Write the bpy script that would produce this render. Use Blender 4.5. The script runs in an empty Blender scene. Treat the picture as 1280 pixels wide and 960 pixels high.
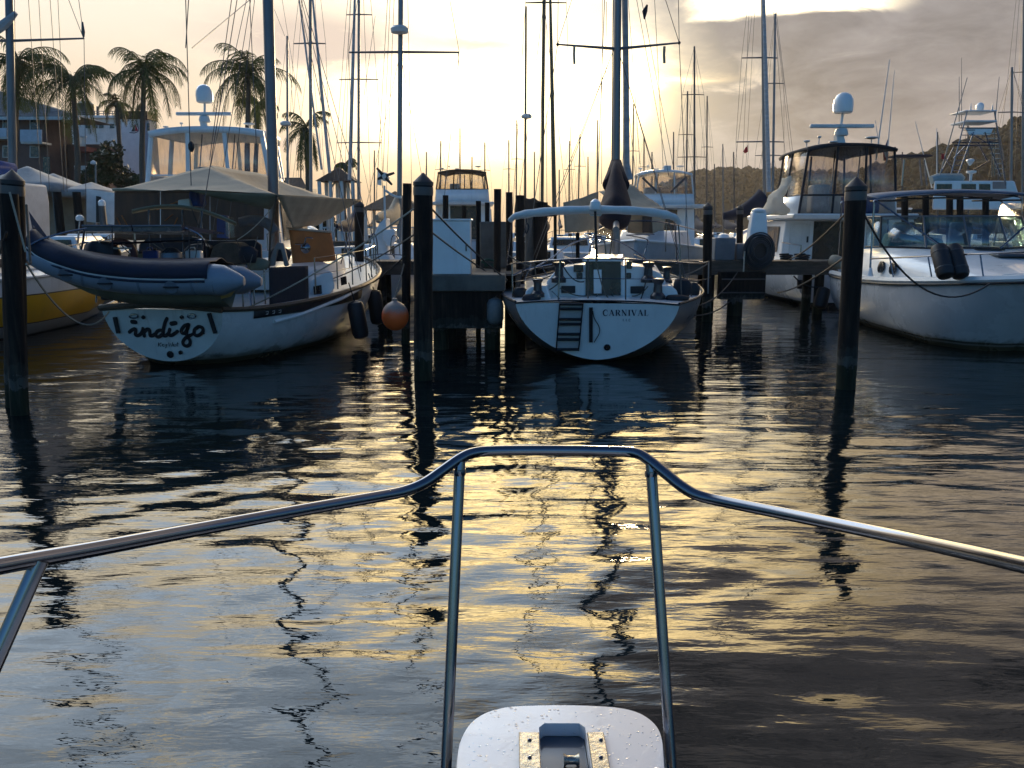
import bpy, math, random
import numpy as np
from mathutils import Vector, Matrix, noise as mnoise
R = math.radians
sc = bpy.context.scene
col = sc.collection
rnd = random.Random(7)

# ------------------------------------------------------------------ camera
F, EYE, PITCH = 1050.0, 2.3, R(10.63)
cam = bpy.data.cameras.new('camera')
cam.sensor_width = 36.0
cam.lens = 36.0 * F / 1280.0
cam.clip_start, cam.clip_end = 0.05, 6000.0
cam_o = bpy.data.objects.new('camera', cam)
col.objects.link(cam_o)
cam_o.location = (0, 0, EYE)
cam_o.rotation_euler = (R(90) - PITCH, 0, 0)
sc.camera = cam_o

# ------------------------------------------------------------------ colour management
sc.view_settings.view_transform = 'Standard'
sc.view_settings.look = 'None'
sc.view_settings.exposure = 0.0
sc.view_settings.gamma = 1.0
sc.cycles.use_denoising = True
sc.cycles.max_bounces = 8
sc.cycles.transparent_max_bounces = 24
sc.cycles.sample_clamp_indirect = 6.0

SUN_AZ, SUN_EL = 7.4, 8.5

# ------------------------------------------------------------------ world: sky with clouds
class NT:
    """small shorthand for building node trees"""
    def __init__(s, tree):
        s.t = tree
    def n(s, typ, **kw):
        nd = s.t.nodes.new(typ)
        for k, v in kw.items():
            setattr(nd, k, v)
        return nd
    def put(s, sock, v):
        if isinstance(v, bpy.types.NodeSocket):
            s.t.links.new(v, sock)
        elif isinstance(v, (tuple, list)) and len(v) == 3 and sock.type == 'RGBA':
            sock.default_value = (*v, 1)
        else:
            sock.default_value = v
    def m(s, op, a, b=None, c=None, clamp=False):
        nd = s.n('ShaderNodeMath', operation=op, use_clamp=clamp)
        s.put(nd.inputs[0], a)
        if b is not None: s.put(nd.inputs[1], b)
        if c is not None: s.put(nd.inputs[2], c)
        return nd.outputs[0]
    def add(s, a, b): return s.m('ADD', a, b)
    def sub(s, a, b): return s.m('SUBTRACT', a, b)
    def mul(s, a, b): return s.m('MULTIPLY', a, b)
    def sstep(s, v, a, b):
        nd = s.n('ShaderNodeMapRange', interpolation_type='SMOOTHSTEP')
        s.put(nd.inputs[0], v); s.put(nd.inputs[1], a); s.put(nd.inputs[2], b)
        nd.inputs[3].default_value = 0.0; nd.inputs[4].default_value = 1.0
        return nd.outputs[0]
    def band(s, v, a, b, c, d):
        return s.mul(s.sstep(v, a, b), s.sub(1.0, s.sstep(v, c, d)))
    def gauss(s, az, el, ca, ce, sa, se):
        u = s.m('DIVIDE', s.sub(az, ca), sa); v = s.m('DIVIDE', s.sub(el, ce), se)
        r = s.add(s.mul(u, u), s.mul(v, v))
        return s.m('EXPONENT', s.mul(r, -1.0))
    def mix(s, f, a, b, mode='MIX'):
        nd = s.n('ShaderNodeMix', data_type='RGBA', blend_type=mode)
        s.put(nd.inputs[0], f); s.put(nd.inputs[6], a); s.put(nd.inputs[7], b)
        return nd.outputs[2]
    def scale(s, c, f):
        nd = s.n('ShaderNodeVectorMath', operation='SCALE')
        s.put(nd.inputs[0], c); s.put(nd.inputs[3], f)
        return nd.outputs[0]
    def vadd(s, a, b):
        nd = s.n('ShaderNodeVectorMath', operation='ADD')
        s.put(nd.inputs[0], a); s.put(nd.inputs[1], b)
        return nd.outputs[0]
    def vec(s, x, y, z=0.0):
        nd = s.n('ShaderNodeCombineXYZ')
        s.put(nd.inputs[0], x); s.put(nd.inputs[1], y); s.put(nd.inputs[2], z)
        return nd.outputs[0]
    def noise(s, v, scale, detail=4, rough=0.5, dist=0.0):
        nd = s.n('ShaderNodeTexNoise')
        s.put(nd.inputs['Vector'], v)
        nd.inputs['Scale'].default_value = scale
        nd.inputs['Detail'].default_value = detail
        nd.inputs['Roughness'].default_value = rough
        nd.inputs['Distortion'].default_value = dist
        return nd.outputs[0]

def build_world():
    w = bpy.data.worlds.new('World')
    sc.world = w
    w.use_nodes = True
    t = w.node_tree
    t.nodes.clear()
    k = NT(t)
    tc = k.n('ShaderNodeTexCoord')
    sep = k.n('ShaderNodeSeparateXYZ')
    t.links.new(tc.outputs['Generated'], sep.inputs[0])
    x, y, z = sep.outputs
    az = k.mul(k.m('ARCTAN2', x, y), 57.2958)
    el = k.mul(k.m('ARCSINE', z), 57.2958)
    n1 = k.noise(k.vec(k.mul(az, 1 / 15.0), k.mul(el, 1 / 6.0), 3.1), 1.0, 6, 0.55, 0.4)
    n2 = k.noise(k.vec(k.mul(az, 1 / 6.0), k.mul(el, 1 / 2.3), 7.7), 1.0, 6, 0.6, 0.5)
    n3 = k.noise(k.vec(k.mul(az, 1 / 26.0), k.mul(el, 1 / 9.0), 1.4), 1.0, 4, 0.5, 0.2)
    d1 = k.sub(n1, 0.5); d2 = k.sub(n2, 0.5); d3 = k.sub(n3, 0.5)
    azw = k.add(az, k.add(k.mul(d1, 16.0), k.mul(d2, 7.0)))
    elw = k.add(el, k.add(k.mul(d1, 6.0), k.mul(d2, 2.5)))
    # lower sky
    left = k.mix(k.sstep(el, 1.0, 7.5), (0.76, 0.52, 0.325), (0.94, 0.755, 0.545))
    left = k.mix(k.sstep(el, 7.0, 13.0), left, (1.06, 0.94, 0.77))
    right = k.mix(k.sstep(el, 0.0, 7.0), (0.39, 0.335, 0.31), (0.36, 0.325, 0.315))
    right = k.mix(k.sstep(el, 6.0, 14.0), right, (0.305, 0.285, 0.285))
    right = k.scale(right, k.add(1.0, k.add(k.mul(d1, 1.9), k.mul(d2, 1.3))))
    rmask = k.sstep(azw, 6.0, 13.5)
    c = k.mix(rmask, left, right)
    # pinkish cloud bank left of centre
    pk = k.mul(k.gauss(az, el, -12.6, 11.3, 6.5, 2.0), k.sstep(n2, 0.30, 0.52))
    pk2 = k.mul(k.gauss(az, el, -20.0, 7.0, 7.0, 2.0), k.sstep(n1, 0.42, 0.6))
    c = k.mix(k.mul(pk2, 0.55), c, (0.90, 0.68, 0.52))
    # veil of the sun behind thin cloud
    g1 = k.mul(k.gauss(az, elw, -1.5, 8.4, 9.0, 3.3), k.sub(1.0, k.mul(k.sstep(azw, 6.5, 10.0), 0.93)))
    c = k.vadd(c, k.scale((3.0, 2.55, 1.55), g1))
    g2 = k.gauss(az, el, SUN_AZ - 0.6, SUN_EL, 2.4, 2.4)
    c = k.vadd(c, k.scale((3.4, 2.5, 1.1), g2))
    g4 = k.gauss(az, el, 0.5, 6.5, 11.0, 4.6)
    c = k.vadd(c, k.scale((0.52, 0.40, 0.12), g4))
    c = k.mix(k.m('MINIMUM', k.mul(pk, 1.25), 0.97), c, (0.82, 0.665, 0.555))
    st = k.mul(k.gauss(az, k.sub(el, k.mul(d2, 2.0)), -2.2, 11.2, 3.2, 0.45), 0.9)
    c = k.mix(st, c, (0.98, 0.84, 0.60))
    st2 = k.mul(k.gauss(az, k.sub(el, k.mul(d2, 2.5)), -17.0, 5.2, 6.0, 0.7), 0.75)
    c = k.mix(st2, c, (0.80, 0.60, 0.47))
    g5 = k.mul(k.gauss(az, el, -1.0, 16.5, 10.0, 3.0), k.add(0.35, k.mul(k.sstep(n2, 0.36, 0.62), 0.9)))
    c = k.vadd(c, k.scale((2.3, 1.95, 1.15), k.mul(k.mul(g5, k.sub(1.0, rmask)), k.sub(1.0, k.mul(pk, 0.9)))))
    # bright wisps in the right hand cloud
    wp = k.mul(k.mul(k.gauss(az, el, 14.0, 8.8, 7.0, 1.5), k.sstep(n2, 0.55, 0.68)), rmask)
    c = k.vadd(c, k.scale((0.42, 0.34, 0.22), wp))
    wq = k.mul(k.gauss(az, k.sub(el, k.mul(d2, 3.0)), 10.2, 8.9, 3.0, 0.28), 1.0)
    c = k.vadd(c, k.scale((1.2, 0.9, 0.45), wq))
    # opening at the top of the right hand cloud
    op = k.mul(k.band(k.add(az, k.mul(d2, 4.0)), 10.0, 13.0, 21.0, 25.0), k.mul(k.sstep(k.add(el, k.mul(d2, 1.6)), 12.25, 12.75), k.sub(1.0, k.sstep(elw, 15.5, 19.0))))
    # upper sky, above the picture, seen in the water
    gold = k.scale((8.2, 6.0, 2.7), k.add(0.55, k.mul(k.sstep(n2, 0.30, 0.66), 0.8)))
    blue = k.mix(k.sstep(k.add(n1, k.mul(d2, 0.6)), 0.53, 0.70), (3.1, 3.8, 4.6), (5.2, 4.5, 3.1))
    blue = k.mix(k.sstep(elw, 19.0, 26.5), (3.3, 2.85, 2.05), blue)
    blue = k.scale(blue, k.add(1.0, k.mul(d2, 1.3)))
    grey = k.scale((0.60, 0.54, 0.54), k.add(0.75, k.add(k.mul(d1, 2.6), k.mul(d2, 1.8))))
    grey = k.mix(k.sstep(n2, 0.60, 0.72), grey, (0.95, 0.75, 0.52))
    grey = k.mix(k.sstep(elw, 17.0, 27.0), k.scale((1.25, 1.0, 0.76), k.add(1.0, k.mul(d2, 1.4))), grey)
    up = k.mix(k.sstep(k.add(k.add(az, k.mul(d1, 14.0)), k.mul(el, 0.9)), 24.0, 41.0), blue, grey)
    gm = k.mul(k.gauss(k.add(az, k.mul(d1, 16.0)), 0.0, 2.5, 0.0, 14.5, 1.0), k.sub(1.0, k.sstep(elw, 21.0, 26.0)))
    up = k.mix(k.m('MINIMUM', k.mul(gm, 1.35), 1.0), up, gold)
    c = k.mix(k.sstep(k.add(el, k.mul(d1, 4.0)), 14.2, 17.5), c, up)
    c = k.mix(op, c, (2.6, 2.2, 1.5))
    # physical sky behind and overhead
    sky = k.n('ShaderNodeTexSky', sky_type='NISHITA', sun_disc=False)
    sky.sun_elevation = R(SUN_EL); sky.sun_rotation = R(SUN_AZ)
    sky.air_density = 1.0; sky.dust_density = 0.8; sky.ozone_density = 3.0
    front = k.mul(k.sub(1.0, k.sstep(k.m('ABSOLUTE', az), 50.0, 85.0)), k.sub(1.0, k.sstep(el, 40.0, 62.0)))
    b1 = k.n('ShaderNodeBackground'); b1.inputs[1].default_value = 0.15
    t.links.new(k.mix(1.0, sky.outputs[0], (0.66, 0.99, 1.34), 'MULTIPLY'), b1.inputs[0])
    b2 = k.n('ShaderNodeBackground'); b2.inputs[1].default_value = 1.0
    t.links.new(c, b2.inputs[0])
    mx = k.n('ShaderNodeMixShader')
    t.links.new(front, mx.inputs[0]); t.links.new(b1.outputs[0], mx.inputs[1]); t.links.new(b2.outputs[0], mx.inputs[2])
    out = k.n('ShaderNodeOutputWorld')
    t.links.new(mx.outputs[0], out.inputs[0])
build_world()

# ------------------------------------------------------------------ sun (low, behind thin cloud)
sun = bpy.data.lights.new('sun', 'SUN')
sun.energy = 2.0
sun.angle = R(5)
sun.color = (1.0, 0.72, 0.40)
sun_o = bpy.data.objects.new('sun', sun)
col.objects.link(sun_o)
sd = Vector((math.sin(R(SUN_AZ)) * math.cos(R(SUN_EL)), math.cos(R(SUN_AZ)) * math.cos(R(SUN_EL)), math.sin(R(SUN_EL))))
sun_o.rotation_euler = sd.to_track_quat('Z', 'Y').to_euler()

# ------------------------------------------------------------------ measuring helpers
SP, CP = math.sin(PITCH), math.cos(PITCH)
def ray(px, py):
    u, v = (px - 640.0) / F, (480.0 - py) / F
    return Vector((u, CP + v * SP, -SP + v * CP))
def P(px, py, Y):
    d = ray(px, py); return Vector((0, 0, EYE)) + d * (Y / d.y)
def G(px, Y, z):
    dep = Y * CP + (EYE - z) * SP
    return Vector(((px - 640.0) / F * dep, Y, z))
def Zp(px, py, z):
    d = ray(px, py); return Vector((0, 0, EYE)) + d * ((z - EYE) / d.z)
def onplane(px, py, p0, nrm):
    d = ray(px, py); o = Vector((0, 0, EYE))
    return o + d * ((p0 - o).dot(nrm) / d.dot(nrm))

# ------------------------------------------------------------------ materials
MATS = {}
def mat(name, c, rough=0.5, metal=0.0, var=0.15, vs=3.0, bump=0.0, bs=25.0, stretch=(1, 1, 1), spec=0.5, coat=0.0, bands=None, dirt=0.0, scum=False, ragged=0.0):
    if name in MATS: return MATS[name]
    m = bpy.data.materials.new(name)
    m.use_nodes = True
    t = m.node_tree; k = NT(t)
    b = t.nodes['Principled BSDF']
    tc = k.n('ShaderNodeTexCoord')
    mp = k.n('ShaderNodeMapping'); mp.inputs['Scale'].default_value = stretch
    t.links.new(tc.outputs['Object'], mp.inputs[0])
    n = k.noise(mp.outputs[0], vs, 5, 0.6)
    f = k.sstep(n, 0.3, 0.7)
    base = c
    if bands:
        wob = k.mul(k.sub(k.noise(tc.outputs['Object'], 7.0, 5, 0.7), 0.5), 0.0 if not ragged else ragged)
        sep = k.n('ShaderNodeSeparateXYZ'); t.links.new(tc.outputs['Object'], sep.inputs[0])
        base = c
        for z0, cc in bands:      # paint bands: colour below height z0
            g = k.m('LESS_THAN', k.add(sep.outputs[2], wob), z0)
            base = k.mix(g, base, cc)
    lo = k.mix(1.0, base, (1 - var,) * 3, 'MULTIPLY')
    hi = k.mix(1.0, base, (1 + var * 0.6,) * 3, 'MULTIPLY')
    cc = k.mix(f, lo, hi)
    if dirt:
        st = k.n('ShaderNodeMapping'); st.inputs['Scale'].default_value = (9, 9, 0.7)
        t.links.new(tc.outputs['Object'], st.inputs[0])
        dn = k.sstep(k.noise(st.outputs[0], 1.0, 5, 0.65), 0.52, 0.75)
        cc = k.mix(k.mul(dn, dirt), cc, (0.16, 0.12, 0.08))
    if scum:      # waterline scum: a ragged brown stain just above the water
        sp_ = k.n('ShaderNodeSeparateXYZ'); t.links.new(tc.outputs['Object'], sp_.inputs[0])
        rg = k.add(sp_.outputs[2], k.mul(k.sub(k.noise(tc.outputs['Object'], 4.0, 6, 0.7), 0.5), 0.34))
        cc = k.mix(k.mul(k.sub(1.0, k.sstep(rg, 0.10, 0.26)), 0.75), cc, (0.10, 0.085, 0.045))
    t.links.new(cc, b.inputs['Base Color'])
    t.links.new(k.m('MULTIPLY_ADD', n, 0.3, rough - 0.15 if rough > 0.2 else rough - 0.05, True), b.inputs['Roughness'])
    b.inputs['Metallic'].default_value = metal
    b.inputs['Specular IOR Level'].default_value = spec
    b.inputs['Coat Weight'].default_value = coat
    if bump:
        bn = k.noise(mp.outputs[0], bs, 6, 0.65)
        bp = k.n('ShaderNodeBump'); bp.inputs['Strength'].default_value = bump; bp.inputs['Distance'].default_value = 0.02
        t.links.new(bn, bp.inputs['Height']); t.links.new(bp.outputs[0], b.inputs['Normal'])
    MATS[name] = m
    return m

def clear_mat(name, tint, gloss=0.12, rough=0.08, wrinkle=0.3):
    """clear vinyl or glass: mostly see-through with a glossy skin"""
    m = bpy.data.materials.new(name); m.use_nodes = True
    t = m.node_tree; t.nodes.clear(); k = NT(t)
    tc = k.n('ShaderNodeTexCoord')
    st = k.n('ShaderNodeMapping'); st.inputs['Scale'].default_value = (3.0, 3.0, 0.6)
    t.links.new(tc.outputs['Object'], st.inputs[0])
    nz = k.noise(st.outputs[0], 3.0, 4, 0.6)
    bp = k.n('ShaderNodeBump'); bp.inputs['Strength'].default_value = wrinkle; bp.inputs['Distance'].default_value = 0.05
    t.links.new(nz, bp.inputs['Height'])
    tr = k.n('ShaderNodeBsdfTransparent'); tr.inputs[0].default_value = (*tint, 1)
    gl = k.n('ShaderNodeBsdfGlossy'); gl.inputs['Roughness'].default_value = rough
    t.links.new(bp.outputs[0], gl.inputs['Normal'])
    df = k.n('ShaderNodeBsdfDiffuse'); df.inputs[0].default_value = (0.6, 0.6, 0.6, 1)
    mx0 = k.n('ShaderNodeMixShader')
    t.links.new(k.mul(k.sstep(nz, 0.45, 0.75), 0.12), mx0.inputs[0])
    t.links.new(tr.outputs[0], mx0.inputs[1]); t.links.new(df.outputs[0], mx0.inputs[2])
    mx = k.n('ShaderNodeMixShader'); mx.inputs[0].default_value = gloss
    t.links.new(mx0.outputs[0], mx.inputs[1]); t.links.new(gl.outputs[0], mx.inputs[2])
    out = k.n('ShaderNodeOutputMaterial'); t.links.new(mx.outputs[0], out.inputs[0])
    return m

WHITE = mat('white_gelcoat', (0.78, 0.78, 0.76), 0.32, var=0.08, vs=1.2, coat=0.3, dirt=0.12)
WHITE2 = mat('aged_white_gelcoat', (0.66, 0.66, 0.63), 0.42, var=0.14, vs=1.5, dirt=0.25)
STEEL = mat('polished_steel', (0.20, 0.20, 0.215), 0.05, 1.0, var=0.06, vs=8)
ALU = mat('grey_aluminium', (0.21, 0.21, 0.215), 0.42, 0.7, var=0.15, vs=2, stretch=(1, 1, 0.2))
DARKALU = mat('dark_spar', (0.10, 0.09, 0.085), 0.5, 0.3, var=0.2, vs=2)
WIRE = mat('rigging_wire', (0.11, 0.105, 0.10), 0.45, 0.5, var=0.1)
BLACK = mat('black_rubber', (0.014, 0.014, 0.016), 0.55, var=0.3, vs=6, bump=0.2)
BLACKCLOTH = mat('black_canvas', (0.018, 0.019, 0.026), 0.8, var=0.3, vs=5, bump=0.4, bs=18)
NAVY = mat('navy_canvas', (0.012, 0.016, 0.035), 0.8, var=0.3, vs=4, bump=0.4, bs=14)
BLUE = mat('blue_canvas', (0.03, 0.07, 0.25), 0.75, var=0.25, vs=4, bump=0.3)
MAROON = mat('maroon_canvas', (0.032, 0.014, 0.014), 0.85, var=0.3, vs=5, bump=0.5, bs=10)
TAN = mat('tan_canvas', (0.36, 0.29, 0.20), 0.85, var=0.18, vs=2.2, bump=0.35, bs=7)
OLIVE = mat('olive_canvas', (0.19, 0.19, 0.13), 0.85, var=0.2, vs=3, bump=0.3)
BROWNC = mat('brown_canvas', (0.085, 0.045, 0.025), 0.8, var=0.3, vs=2, bump=0.3, stretch=(3, 3, 0.5))
RUST = mat('rust_orange_canvas', (0.40, 0.14, 0.035), 0.8, var=0.2, vs=3, bump=0.3)
WHITEC = mat('white_canvas', (0.70, 0.69, 0.66), 0.8, var=0.12, vs=3, bump=0.4, bs=9)
PILE = mat('tarred_piling', (0.020, 0.015, 0.0125), 0.9, var=0.45, vs=5, bump=0.8, bs=12, stretch=(3, 3, 0.4), spec=0.2, bands=[(0.62, (0.034, 0.032, 0.026)), (0.48, (0.075, 0.072, 0.062)), (0.34, (0.020, 0.024, 0.014))], dirt=0.3, ragged=0.45)
WOOD = mat('weathered_dock_wood', (0.10, 0.078, 0.06), 0.8, var=0.35, vs=4, bump=0.6, bs=14, stretch=(0.6, 4, 4))
TEAK = mat('teak_rail', (0.10, 0.065, 0.04), 0.6, var=0.3, vs=6, bump=0.3, stretch=(4, 1, 4))
CONC = mat('stained_concrete', (0.13, 0.115, 0.095), 0.85, var=0.35, vs=2.5, bump=0.6, bs=18, dirt=0.5)
ROPE = mat('dock_rope', (0.13, 0.115, 0.09), 0.9, var=0.3, vs=25, bump=0.6, bs=90)
BLACKROPE = mat('black_rope', (0.02, 0.02, 0.022), 0.85, var=0.3, vs=25, bump=0.6, bs=90)
PALEROPE = mat('pale_rope', (0.42, 0.38, 0.30), 0.9, var=0.2, vs=25, bump=0.6, bs=90)
DARKGLASS = mat('dark_window', (0.015, 0.018, 0.022), 0.08, var=0.2, spec=0.6)
INK = mat('black_lettering', (0.008, 0.008, 0.010), 0.5, var=0.05)
NAVYINK = mat('navy_lettering', (0.008, 0.012, 0.04), 0.5, var=0.05)
TRUNK = mat('palm_trunk', (0.13, 0.10, 0.075), 0.9, var=0.3, vs=6, bump=0.6, bs=8, stretch=(1, 1, 5))
BUSHM = mat('bush_leaf', (0.035, 0.055, 0.018), 0.6, var=0.45, vs=0.7)
FOREST = mat('hill_foliage', (0.018, 0.020, 0.013), 0.9, var=0.25, vs=0.03, spec=0.1)
VINYL = clear_mat('clear_vinyl', (0.93, 0.90, 0.86), 0.08, 0.12, 0.5)
GLASS = clear_mat('windshield_glass', (0.62, 0.72, 0.74), 0.16, 0.03, 0.05)

def glow_cloth(name, c, f):
    # thin cloth that lets some light through
    m = mat(name, c, 0.85, var=0.15, vs=3, bump=0.5, bs=9); t = m.node_tree; k = NT(t)
    b = t.nodes['Principled BSDF']; out = [n for n in t.nodes if n.type == 'OUTPUT_MATERIAL'][0]
    tl = k.n('ShaderNodeBsdfTranslucent'); tl.inputs[0].default_value = (*c, 1)
    mx = k.n('ShaderNodeMixShader'); mx.inputs[0].default_value = f
    t.links.new(b.outputs[0], mx.inputs[1]); t.links.new(tl.outputs[0], mx.inputs[2]); t.links.new(mx.outputs[0], out.inputs[0])
    return m
FROND = glow_cloth('palm_leaf', (0.085, 0.11, 0.035), 0.35)
TENTC = mat('shaded_tent_canvas', (0.30, 0.30, 0.29), 0.8, var=0.15, vs=3, bump=0.3, bs=9)  # white canvas darkened: the roof's shade is put into its colour
THINCLOTH = glow_cloth('thin_white_cloth', (0.75, 0.70, 0.60), 0.55)

# ------------------------------------------------------------------ mesh builder
ROOTM = {}
class MB:
    def __init__(s, M=None):
        s.v, s.f, s.M = [], [], M
    def put(s, vs, fs):
        o = len(s.v)
        for p in vs:
            p = Vector(p)
            s.v.append(s.M @ p if s.M is not None else p)
        s.f += [[i + o for i in f] for f in fs]
        return s
    def box(s, x0, x1, y0, y1, z0, z1):
        return s.put([(x0, y0, z0), (x1, y0, z0), (x1, y1, z0), (x0, y1, z0), (x0, y0, z1), (x1, y0, z1), (x1, y1, z1), (x0, y1, z1)],
                     [(0, 3, 2, 1), (4, 5, 6, 7), (0, 1, 5, 4), (1, 2, 6, 5), (2, 3, 7, 6), (3, 0, 4, 7)])
    def hexa(s, b, t):
        """b and t: four bottom and four top corners"""
        return s.put(list(b) + list(t), [(0, 3, 2, 1), (4, 5, 6, 7), (0, 1, 5, 4), (1, 2, 6, 5), (2, 3, 7, 6), (3, 0, 4, 7)])
    def tube(s, pts, r, n=8, closed=False, flat=1.0):
        pts = [Vector(p) for p in pts]
        if not isinstance(r, (list, tuple)): r = [r] * len(pts)
        rings, vs, fs = [], [], []
        up = Vector((0, 0, 1))
        prev = None
        for i, p in enumerate(pts):
            if closed: t = pts[(i + 1) % len(pts)] - pts[i - 1]
            else: t = pts[min(i + 1, len(pts) - 1)] - pts[max(i - 1, 0)]
            if t.length < 1e-9: t = Vector((0, 0, 1))
            t.normalize()
            if prev is None:
                a = t.cross(up)
                if a.length < 0.05: a = t.cross(Vector((1, 0, 0)))
            else:
                a = prev - t * prev.dot(t)
                if a.length < 1e-6: a = t.cross(up)
            a.normalize(); b = t.cross(a); prev = a
            for j in range(n):
                q = 2 * math.pi * j / n
                vs.append(p + a * (r[i] * math.cos(q)) + b * (r[i] * flat * math.sin(q)))
        m = len(pts)
        for i in range(m if closed else m - 1):
            for j in range(n):
                fs.append((i * n + j, i * n + (j + 1) % n, ((i + 1) % m) * n + (j + 1) % n, ((i + 1) % m) * n + j))
        if not closed:
            fs.append(tuple(range(n - 1, -1, -1))); fs.append(tuple((m - 1) * n + j for j in range(n)))
        return s.put(vs, fs)
    def lathe(s, base, prof, n=20, axis=(0, 0, 1)):
        base = Vector(base); ax = Vector(axis).normalized()
        a = ax.cross(Vector((0, 1, 0)))
        if a.length < 0.1: a = ax.cross(Vector((1, 0, 0)))
        a.normalize(); b = ax.cross(a)
        vs, fs = [], []
        for r, z in prof:
            for j in range(n):
                q = 2 * math.pi * j / n
                vs.append(base + ax * z + (a * math.cos(q) + b * math.sin(q)) * max(r, 1e-4))
        for i in range(len(prof) - 1):
            for j in range(n):
                fs.append((i * n + j, i * n + (j + 1) % n, (i + 1) * n + (j + 1) % n, (i + 1) * n + j))
        fs.append(tuple(range(n - 1, -1, -1))); fs.append(tuple((len(prof) - 1) * n + j for j in range(n)))
        return s.put(vs, fs)
    def loft(s, secs, closed=True, caps=True):
        n = len(secs[0]); vs = [p for q in secs for p in q]; fs = []
        for i in range(len(secs) - 1):
            for j in range(n if closed else n - 1):
                fs.append((i * n + j, i * n + (j + 1) % n, (i + 1) * n + (j + 1) % n, (i + 1) * n + j))
        if caps and closed:
            fs.append(tuple(range(n - 1, -1, -1))); fs.append(tuple((len(secs) - 1) * n + j for j in range(n)))
        return s.put(vs, fs)
    def prism(s, poly, off):
        off = Vector(off); n = len(poly)
        vs = [Vector(p) for p in poly] + [Vector(p) + off for p in poly]
        fs = [tuple(range(n - 1, -1, -1)), tuple(range(n, 2 * n))] + [(i, (i + 1) % n, n + (i + 1) % n, n + i) for i in range(n)]
        return s.put(vs, fs)
    def grid(s, fn, nu, nv):
        vs = [fn(i / nu, j / nv) for i in range(nu + 1) for j in range(nv + 1)]
        fs = [(i * (nv + 1) + j, (i + 1) * (nv + 1) + j, (i + 1) * (nv + 1) + j + 1, i * (nv + 1) + j + 1) for i in range(nu) for j in range(nv)]
        return s.put(vs, fs)
    def build(s, name, material, parent=None, smooth=True, angle=35, bevel=0.0, solid=0.0):
        me = bpy.data.meshes.new(name)
        vs = s.v
        if parent is not None:
            I = rootmat(parent).inverted()
            vs = [I @ v for v in vs]
        me.from_pydata([tuple(v) for v in vs], [], s.f)
        me.validate()
        me.update()
        if smooth:
            me.polygons.foreach_set('use_smooth', [True] * len(me.polygons))
            me.set_sharp_from_angle(angle=R(angle))
        me.materials.append(material)
        o = bpy.data.objects.new(name, me)
        col.objects.link(o)
        if parent is not None: o.parent = parent
        if solid:
            md = o.modifiers.new('thickness', 'SOLIDIFY'); md.thickness = solid; md.offset = 0
        if bevel:
            md = o.modifiers.new('bevel', 'BEVEL'); md.width = bevel; md.segments = 2; md.limit_method = 'ANGLE'
        return o

def rootmat(o):
    while o.parent is not None: o = o.parent
    return ROOTM.get(o.name, Matrix.Identity(4))
def tag(o, label=None, cat=None, group=None, kind=None):
    if label: o['label'] = label
    if cat: o['category'] = cat
    if group: o['group'] = group
    if kind: o['kind'] = kind
    return o
def thing(name, label, cat, loc=(0, 0, 0), rz=0.0, group=None):
    o = bpy.data.objects.new(name, None)
    o.empty_display_size = 0.2
    col.objects.link(o)
    o.location = loc; o.rotation_euler = (0, 0, rz)
    ROOTM[o.name] = Matrix.Translation(Vector(loc)) @ Matrix.Rotation(rz, 4, 'Z')
    return tag(o, label, cat, group)
def sag(a, b, d, n=14):
    a, b = Vector(a), Vector(b)
    return [a.lerp(b, i / n) - Vector((0, 0, d * 4 * (i / n) * (1 - i / n))) for i in range(n + 1)]
def smoothpath(pts, n=6):
    """Catmull-Rom through the points"""
    pts = [Vector(p) for p in pts]; out = []
    for i in range(len(pts) - 1):
        p0, p1, p2, p3 = pts[max(i - 1, 0)], pts[i], pts[i + 1], pts[min(i + 2, len(pts) - 1)]
        for j in range(n):
            t = j / n
            out.append(0.5 * ((2 * p1) + (p2 - p0) * t + (2 * p0 - 5 * p1 + 4 * p2 - p3) * t * t + (3 * p1 - p0 - 3 * p2 + p3) * t ** 3))
    out.append(pts[-1]); return out
def part_tube(name, m, parent, pts, r, n=6):
    return MB().tube(pts, r, n).build(name, m, parent)
def wire(parent, a, b, r=0.007, name='stay', m=None):
    return MB().tube([a, b], r, 5).build(name, m or WIRE, parent)
def cloth(name, m, parent, a, b, c, d, sagd=0.1, n=14, wr=0.02, seed=0):
    """sheet between the corners a b (one edge) and d c (the opposite edge), hanging slightly"""
    a, b, c, d = [Vector(p) for p in (a, b, c, d)]
    def fn(u, v):
        p = a.lerp(b, u).lerp(d.lerp(c, u), v)
        w = mnoise.noise(Vector((u * 3 + seed, v * 9, seed * 1.7))) * wr
        return p + Vector((0, 0, -sagd * 4 * v * (1 - v) * (0.4 + 0.6 * 4 * u * (1 - u)) + w))
    return MB().grid(fn, n, n).build(name, m, parent, angle=80, solid=0.006)

# ------------------------------------------------------------------ hull helpers (local: x starboard, y to the bow, z up from the waterline)
def sect(st, n=12):
    y, b, zs, zk, p = st[:5]
    dy = st[5] if len(st) > 5 else 0.0
    half = []
    for i in range(n + 1):
        a = i / n * math.pi / 2
        tt = math.sin(a) ** (2 / p)
        half.append(Vector((b * math.cos(a) ** (2 / p) if i < n else 0.0, y + dy * tt, zs + (zk - zs) * tt)))
    return half
def hull_part(M, sts, material, parent, name='hull', aft=True):
    mb = MB(M)
    secs = []
    for st in sts:
        h = sect(st)
        secs.append([Vector((-p.x, p.y, p.z)) for p in h[:-1]] + h[::-1])
    mb.loft(secs, closed=False, caps=False)
    if aft: mb.put(secs[0], [tuple(range(len(secs[0])))])
    nb = len(secs[-1])      # close the stem between the two sides
    mb.put(secs[-1], [(i, i + 1, nb - 2 - i, nb - 1 - i) for i in range(nb // 2 - 1)] + [(nb // 2 - 1, nb // 2, nb // 2 + 1)])
    return mb.build(name, material, parent, angle=50)
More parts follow.
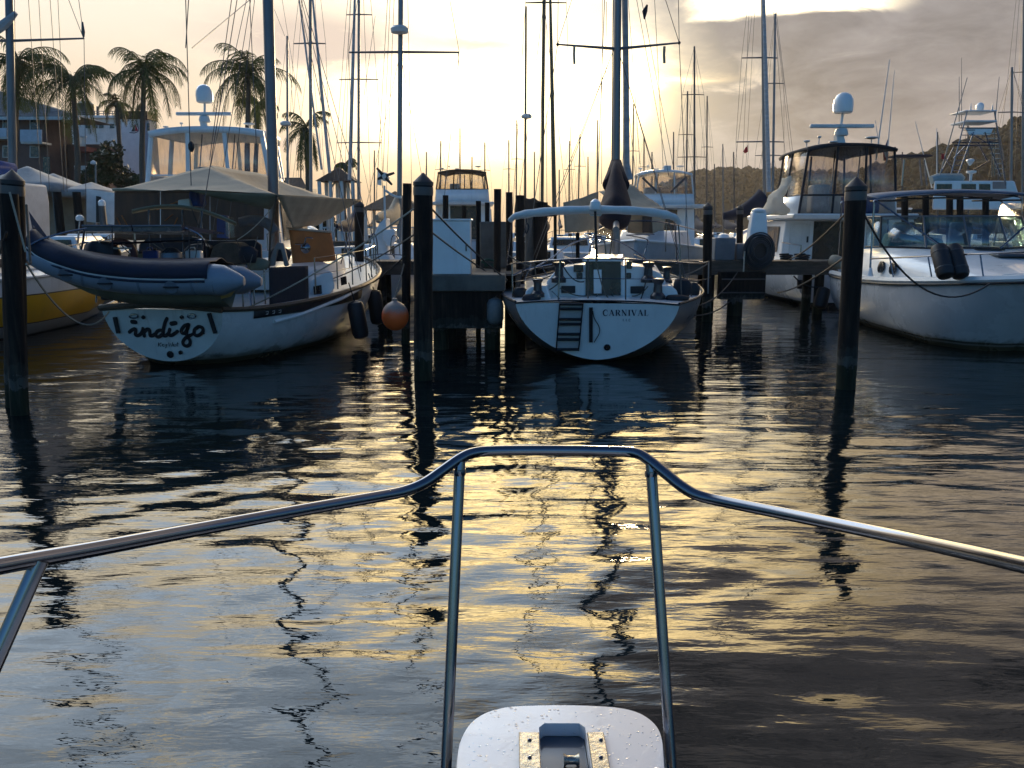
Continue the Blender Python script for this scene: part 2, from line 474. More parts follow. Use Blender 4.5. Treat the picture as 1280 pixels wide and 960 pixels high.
def deck_part(M, sts, material, parent, name='deck', dz=-0.03, camber=0.06, inset=0.02):
    mb = MB(M); rows = []
    for st in sts:
        b = max(st[1] - inset, 0.01)
        rows.append([Vector((b * u, st[0], st[2] + dz + camber * (1 - u * u))) for u in (-1, -0.6, -0.2, 0.2, 0.6, 1)])
    mb.loft(rows, closed=False, caps=False)
    return mb.build(name, material, parent)
def rail_part(M, sts, material, parent, name='toe_rail', r=0.03, dz=0.0, out=0.0):
    mb = MB(M)
    pts = [Vector((-st[1] - out, st[0], st[2] + dz)) for st in sts] + [Vector((st[1] + out, st[0], st[2] + dz)) for st in sts[::-1]]
    mb.tube(smoothpath(pts, 4), r, 6)
    return mb.build(name, material, parent)
# ================================================================== THE SETTING
def build_water():
    rs = np.random.RandomState(11)
    nr, nc = 700, 430
    Y = 0.5 * np.exp(np.linspace(0, math.log(70 / 0.5), nr))
    S = np.linspace(-1, 1, nc)
    X = np.outer(0.80 * Y + 2.0, S)
    YY = np.repeat(Y[:, None], nc, 1)
    dy = np.gradient(Y)[:, None] * np.ones((1, nc))
    dx = (0.80 * Y + 2.0)[:, None] * (2 / nc) * np.ones((1, nc))
    Z = np.zeros_like(X)
    # gentle wind ripple: many small waves running roughly towards the camera
    for i in range(90):
        lam = math.exp(rs.uniform(math.log(0.13), math.log(2.2)))
        th = rs.normal(math.pi / 2 + 0.15, 0.6)
        kx, ky = math.cos(th) * 2 * math.pi / lam, math.sin(th) * 2 * math.pi / lam
        slope = 0.0060 * (1.25 if 0.22 < lam < 0.75 else 0.75)
        if lam < 0.3: slope *= 0.55
        # short waves fade where the sheet is too coarse to carry them
        eff = np.maximum(abs(kx) * dx, abs(ky) * dy)
        fade = np.clip((2.2 - eff) / 1.2, 0, 1)
        # gusts: patches where the ripple is livelier
        Z += fade * (slope * lam / (2 * math.pi)) * np.sin(kx * X + ky * YY + rs.uniform(0, 6.28))
    gust = 0.72 + 0.38 * np.sin(0.35 * X + 1.1 * np.sin(0.22 * YY) + 0.6) * np.sin(0.27 * YY + 0.9 * np.sin(0.3 * X))
    edge = np.clip((70 - YY) / 20, 0, 1) * np.clip((1 - abs(S))[None, :] / 0.08, 0, 1) * np.clip((YY - 0.5) / 0.4, 0, 1)
    Z *= gust * edge
    co = np.stack([X, YY, Z], -1).reshape(-1, 3)
    idx = np.arange(nr * nc).reshape(nr, nc)
    q = np.stack([idx[:-1, :-1], idx[:-1, 1:], idx[1:, 1:], idx[1:, :-1]], -1).reshape(-1, 4)
    # calm outer sheet out to the horizon
    B = 1020.0
    x0n, x1n, x0f, x1f = X[0, 0], X[0, -1], X[-1, 0], X[-1, -1]
    ext = np.array([[-B, -60, 0], [B, -60, 0], [B, B, 0], [-B, B, 0], [x0n, .5, 0], [x1n, .5, 0], [x1f, 70, 0], [x0f, 70, 0]])
    o = len(co)
    q2 = np.array([[0, 1, 5, 4], [1, 2, 6, 5], [2, 3, 7, 6], [3, 0, 4, 7]]) + o
    co = np.vstack([co, ext]); q = np.vstack([q, q2])
    me = bpy.data.meshes.new('water')
    me.vertices.add(len(co)); me.vertices.foreach_set('co', co.astype(np.float32).ravel())
    me.loops.add(q.size); me.loops.foreach_set('vertex_index', q.astype(np.int32).ravel())
    me.polygons.add(len(q)); me.polygons.foreach_set('loop_start', (np.arange(len(q)) * 4).astype(np.int32))
    me.polygons.foreach_set('use_smooth', np.ones(len(q), bool))
    me.update(calc_edges=True); me.validate()
    m = bpy.data.materials.new('harbour_water'); m.use_nodes = True
    t = m.node_tree; k = NT(t); b = t.nodes['Principled BSDF']
    b.inputs['Base Color'].default_value = (0.004, 0.008, 0.010, 1)
    b.inputs['Roughness'].default_value = 0.015
    b.inputs['IOR'].default_value = 1.333
    tc = k.n('ShaderNodeTexCoord')
    mp = k.n('ShaderNodeMapping'); mp.inputs['Scale'].default_value = (0.45, 1.7, 1)
    t.links.new(tc.outputs['Object'], mp.inputs[0])
    gz = k.sstep(k.noise(tc.outputs['Object'], 0.5, 3, 0.6, 0.5), 0.35, 0.65)
    h = k.add(k.noise(mp.outputs[0], 1.6, 2, 0.5, 0.3), k.add(k.mul(k.noise(mp.outputs[0], 7.0, 3, 0.55, 0.3), 0.20), k.mul(k.mul(k.noise(mp.outputs[0], 24.0, 2, 0.5, 0.2), 0.035), gz)))
    bp = k.n('ShaderNodeBump'); bp.inputs['Strength'].default_value = 0.35; bp.inputs['Distance'].default_value = 0.05
    t.links.new(h, bp.inputs['Height']); t.links.new(bp.outputs[0], b.inputs['Normal'])
    me.materials.append(m)
    w = bpy.data.objects.new('water', me); col.objects.link(w)
    tag(w, 'dark rippled harbour water mirroring the sunset', 'water', kind='structure')
build_water()

def build_hill(name, Yc, prof, depth, label, seed, trees):
    """prof: (pixel column, ridge pixel row) pairs; a wooded ridge Yc metres away"""
    pxs = [p[0] for p in prof]; hs = [(283 - p[1]) / F * Yc + 2.3 for p in prof]
    xs = [(p - 640) / F * Yc for p in pxs]
    rs = np.random.RandomState(seed)
    nu, nv = 220, 30
    X = np.linspace(xs[0], xs[-1], nu)
    H = np.interp(X, xs, hs)
    H = np.convolve(np.pad(H, 6, 'edge'), np.ones(13) / 13, 'valid')
    vs, fs = [], []
    for i in range(nu):
        for j in range(nv):
            v = j / (nv - 1)
            prof_z = math.sin(min(v * 1.25, 1) * math.pi / 2) ** 0.9 if v < 0.8 else math.cos((v - 0.8) / 0.2 * math.pi / 2)
            rg = mnoise.noise(Vector((X[i] / 60, v * 3, seed))) * 0.10 * math.sin(v * math.pi)
            vs.append((X[i], Yc - depth * 0.8 + depth * v, (H[i] - 5) * max(prof_z + rg, 0) - 0.5))
    for i in range(nu - 1):
        for j in range(nv - 1):
            fs.append((i * nv + j, (i + 1) * nv + j, (i + 1) * nv + j + 1, i * nv + j + 1))
    mb = MB().put(vs, fs)
    o = mb.build(name, FOREST, None, angle=180)
    tag(o, label, 'hill', kind='structure')
    # tree crowns over the slope, one wood
    mb = MB()
    ico = [(0, 0, 1)] + [(math.cos(a) * 0.9, math.sin(a) * 0.9, 0.45) for a in [k * 2 * math.pi / 6 for k in range(6)]] + [(math.cos(a), math.sin(a), -0.35) for a in [k * 2 * math.pi / 6 + 0.5 for k in range(6)]]
    icf = [(0, 1 + k, 1 + (k + 1) % 6) for k in range(6)] + [(1 + k, 7 + k, 1 + (k + 1) % 6) for k in range(6)] + [(7 + k, 7 + (k + 1) % 6, 1 + (k + 1) % 6) for k in range(6)]
    for _ in range(trees):
        i = rs.randint(0, nu); v = rs.uniform(0, 1) ** 0.6 * 0.86; j = int(v * (nv - 1))
        bx, by, bz = vs[i * nv + j]
        r0 = rs.uniform(0.6, 1.5) * 2.6
        for c in range(4):
            r = r0 * rs.uniform(0.45, 0.8)
            cx, cy, cz = bx + rs.normal(0, r0 * 0.5) + rs.uniform(-.5, .5) * (X[1] - X[0]), by + rs.normal(0, r0 * 0.5), bz + r0 * rs.uniform(0.3, 1.6)
            mb.put([(cx + p[0] * r * rs.uniform(.7, 1.3), cy + p[1] * r * rs.uniform(.7, 1.3), cz + p[2] * r * rs.uniform(.6, 1.2)) for p in ico], icf)
    f = mb.build('forest', FOREST, None, angle=180)
    tag(f, label.replace('ridge', 'woods covering the ridge'), 'forest', kind='stuff')
build_hill('hill', 700, [(740, 262), (800, 240), (850, 222), (880, 216), (930, 216), (1000, 219), (1060, 220), (1150, 216), (1300, 210)], 240,
           'hazy brown far ridge across the bay', 3, 1700)
build_hill('hill', 430, [(1000, 250), (1050, 225), (1110, 200), (1150, 191), (1190, 176), (1230, 164), (1280, 150), (1340, 132), (1420, 110), (1600, 80)], 200,
           'dark near ridge at the right behind the tower boat', 5, 2200)

# shore on the left
def build_shore():
    pts = [(-200, 63), (-60, 62), (-34, 60), (-18, 63), (-2, 64), (4, 70), (2, 120), (-10, 400), (-200, 400)]
    mb = MB().prism([Vector((x, y, -1.0)) for x, y in pts], (0, 0, 2.0))
    o = mb.build('ground', mat('shore_ground', (0.13, 0.11, 0.08), 0.9, var=0.3, vs=0.4), None, smooth=False)
    tag(o, 'low shore with seawall behind the masts', 'ground', kind='structure')
build_shore()

# ------------------------------------------------------------------ docks
def dock(label, x0, x1, y0, y1, zt, th, group=None, along='x', cap=None):
    t = thing('dock', label, 'dock', ((x0 + x1) / 2, (y0 + y1) / 2, 0), 0, group)
    mb = MB(); r2 = random.Random(int(x0 * 10 + y0))
    L = (x1 - x0) if along == 'x' else (y1 - y0)
    n = max(int(L / 0.16), 1)
    for i in range(n):
        a = i / n * L; b = (i + 0.93) / n * L; dz = r2.uniform(-.006, .006); e = r2.uniform(0, .03)
        if along == 'x': mb.box(x0 + a, x0 + b, y0 - e, y1 + e, zt - .045 + dz, zt + dz)
        else: mb.box(x0 - e, x1 + e, y0 + a, y0 + b, zt - .045 + dz, zt + dz)
    mb.build('planking', WOOD, t, smooth=False)
    mb = MB()
    if along == 'x':
        for yy in (y0 + .03, (y0 + y1) / 2, y1 - .13): mb.box(x0, x1, yy, yy + .1, zt - th, zt - .05)
    else:
        for xx in (x0 + .03, (x0 + x1) / 2, x1 - .13): mb.box(xx, xx + .1, y0, y1, zt - th, zt - .05)
    mb.build('stringers', WOOD, t, smooth=False)
    m = max(int(L / 2.6), 1)
    for i in range(m + 1):
        q = (i + .15) / (m + .3) * L
        for s in (0.12, 0.88):
            if along == 'x': px_, py_ = x0 + q, y0 + (y1 - y0) * s
            else: px_, py_ = x0 + (x1 - x0) * s, y0 + q
            MB().lathe((px_, py_, -1.2), [(.13, 0), (.125, zt + 1.2 - th)], 12).build('post', PILE, t)
    return t
dock('long timber dock crossing behind the sailboats', -3.9, 8.6, 22.3, 23.5, 1.40, .36)
pier = dock('short timber pier running out between the two nearest sailboats', -1.62, 0.2, 16.3, 22.2, 1.40, .36, along='y')
# heavy bulkhead at the pier head
mb = MB().box(-1.64, -0.12, 15.55, 16.28, 1.12, 1.42); mb.build('pier_cap', CONC, pier, bevel=.02)
mb = MB().box(-1.56, -0.18, 15.62, 16.2, 0.42, 1.115); mb.build('bulkhead', PILE, pier, bevel=.02)
for xx in (-1.35, -.38): MB().lathe((xx, 15.85, -1.2), [(.15, 0), (.14, 1.62)], 12).build('post', PILE, pier)
dock('distant dock along the shore behind the masts', -34, 3, 57.5, 59.5, 1.3, .4)
dock('low dock carrying the white marquee tents', -33, -15.5, 30.5, 36, 1.25, .35)
# block hanging under the long dock, with reel post
b = thing('dock_fender_block', 'dark timber block bolted under the long dock below the hose reel', 'dock fender', (5.95, 22.2, 0))
mb = MB().box(5.42, 6.6, 21.95, 22.28, 0.42, 1.14)
mb.build('timber', PILE, b, bevel=.02)
MB().lathe((5.85, 22.06, -1.2), [(.21, 0), (.2, 1.66)], 14).build('post', PILE, b)
for zz in (.6, .95): MB().tube([(5.45, 21.93, zz), (6.57, 21.93, zz)], .02, 6).build('bolt_strap', DARKALU, b)

# ------------------------------------------------------------------ pilings
def piling(label, px_t, py_t, px_b, Y, w_px, cone=True, m=None, zb=-1.5, group=None):
    top = P(px_t, py_t, Y)
    r = w_px / 2 / F * (Y * CP)
    bot = G(px_b, Y, 0.0)
    d = (bot - top); bot = bot + d.normalized() * 1.5
    t = thing('dock_piling', label, 'piling', (bot.x, bot.y, 0), 0, group)
    ax = (top - bot); L = ax.length
    rr = random.Random(int(px_t))
    hc = r * 1.15 if cone else 0.0
    prof = [(r * 1.02, 0)]
    for i in range(1, 12): prof.append((r * (1.0 + rr.uniform(-.035, .035)), (L - hc - .02) * i / 11))
    MB().lathe(bot, prof, 18, ax).build('shaft', m or PILE, t)
    if cone:
        MB().lathe(bot, [(r * 1.05, L - hc - .02), (r * 1.05, L - hc + .03), (r * .08, L), (r * .01, L + .004)], 18, ax).build('cap', mat('piling_cap', (0.035, 0.03, 0.03), .6, var=.3, bump=.2), t)
        zz = r * 1.0
        MB().lathe(bot, [(zz * 1.03, L - hc - .16), (zz * 1.05, L - hc - .10), (zz * 1.03, L - hc - .04)], 18, ax).build('band', DARKALU, t)
    return t
piling('thick dark piling with pointed cap at the left edge beside the grey dinghy', 15, 212, 21, 10.7, 27)
piling('slimmer round topped piling just in front of the thick one at the left edge', 11, 240, 25, 10.2, 22, cone=False)
piling('tall pointed piling in front of the white dock cabinet', 529, 216, 529, 12.6, 24)
piling('tall pointed piling at the bow of the white cabin cruiser', 1071, 221, 1057, 11.9, 25)
piling('pointed piling between the sloop with the block capital name and the dock hose reel', 885, 253, 883, 20.6, 11.5)
piling('slim piling behind the tall pointed one beside the orange ball fender', 509, 228, 507, 16.6, 11, cone=False)
piling('tallest flat topped piling at the pier behind the white bimini corner', 622, 235, 621, 16.9, 9, cone=False)
piling('second flat topped piling on the pier next to the tallest one', 636.5, 239, 637, 17.4, 8.5, cone=False)
piling('thick flat topped piling under the left leg of the white bimini', 650, 243, 651, 18.0, 11, cone=False)
piling('broad brown piling inside the white bimini frame', 676, 252, 676, 20.8, 17, cone=False)
piling('grey weathered piling beside the broad brown one inside the bimini frame', 662, 262, 662, 20.9, 12, cone=False, m=CONC)
piling('short flat topped piling just right of the white dock cabinet', 598, 250, 598, 18.6, 6.5, cone=False)
piling('short piling between the white cabinet and the two tall flat topped ones', 609, 252, 609, 19.6, 6, cone=False)
piling('piling in front of the distant flybridge boat left of the white cabinet', 557, 243, 557, 20.6, 7, cone=False)
piling('second piling in front of the distant flybridge boat above the white cabinet', 580, 256, 580, 21.4, 6, cone=False)
piling('thick pointed piling at the end of the tan awning', 449, 250, 449, 21.8, 12, cone=True)
piling('piling behind the hose reel with the blue covered boom', 925, 256, 924, 24.4, 8)
piling('thin piling in front of the tan tarpaulin behind the sloop', 722, 290, 722, 24.2, 5, cone=False)
# ladder-like posts seen through the cruiser's windows
for px_, lab in ((1131, 'dark post seen through the left windows of the cabin cruiser'), (1157, 'dark post seen behind the mirror of the cabin cruiser'),
                 (1187, 'dark post seen through the middle of the cruiser windshield'), (1200, 'thin dark post right of the middle of the cruiser windshield'),
                 (1232, 'dark post seen through the right half of the cruiser windshield')):
    piling(lab, px_, 238, px_, 22.0 + (px_ % 7) * .1, 8, cone=False)

# concrete cabinet and white cabinet on the pier
t = thing('dock_cabinet', 'tall plain white cabinet standing on the pier head', 'cabinet', (-1.18, 16.0, 1.42))
a = G(541, 15.75, 1.42); c = G(588.5, 15.75, 1.42); zt = P(560, 276, 15.75).z
MB().box(a.x, c.x, 15.72, 16.2, 1.424, zt).build('cabinet_body', WHITE, t, bevel=.012)
MB().box(a.x - .02, c.x + .03, 15.69, 16.24, zt + .002, zt + .035).build('cabinet_lid', WHITE, t, bevel=.008)
MB().tube([(c.x - .08, 15.70, 1.85), (c.x - .08, 15.70, 1.98)], .012, 6).build('handle', STEEL, t)
t = thing('concrete_block', 'weathered grey concrete block behind the white dock cabinet', 'block', (-.35, 18.6, 1.4))
a = G(600, 18.4, 1.4); c = G(633, 18.4, 1.4); zt = P(600, 277, 18.4).z
MB().box(a.x, c.x, 18.4, 19.3, 1.402, zt).build('concrete_body', CONC, t, bevel=.03)
MB().tube(smoothpath([(a.x + .1, 18.35, 1.46), (a.x + .35, 18.3, 1.52), (a.x + .2, 18.25, 1.6), (a.x + .05, 18.32, 1.55), (a.x + .3, 18.3, 1.45)]), .025, 6).build('hose', mat('green_hose', (.02, .07, .04), .5), t)

# hose reel on a white pedestal
t = thing('hose_reel', 'white dock pedestal hung with a big dark coiled hose', 'hose reel', (G(948, 22.2, 1.4).x, 22.35, 1.4))
x = G(948, 22.2, 1.4).x
z1 = P(948, 264, 22.35).z
MB().hexa([(x - .30, 22.3, 1.42), (x + .32, 22.3, 1.42), (x + .32, 22.7, 1.42), (x - .30, 22.7, 1.42)],
          [(x - .16, 22.36, z1), (x + .2, 22.36, z1), (x + .2, 22.64, z1), (x - .16, 22.64, z1)]).build('pedestal', WHITE, t, bevel=.05)
MB().lathe((x + .02, 22.5, z1 - .01), [(.19, 0), (.18, .05), (.1, .09), (.02, .1)], 16).build('pedestal_cap', WHITE, t)
z = P(948, 314, 22.1).z
for i in range(8):
    rr = .44 - .035 * i; yy = 22.2 - .05 * (i // 3) - .02 * (i % 2)
    MB().tube([(x + rr * math.cos(q) * .92, yy, z + rr * math.sin(q) * (1.08 + .03 * math.sin(q * 2 + i * 1.7))) for q in [k * 2 * math.pi / 28 for k in range(28)]], .021, 6, True).build('hose_loop', mat('dark_hose', (.04, .042, .045), .5, var=.3), t)
MB().lathe((x, 22.28, z), [(.36, 0), (.36, -.12)], 24, (0, 1, 0)).build('reel_drum', mat('reel_dark', (.015, .015, .017), .6, var=.3), t)
MB().tube(smoothpath([(x - .4, 22.1, z), (x - .42, 22.05, .9), (x - .46, 22.0, .5), (x - .5, 22, .3)]), .02, 6).build('hose_tail', PALEROPE, t)

# dock box, pedestals, things on long dock
t = thing('dock_pedestal', 'grey dock box with a tank on the dock left of the pointed piling', 'dock box', (3.9, 22.7, 1.4))
x0 = G(893, 22.6, 1.4).x
MB().box(x0, x0 + .55, 22.6, 23.1, 1.405, 2.0).build('box_body', mat('grey_box', (.16, .17, .18), .6, var=.2), t, bevel=.03)
MB().box(x0 + .6, x0 + .95, 22.7, 23.1, 1.405, 1.85).build('locker', mat('grey_box', (.16, .17, .18)), t, bevel=.03)
t = thing('outboard_motor', 'white hooded outboard motor standing on the long dock', 'outboard', (G(903, 23.2, 1.4).x, 23.2, 1.4))
x0 = G(903, 23.2, 1.4).x
MB().loft([[Vector((x0 + r * math.cos(q), 23.2 + r * 1.2 * math.sin(q), z)) for q in [k * math.pi / 8 for k in range(16)]] for r, z in ((.08, 1.42), (.10, 1.6), (.17, 1.72), (.18, 1.95), (.13, 2.08), (.04, 2.12))]).build('cowling', WHITE, t)
MB().box(x0 - .08, x0 + .08, 23.12, 23.28, 1.41, 1.8).build('leg', BLACK, t, bevel=.02)
for i, (px_, s) in enumerate(((983, .14), (1003, .17), (962, .11))):
    x0 = G(px_, 22.4, 1.4).x
    t = tag(MB().tube([Vector((x0 + s * (1 + .1 * (j // 14)) * math.cos(j * 2 * math.pi / 14), 22.45 + s * .7 * math.sin(j * 2 * math.pi / 14), 1.43 + .004 * j)) for j in range(40)], .022, 6).build('coiled_rope', BLACKROPE),
            ['coil of black rope on the dock below the yacht cabin door', 'largest black rope coil on the dock under the yacht', 'small black rope coil just right of the hose reel'][i], 'rope')
# ================================================================== THE NEAR BOATS
def stanchion(parent, M, x, y, z, h, r=.013, m=None):
    return MB(M).tube([(x, y, z), (x, y, z + h)], r, 8).build('stanchion', m or STEEL, parent)
def ribbon(mb, pts, w, nrm, caps=True):
    """flat painted stroke through 3D points lying in a plane with normal nrm; w half width, number or list"""
    pts = [Vector(p) for p in pts]
    ws = w if isinstance(w, (list, tuple)) else [w] * len(pts)
    L = []
    for i, p in enumerate(pts):
        t = (pts[min(i + 1, len(pts) - 1)] - pts[max(i - 1, 0)]).normalized()
        s = t.cross(nrm).normalized()
        L.append((p + s * ws[i], p - s * ws[i]))
    vs = [q for a in L for q in a]
    fs = [(2 * i, 2 * i + 1, 2 * i + 3, 2 * i + 2) for i in range(len(pts) - 1)]
    mb.put(vs, fs)
    return mb

# ---------------------------------------------------------------- own boat in the foreground
def own_boat():
    zp = P(700, 882, 2.15).z
    t = thing('motorboat', 'white motorboat bow with stainless pulpit rail and wet anchor platform in the foreground', 'motorboat', (0.12, 0.5, 0))
    cx = .12
    q = lambda px, py: Zp(px, py, zp)
    # platform outline (top face), continued back under the camera
    edge = [q(571, 960), q(573, 938), q(578, 921), q(588, 905), q(602, 894), q(620, 887), q(645, 883), q(700, 881.5), q(752, 883), q(780, 886), q(800, 892), q(815, 902), q(824, 914), q(828, 930), q(830, 960)]
    edge = smoothpath(edge, 4)
    yb = edge[0].y
    left = [Vector((-.30, 1.2, zp)), Vector((-.21, 1.55, zp))]
    right = [Vector((.53, 1.55, zp)), Vector((.60, 1.2, zp))]
    outl = left + edge + right
    s0, s1 = q(676.5, 961).x, q(739, 961).x
    ys = q(700, 904).y
    sl = [Vector((s1, 1.2, zp)), Vector((s1, ys - .02, zp)), Vector((s1 - .015, ys, zp)), Vector((s0 + .015, ys, zp)), Vector((s0, ys - .02, zp)), Vector((s0, 1.2, zp))]
    poly = outl + sl
    mb = MB()
    # cut in two halves so that every face stays simple: left, right and the front strip above the slot
    mid = len(edge) // 2 + len(left)
    mL = [p for p in outl[:mid + 1]] + [Vector(((s0 + s1) / 2, ys, zp)), sl[3], sl[4], sl[5]]
    mR = [p for p in outl[mid:]] + [sl[0], sl[1], sl[2], Vector(((s0 + s1) / 2, ys, zp))]
    for pl in (mL, mR):
        mb.put(pl, [tuple(range(len(pl)))])
    # rounded rim down the outside
    prev = [p.copy() for p in outl]
    cen = Vector((cx, 1.6, zp))
    for dz, ins in ((.006, -.004), (.018, -.008), (.05, -.008), (.075, 0.0), (.085, .02)):
        cur = []
        for p in outl:
            d = Vector((p.x - cen.x, p.y - cen.y, 0)).normalized()
            cur.append(Vector((p.x - d.x * ins, p.y - d.y * ins, zp - dz)))
        n = len(cur)
        mb.put(prev + cur, [(i, i + 1, n + i + 1, n + i) for i in range(n - 1)])
        prev = cur
    mb.put(prev, [tuple(range(len(prev)))[::-1]])
    # slot walls
    n = len(sl); low = [p - Vector((0, 0, .038)) for p in sl]
    mb.put(sl + low, [(i, i + 1, n + i + 1, n + i) for i in range(n - 1)])
    # wet, bubbled gelcoat
    m = bpy.data.materials.new('wet_gelcoat'); m.use_nodes = True
    tr = m.node_tree; k = NT(tr); b = tr.nodes['Principled BSDF']
    b.inputs['Base Color'].default_value = (.78, .73, .69, 1); b.inputs['Roughness'].default_value = .22  # pinkish cast of the warm sky ahead is mixed into the base colour
    b.inputs['Coat Weight'].default_value = .6; b.inputs['Coat Roughness'].default_value = .03
    tc = k.n('ShaderNodeTexCoord')
    vo = k.n('ShaderNodeTexVoronoi'); vo.inputs['Scale'].default_value = 75; tr.links.new(tc.outputs['Object'], vo.inputs['Vector'])
    dr = k.mul(k.sub(1.0, k.sstep(vo.outputs['Distance'], .10, .34)), k.sstep(k.noise(tc.outputs['Object'], 22, 3), .56, .66))
    film = k.mul(k.sstep(k.noise(tc.outputs['Object'], 13, 5, .65, 1.2), .50, .60), .30)
    bp = k.n('ShaderNodeBump'); bp.inputs['Strength'].default_value = .5; bp.inputs['Distance'].default_value = .006
    tr.links.new(k.add(dr, k.mul(film, 0.12)), bp.inputs['Height'])
    tr.links.new(bp.outputs[0], b.inputs['Normal']); tr.links.new(bp.outputs[0], b.inputs['Coat Normal'])
    o = mb.build('pulpit_platform', m, t, angle=40)
    # loose drops standing on the gelcoat
    mb = MB(); r3 = random.Random(3)
    for _ in range(130):
        px_, py_ = r3.uniform(585, 822), r3.uniform(888, 960)
        if 646 < px_ < 765 and py_ > 898: continue
        p = q(px_, py_)
        if abs(px_ - 700) > 105 and py_ < 912: continue
        rr = r3.choice((.0012, .0016, .0022, .003)); e = r3.uniform(.8, 1.6)
        ring = lambda f, h: [Vector((p.x + rr * e * f * math.cos(a), p.y + rr * f * math.sin(a), zp + h)) for a in [j * math.pi / 4 for j in range(8)]]
        mb.loft([ring(1, .0001), ring(.85, rr * .35), ring(.4, rr * .55)])
    mb.build('water_drops', clear_mat('water_drop', (.93, .94, .95), .25, .02, 0), t)
    # anchor roller: two cheek plates, roller, chain
    gold_tinted_steel = mat('wet_steel_plate', (.36, .33, .27), .25, .85, var=.12, vs=30, bump=.15, bs=40)  # steel with its golden sky reflection tinted into the base colour
    for a, b2 in ((649, 676), (740, 762)):
        p0, p1 = q(a, 962), q(b2, 962); yt = q(700, 920).y
        MB().box(p0.x, p1.x, 1.25, yt, zp + .003, zp + .012).build('roller_plate', gold_tinted_steel, t, bevel=.002)
    for a, yy in ((662, 930), (662, 952), (751, 930), (751, 952)):
        MB().lathe(q(a, yy) + Vector((0, 0, .012)), [(.0055, 0), (.0055, .003), (.002, .0045)], 10).build('bolt_head', STEEL, t)
    tray = mat('slot_tray', (.05, .06, .08), .12, .2, var=.3, coat=.5)
    MB().box(s0 + .002, s1 - .002, 1.2, ys - .004, zp - .050, zp - .037).build('anchor_tray', tray, t)
    rp = Zp(714, 950, zp - .02)
    MB().lathe((rp.x - .02, rp.y, zp - .02), [(.018, 0), (.011, .01), (.011, .03), (.018, .04)], 16, (1, 0, 0)).build('anchor_roller', gold_tinted_steel, t)
    # hoop rail, one bent tube
    A = P(-60, 721, 1.16); Bq = P(0, 707, 1.25)
    pts = [P(-420, 830, .75), A, Bq, P(120, 685.5, 1.42), P(250, 661, 1.64), P(380, 637, 1.86), P(470, 621, 2.02), P(505, 614, 2.08), P(530, 604, 2.12), P(552, 589, 2.16), P(575, 573, 2.20), P(592, 566, 2.23), P(620, 563.5, 2.25), P(700, 563, 2.27), P(775, 564.5, 2.25),
           P(797, 567, 2.23), P(812, 576, 2.20), P(832, 592, 2.16), P(852, 608, 2.12), P(872, 619, 2.09), P(905, 627, 2.04), P(1000, 646, 1.86), P(1110, 668.5, 1.64), P(1210, 690, 1.42), P(1290, 708, 1.26), P(1420, 737, 1.05), P(1800, 830, .72)]
    mb = MB().tube(smoothpath(pts, 5), .0148, 20)
    mb.build('bow_rail', STEEL, t, angle=80)
    st = lambda a, b2, r: MB().tube([a, a.lerp(b2, .5), b2], r, 16).build('stanchion', STEEL, t, angle=80)
    st(P(575, 577, 2.198), P(553, 1060, 1.95), .0150)
    st(P(813.5, 580, 2.196), P(846, 1060, 1.95), .0150)
    st(P(50, 700, 1.31), P(-40, 905, 1.22), .0136)
    st(P(1400, 735, 1.08), P(1500, 905, 1.0), .0136)
    for a in (P(574.5, 588, 2.19), P(814, 590, 2.19)):
        MB().lathe(a + Vector((0, 0, -.012)), [(.0165, 0), (.0178, .006), (.0165, .016)], 14).build('weld_collar', STEEL, t)
    # the bow itself, below the picture
    hs = [(-4.5, 1.5, .95, -.3, 2.4), (-2.0, 1.45, .97, -.3, 2.3), (0, 1.0, .99, -.2, 2.0), (1.0, .55, 1.0, 0, 1.7), (1.55, .12, 1.01, .35, 1.4)]
    M = Matrix.Translation((cx, 0, 0))
    hull_part(M, hs, WHITE, t)
    deck_part(M, hs, WHITE, t, dz=-.005, camber=.03)
own_boat()

